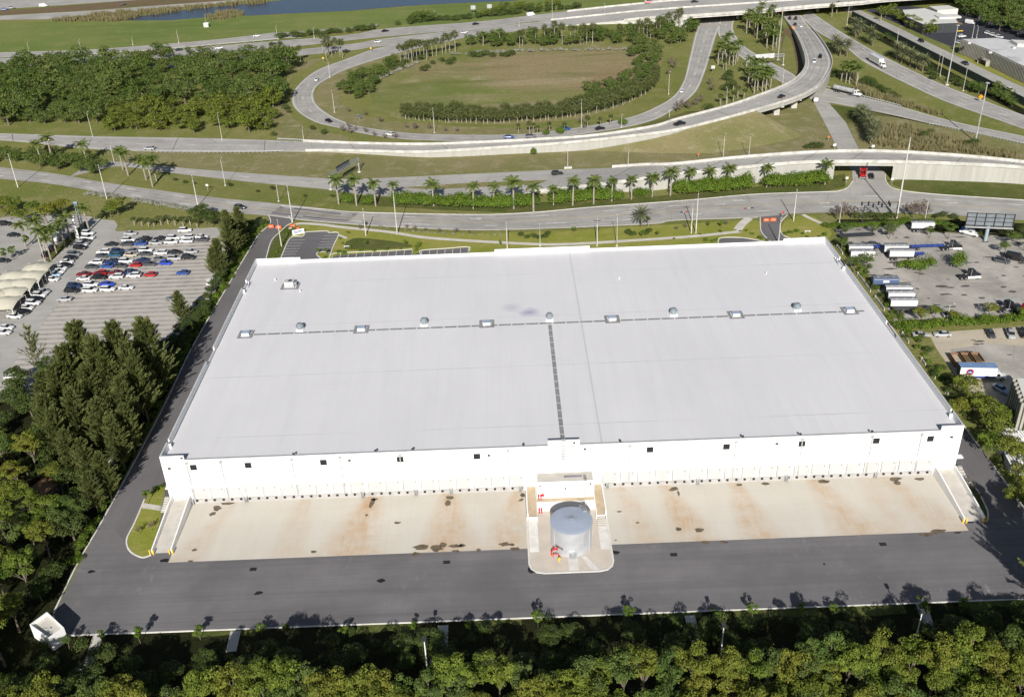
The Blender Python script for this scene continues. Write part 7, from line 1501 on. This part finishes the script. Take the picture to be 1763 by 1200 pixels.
def roadsign(px, py, label, shape, mat, h=2.2, s=.45, cat='sign', z=0):
    g = W(px, py, z); t = thing('road_sign', label, cat, (g.x, g.y, z), 0, 'road signs'); MB().box(-.05, .05, -.05, .05, 0, h).build('post', 'steel', t)
    if shape == 'diamond': m_ = MB(); m_.v = [(0, -.08, h-s), (s, -.08, h), (0, -.08, h+s), (-s, -.08, h), (0, -.05, h-s), (s, -.05, h), (0, -.05, h+s), (-s, -.05, h)]; m_.f = [(0, 1, 2, 3), (7, 6, 5, 4), (0, 4, 5, 1), (1, 5, 6, 2), (2, 6, 7, 3), (3, 7, 4, 0)]; m_.m = [0]*6; m_.t = [.5]*6; m_.build('panel', mat, t)
    else: MB().box(-s, s, -.09, -.05, h-s*.8, h+s*.8).build('panel', mat, t)
for a in ((1347, 31, 'orange diamond warning sign under the overpass', 'diamond', 'orangey', 3, 1.1), (1365, 56, 'orange diamond warning sign on the flyover edge', 'diamond', 'orangey', 2.5, .9), (1687, 176, 'orange diamond warning sign beside the inner highway', 'diamond', 'orangey', 2.4, 1.1), (557, 107, 'small yellow warning sign above the loop bend', 'diamond', 'yellow', 2.2, .6), (639, 90, 'small yellow warning sign by the loop merge', 'diamond', 'yellow', 2.2, .6),
          (1227, 126, 'pale square sign beside the loop exit', 'sq', 'trim', 3, 1.0), (620, 208, 'blue sign on the loop verge', 'sq', 'blue', 2.2, .5), (1436, 258, 'white sign left of the side road', 'sq', 'paint', 2, .6), (1502, 260, 'white sign right of the side road', 'sq', 'paint', 2, .6), (1444, 294, 'red and white no entry sign left under the bridge', 'sq', 'red', 2.4, .7), (1522, 294, 'red and white no entry sign right under the bridge', 'sq', 'red', 2.4, .7),
          (1457, 316, 'small white sign left of the junction', 'sq', 'paint', 2.2, .5), (1535, 318, 'small white sign right of the junction', 'sq', 'paint', 2.2, .5), (1347, 376, 'red sign beside the right entry', 'sq', 'red', 2.2, .4), (1426, 243, 'orange sign on the bank left of the side road', 'sq', 'orange', 1.8, .4), (1202, 272, 'orange marker on the dry bank', 'sq', 'orange', 1.5, .35), (358, 328, 'small white sign between the left roads', 'sq', 'paint', 2.2, .5), (815, 24, 'large green sign back on the far field, left one', 'sq', 'steel', 4, 1.6), (843, 22, 'large sign back on the far field, right one', 'sq', 'steel', 4, 1.6)):
    if 'orangey' not in M: M['orangey'] = plain('orange_sign', (.85, .25, .02), .5)
    roadsign(*a[:2], a[2], a[3], a[4], a[5], a[6])
# concrete drain flumes below the yard
for i, (a, b) in enumerate((((170, 1092), (152, 1150)), ((406, 1087), (398, 1122)), ((763, 1077), (762, 1122)), ((1187, 1060), (1198, 1105)), ((1586, 1040), (1601, 1084)))):
    p, q = W(*a), W(*b); d = (q-p).normalized(); s = Vector((-d.y, d.x, 0))*.85; m_ = MB(); m_.quad([p-s+Vector((0, 0, .14)), q-s+Vector((0, 0, .1)), q+s+Vector((0, 0, .1)), p+s+Vector((0, 0, .14))])
    for k in (-1, 1): m_.tube(p+s*k+Vector((0, 0, .15)), q+s*k+Vector((0, 0, .12)), .12, n=5)
    if i in (0, 2): m_.box(q.x-2.2, q.x+2.2, q.y-2.6, q.y, .02, .13)
    o = m_.build('drain_flume', 'walk'); tag(o, 'pale concrete drain flume running down from the yard kerb, %s of five' % ['leftmost', 'second', 'middle', 'fourth', 'rightmost'][i], 'drain', 'drain flumes below the yard')
# white walled enclosure at the lower left corner
Z = 3.4; P = [W(81, 1053, Z), W(110, 1080, Z), W(84, 1098, Z), W(51, 1075, Z)]
t = thing('equipment_enclosure', 'white open-topped concrete enclosure at the lower left corner of the yard', 'enclosure', (0, 0, 0)); c = sum(P, Vector())/4
P = [c+(p-c)*1.0 for p in P]
for i in range(4):
    a, b = P[i].to_2d(), P[(i+1) % 4].to_2d(); ia, ib = c.to_2d()+(a-c.to_2d())*.93, c.to_2d()+(b-c.to_2d())*.93; MB().prism([tuple(b), tuple(a), tuple(ia), tuple(ib)], 0, Z+.02*i).build('wall', 'white', t)
MB().prism([tuple((c.to_2d()+(p.to_2d()-c.to_2d())*.925)) for p in reversed(P)], 0, Z-.6).build('lid', 'walk', t); MB().box(c.x-1.2, c.x-.2, c.y-.3, c.y-.2, Z-.6, Z-.45).box(c.x+.3, c.x+.7, c.y-.4, c.y-.1, Z-.6, Z-.4).build('roof_fittings', 'steel', t)
# shade awnings at the left
cols = [(210, 405), (170, 450), (120, 495), (65, 545), (20, 600), (75, 450), (28, 502), (-20, 560)]
for i, (x, y) in enumerate(cols):
    g = W(x/3.335, 340+y/3.335, 3.3); t = thing('shade_awning', 'beige fabric shade awning over parked cars, %s' % ['topmost of the right line', 'second of the right line', 'third of the right line', 'fourth of the right line', 'lowest of the right line', 'topmost of the left line', 'second of the left line', 'lowest of the left line'][i], 'awning', (g.x, g.y, 0), 0, 'fabric awnings over parked cars')
    hx, hy = (4.7, 5.0); m_ = MB(); n = 9; V = []
    for j in range(n):
        for k in range(n):
            u, v = -1+2*j/(n-1), -1+2*k/(n-1); z = 3.0+1.5*(1-abs(v)**1.6)*(1-.65*u*u)+.12*math.cos(u*9); V.append((u*hx*(1-.06*(1-v*v)), v*hy*(1-.06*(1-u*u)), z))
    m_.v = V; m_.f = [(j*n+k, (j+1)*n+k, (j+1)*n+k+1, j*n+k+1) for j in range(n-1) for k in range(n-1)]; m_.m = [0]*len(m_.f); m_.t = [.5]*len(m_.f); m_.build('canopy', 'fabric', t, smooth=True)
    for sx in (-1, 1):
        for sy in (-1, 1): MB().tube((sx*hx*.97, sy*hy*.97, 0), (sx*hx*.97, sy*hy*.97, 3.05), .1, n=8).build('post', 'white', t)
for i, (x, y, hx_) in enumerate(((108, 452, 0), (130, 412, 0))):
    pass
g = W(134, 410); h = hpole((134, 410), (123, 376)); t = thing('flag_pylon', 'tall white pylon sign between the palms of the left strip', 'pylon', (g.x, g.y, 0)); MB().box(-.6, .6, -.25, .25, 0, h, 0, (.1, .05)).build('column', 'white', t); MB().box(-.9, .9, -.3, .3, h, h+1.2).build('head', 'trim', t)
g = W(143, 398); t = thing('flag_pylon', 'tall grey-blue lattice pylon behind the white pylon', 'pylon', (g.x, g.y, 0)); h = hpole((143, 398), (129, 350)); m_ = MB()
for sx in (-.6, .6):
    for sy in (-.3, .3): m_.tube((sx, sy, 0), (sx*.6, sy, h), .1, n=5)
for k in range(9): z = h*k/9; m_.tube((-.6+.02*k, -.3, z), (.6-.02*k, -.3, z+h/9), .06, n=4); m_.tube((.6-.02*k, .3, z), (-.6+.02*k, .3, z+h/9), .06, n=4)
m_.build('lattice', 'bpost', t); MB().box(-.7, .7, -.4, .4, h, h+.5).build('cap', 'bpost', t)
# broken white fence right of the warehouse
for i, (y0_, y1_) in enumerate(((295, 289), (284, 280), (274, 262), (258, 250), (246, 240), (236, 231), (222, 219), (214, 212.5), (206, 204.5))):
    m_ = MB(); m_.box(108.58, 108.78, y1_, y0_, 0, .9); m_.box(108.5, 108.86, y0_-.35, y0_, 0, 1.05)
    o = m_.build('garden_wall', 'whiteb'); tag(o, 'short piece of old white wall right of the warehouse, %s from the top' % ORD[i], 'wall', 'pieces of the old white wall')
# sheds and buildings
def hall(px4, h, label, roofm, wallm, name='building', cat='building'):
    P = [W(x, y, h) for x, y in px4]; t = thing(name, label, cat, (0, 0, 0)); c = sum(P, Vector())/len(P)
    pts = [(p.x, p.y) for p in P]; area = sum(pts[i][0]*pts[(i+1) % len(pts)][1]-pts[(i+1) % len(pts)][0]*pts[i][1] for i in range(len(pts)))
    if area < 0: pts.reverse()
    MB().prism(pts, 0, h).build('wall', wallm, t); k = .985; m_ = MB(); m_.prism([(c.x+(p[0]-c.x)*k, c.y+(p[1]-c.y)*k) for p in pts], h+.002, h+.12); m_.build('roof', roofm, t)
    return t, pts
M['oroof'] = ground_mat('weathered_white_roof', ((.62, .62, .62), (.55, .55, .56), (.3, .3, .31), (.5, .5, .5)), .03, .09, .4, .02)
M['rib'] = plain('beige_ribbed_wall', (.34, .33, .28), .8); M['broof'] = plain('pale_roof', (.6, .59, .55), .8, 0, .06, .2)
t, pts = hall([(1655, 68), (1715, 66), (1775, 76), (1840, 86), (1840, 150), (1763, 115), (1700, 85.5)], 7.5, 'long ribbed building with a weathered white roof at the right edge', 'oroof', 'dark', 'ribbed_building')
A_, B_ = W(1655, 68, 7.5), W(1700, 85.5, 7.5); Q = [A_, B_, W(1763, 115, 7.5), W(1840, 150, 7.5)]; 
for a, b in zip(Q[:-1], Q[1:]):
    d = (b-a); L = d.length; n = max(1, int(L/1.25)); u = d/L; s = Vector((u.y, -u.x, 0))*.25
    if s.y > 0: s = -s
    for k in range(n):
        p = a+u*(L*k/n); q = p+u*.62; pp = [p+s, q+s, q-s*.1, p-s*.1]; m_ = MB(); m_.prism([(v.x, v.y) for v in pp], .2, 7.35); m_.build('rib', 'rib', t)
for x, y in ((1668, 76), (1704, 92), (1745, 84)): g = W(x, y, 7.6); MB().box(g.x-.8, g.x+.8, g.y-.8, g.y+.8, 7.6, 8.5).build('roof_unit', 'trim', t)
g = W(1694, 112); t = thing('bus_shelter', 'small flat-roofed shelter in front of the ribbed building', 'shelter', (g.x, g.y, 0), heading(1694, 112, 6, 2.6)); MB().box(-4, 4, -1.8, 1.8, 2.8, 3.05).build('roof', 'rib', t); MB().box(-3.8, 3.8, 1.4, 1.6, 0, 2.8).build('back_wall', 'dark', t)
for x in (-3.8, 3.7): MB().box(x-.1, x+.1, -1.6, 1.6, 0, 2.8).build('side_wall', 'rib', t)
t, pts = hall([(1553, 18), (1592, 15), (1645, 32), (1650, 40), (1622, 41), (1590, 43), (1560, 30)], 5.5, 'low restaurant with a big pale roof at the upper right', 'broof', 'dark', 'restaurant')
g = W(1637, 55); MB().box(g.x-9, g.x+7, g.y-.5, g.y+.5, 0, .4).build('patio_wall', 'yellow', t); q_ = W(1630, 30, 5.7); MB().box(q_.x-6, q_.x+7, q_.y-4, q_.y+4, 5.63, 6.5).build('roof_block', 'broof', t); g = W(1600, 48, 3); MB().box(g.x-1.2, g.x+1.2, g.y-1.0, g.y-.7, 2.5, 4).build('sign_panel', 'red', t)
g = W(1638, 52); MB().box(g.x-10, g.x+6, g.y, g.y+7, 3.0, 3.3).build('porch_roof', 'rust', t)
hall([(1600, 12), (1632, 10), (1650, 16), (1614, 19)], 6, 'pale roof behind the restaurant among trees', 'broof', 'broof', 'house'); hall([(1740, 69), (1800, 72), (1800, 80), (1752, 76)], 9, 'pale roof behind the ribbed building', 'broof', 'broof', 'house')
t, pts = hall([(1750, 652), (1800, 650), (1820, 700), (1765, 694)], 9, 'beige building with arched ribs cut by the right edge', 'broof', 'dark', 'ribbed_office', 'building')
for k in range(7):
    a = W(1750, 652, 9).lerp(W(1765, 694, 9), k/6); MB().box(a.x-.9, a.x+.1, a.y-.3, a.y+.3, 0, 9.1, 0, (.0, .05)).build('rib', 'rib', t)
for k in range(4):
    a = W(1765, 694, 9).lerp(W(1820, 700, 9), k/4); MB().box(a.x-.3, a.x+.3, a.y-.9, a.y+.1, 0, 9.1).build('rib', 'rib', t)
for i, (x, y, w0, d0, r0) in enumerate(((1748, 768, 7, 3, -4), (1752, 748, 6, 2.6, -2), (1760, 790, 6, 5, -8), (1740, 742, 4, 2, 10))):
    g = W(x, y, 2.5); t = thing('metal_shed', 'low white corrugated shed roof at the right edge, %s from the top' % ['third', 'second', 'fourth', 'first'][i], 'shed', (g.x, g.y, 0), R(r0), 'white sheds at the right edge'); MB().box(-w0/2, w0/2, -d0/2, d0/2, 0, 2.4).build('wall', 'trim', t); m_ = MB()
    for k in range(int(w0/.6)): m_.box(-w0/2-.2+k*.62, -w0/2+.25+k*.62, -d0/2-.2, d0/2+.2, 2.42, 2.56)
    m_.build('roof', 'white', t)
for i, (x, y, w0, d0, r0, l, mt) in enumerate(((70, 842, 5, 9, -20, 'rusty trailer roof hidden in the left wood', 'rust'), (187, 782, 3.5, 6, 5, 'pale van-like shed in the trees left of the drive', 'white'), (143, 860, 2.2, 2.6, 10, 'small white box beside the trees left of the drive', 'white'), (166, 815, 2.5, 5, 8, 'narrow pale shed among the trees left of the drive', 'trim'))):
    g = W(x, y, 2.5); t = thing('garden_shed', l, 'shed', (g.x, g.y, 0), R(r0)); MB().box(-w0/2, w0/2, -d0/2, d0/2, 0, 2.4).build('wall', 'dark', t); MB().box(-w0/2-.15, w0/2+.15, -d0/2-.15, d0/2+.15, 2.42, 2.6, 0, (.1, .1)).build('roof', mt, t)
# dark screened fence beside the side street, with its shrubs
P = resample([W(x, y) for x, y in ((1466, 30), (1514, 55), (1582, 90), (1643, 121), (1701, 151), (1763, 183), (1850, 226))], 42); m_ = MB()
for a, b in zip(P[:-1], P[1:]):
    d = (b-a).normalized(); s = Vector((-d.y, d.x, 0))*.12; h0 = 3.6; a_, b_2 = a-d*.01, b+d*.01
    m_.quad([a_-s, b_2-s, b_2-s+Vector((0, 0, h0)), a_-s+Vector((0, 0, h0))]); m_.quad([a_+s, b_2+s, b_2+s+Vector((0, 0, h0)), a_+s+Vector((0, 0, h0))]); m_.quad([a_-s+Vector((0, 0, h0)), b_2-s+Vector((0, 0, h0)), b_2+s+Vector((0, 0, h0)), a_+s+Vector((0, 0, h0))])
M['screen'] = plain('dark_green_screen', (.03, .045, .035), .9, 0, .3, .8); M['screen'] = M['screen']
f_ = m_.build('screen_fence', 'screen'); tag(f_, 'long dark green screened fence along the side street at the upper right', 'fence')
sheet('culvert_bed', [(1462, 30), (1510, 57), (1580, 94), (1640, 126), (1700, 156), (1763, 188), (1850, 232), (1850, 252), (1763, 200), (1690, 164), (1630, 134), (1575, 104), (1505, 66), (1458, 40)], .045, 'earth')
for i, a in enumerate(P[::3]): m_ = MB().box(a.x-.15, a.x+.15, a.y-.3, a.y-.14, 0, 3.9).build('fence_post', 'dark', f_)
# bench, slabs and manholes in the front lawn; utility boxes
for x, y, l in ((597, 426, 'on the shaded front lawn left'), (1390, 400, 'on the lawn right of the right entry')):
    g = W(x, y); t = thing('bench', 'white bench '+l, 'bench', (g.x, g.y, 0), 0, 'white benches on the front lawn'); MB().box(-1, 1, -.3, .3, .42, .5).build('seat', 'white', t)
    for s in (-.8, .8): MB().box(s-.08, s+.08, -.25, .25, 0, .42).build('leg', 'white', t)
for x, y, l in ((978, 290, 'below the flyover wall'), (1430, 12, 'under the overpass')):
    g = W(x, y); o = MB().box(-1.6, 1.6, -.6, .6, 0, .7, 0, (.1, .1)).build('concrete_block', 'whiteb', None, (g.x, g.y, 0)); tag(o, 'pale concrete block '+l, 'concrete block')
g = W(356, 47*1.0); t = thing('weather_station', 'small white instrument hut on the far green field', 'hut', (g.x, g.y, 0)); MB().box(-1.6, 1.6, -1.4, 1.4, 0, 2.4).build('wall', 'trim', t); MB().box(-1.8, 1.8, -1.6, 1.6, 2.4, 2.7, 0, (.6, .6)).build('roof', 'white', t); MB().tube((0, 0, 2.6), (0, 0, 8), .08, n=5).build('mast', 'steel', t)
for b in bpy.data.objects:
    if 'label' in b.keys() and len(b['label'].split()) > 16: b['label'] = ' '.join(w for w in b['label'].split() if w != 'the')
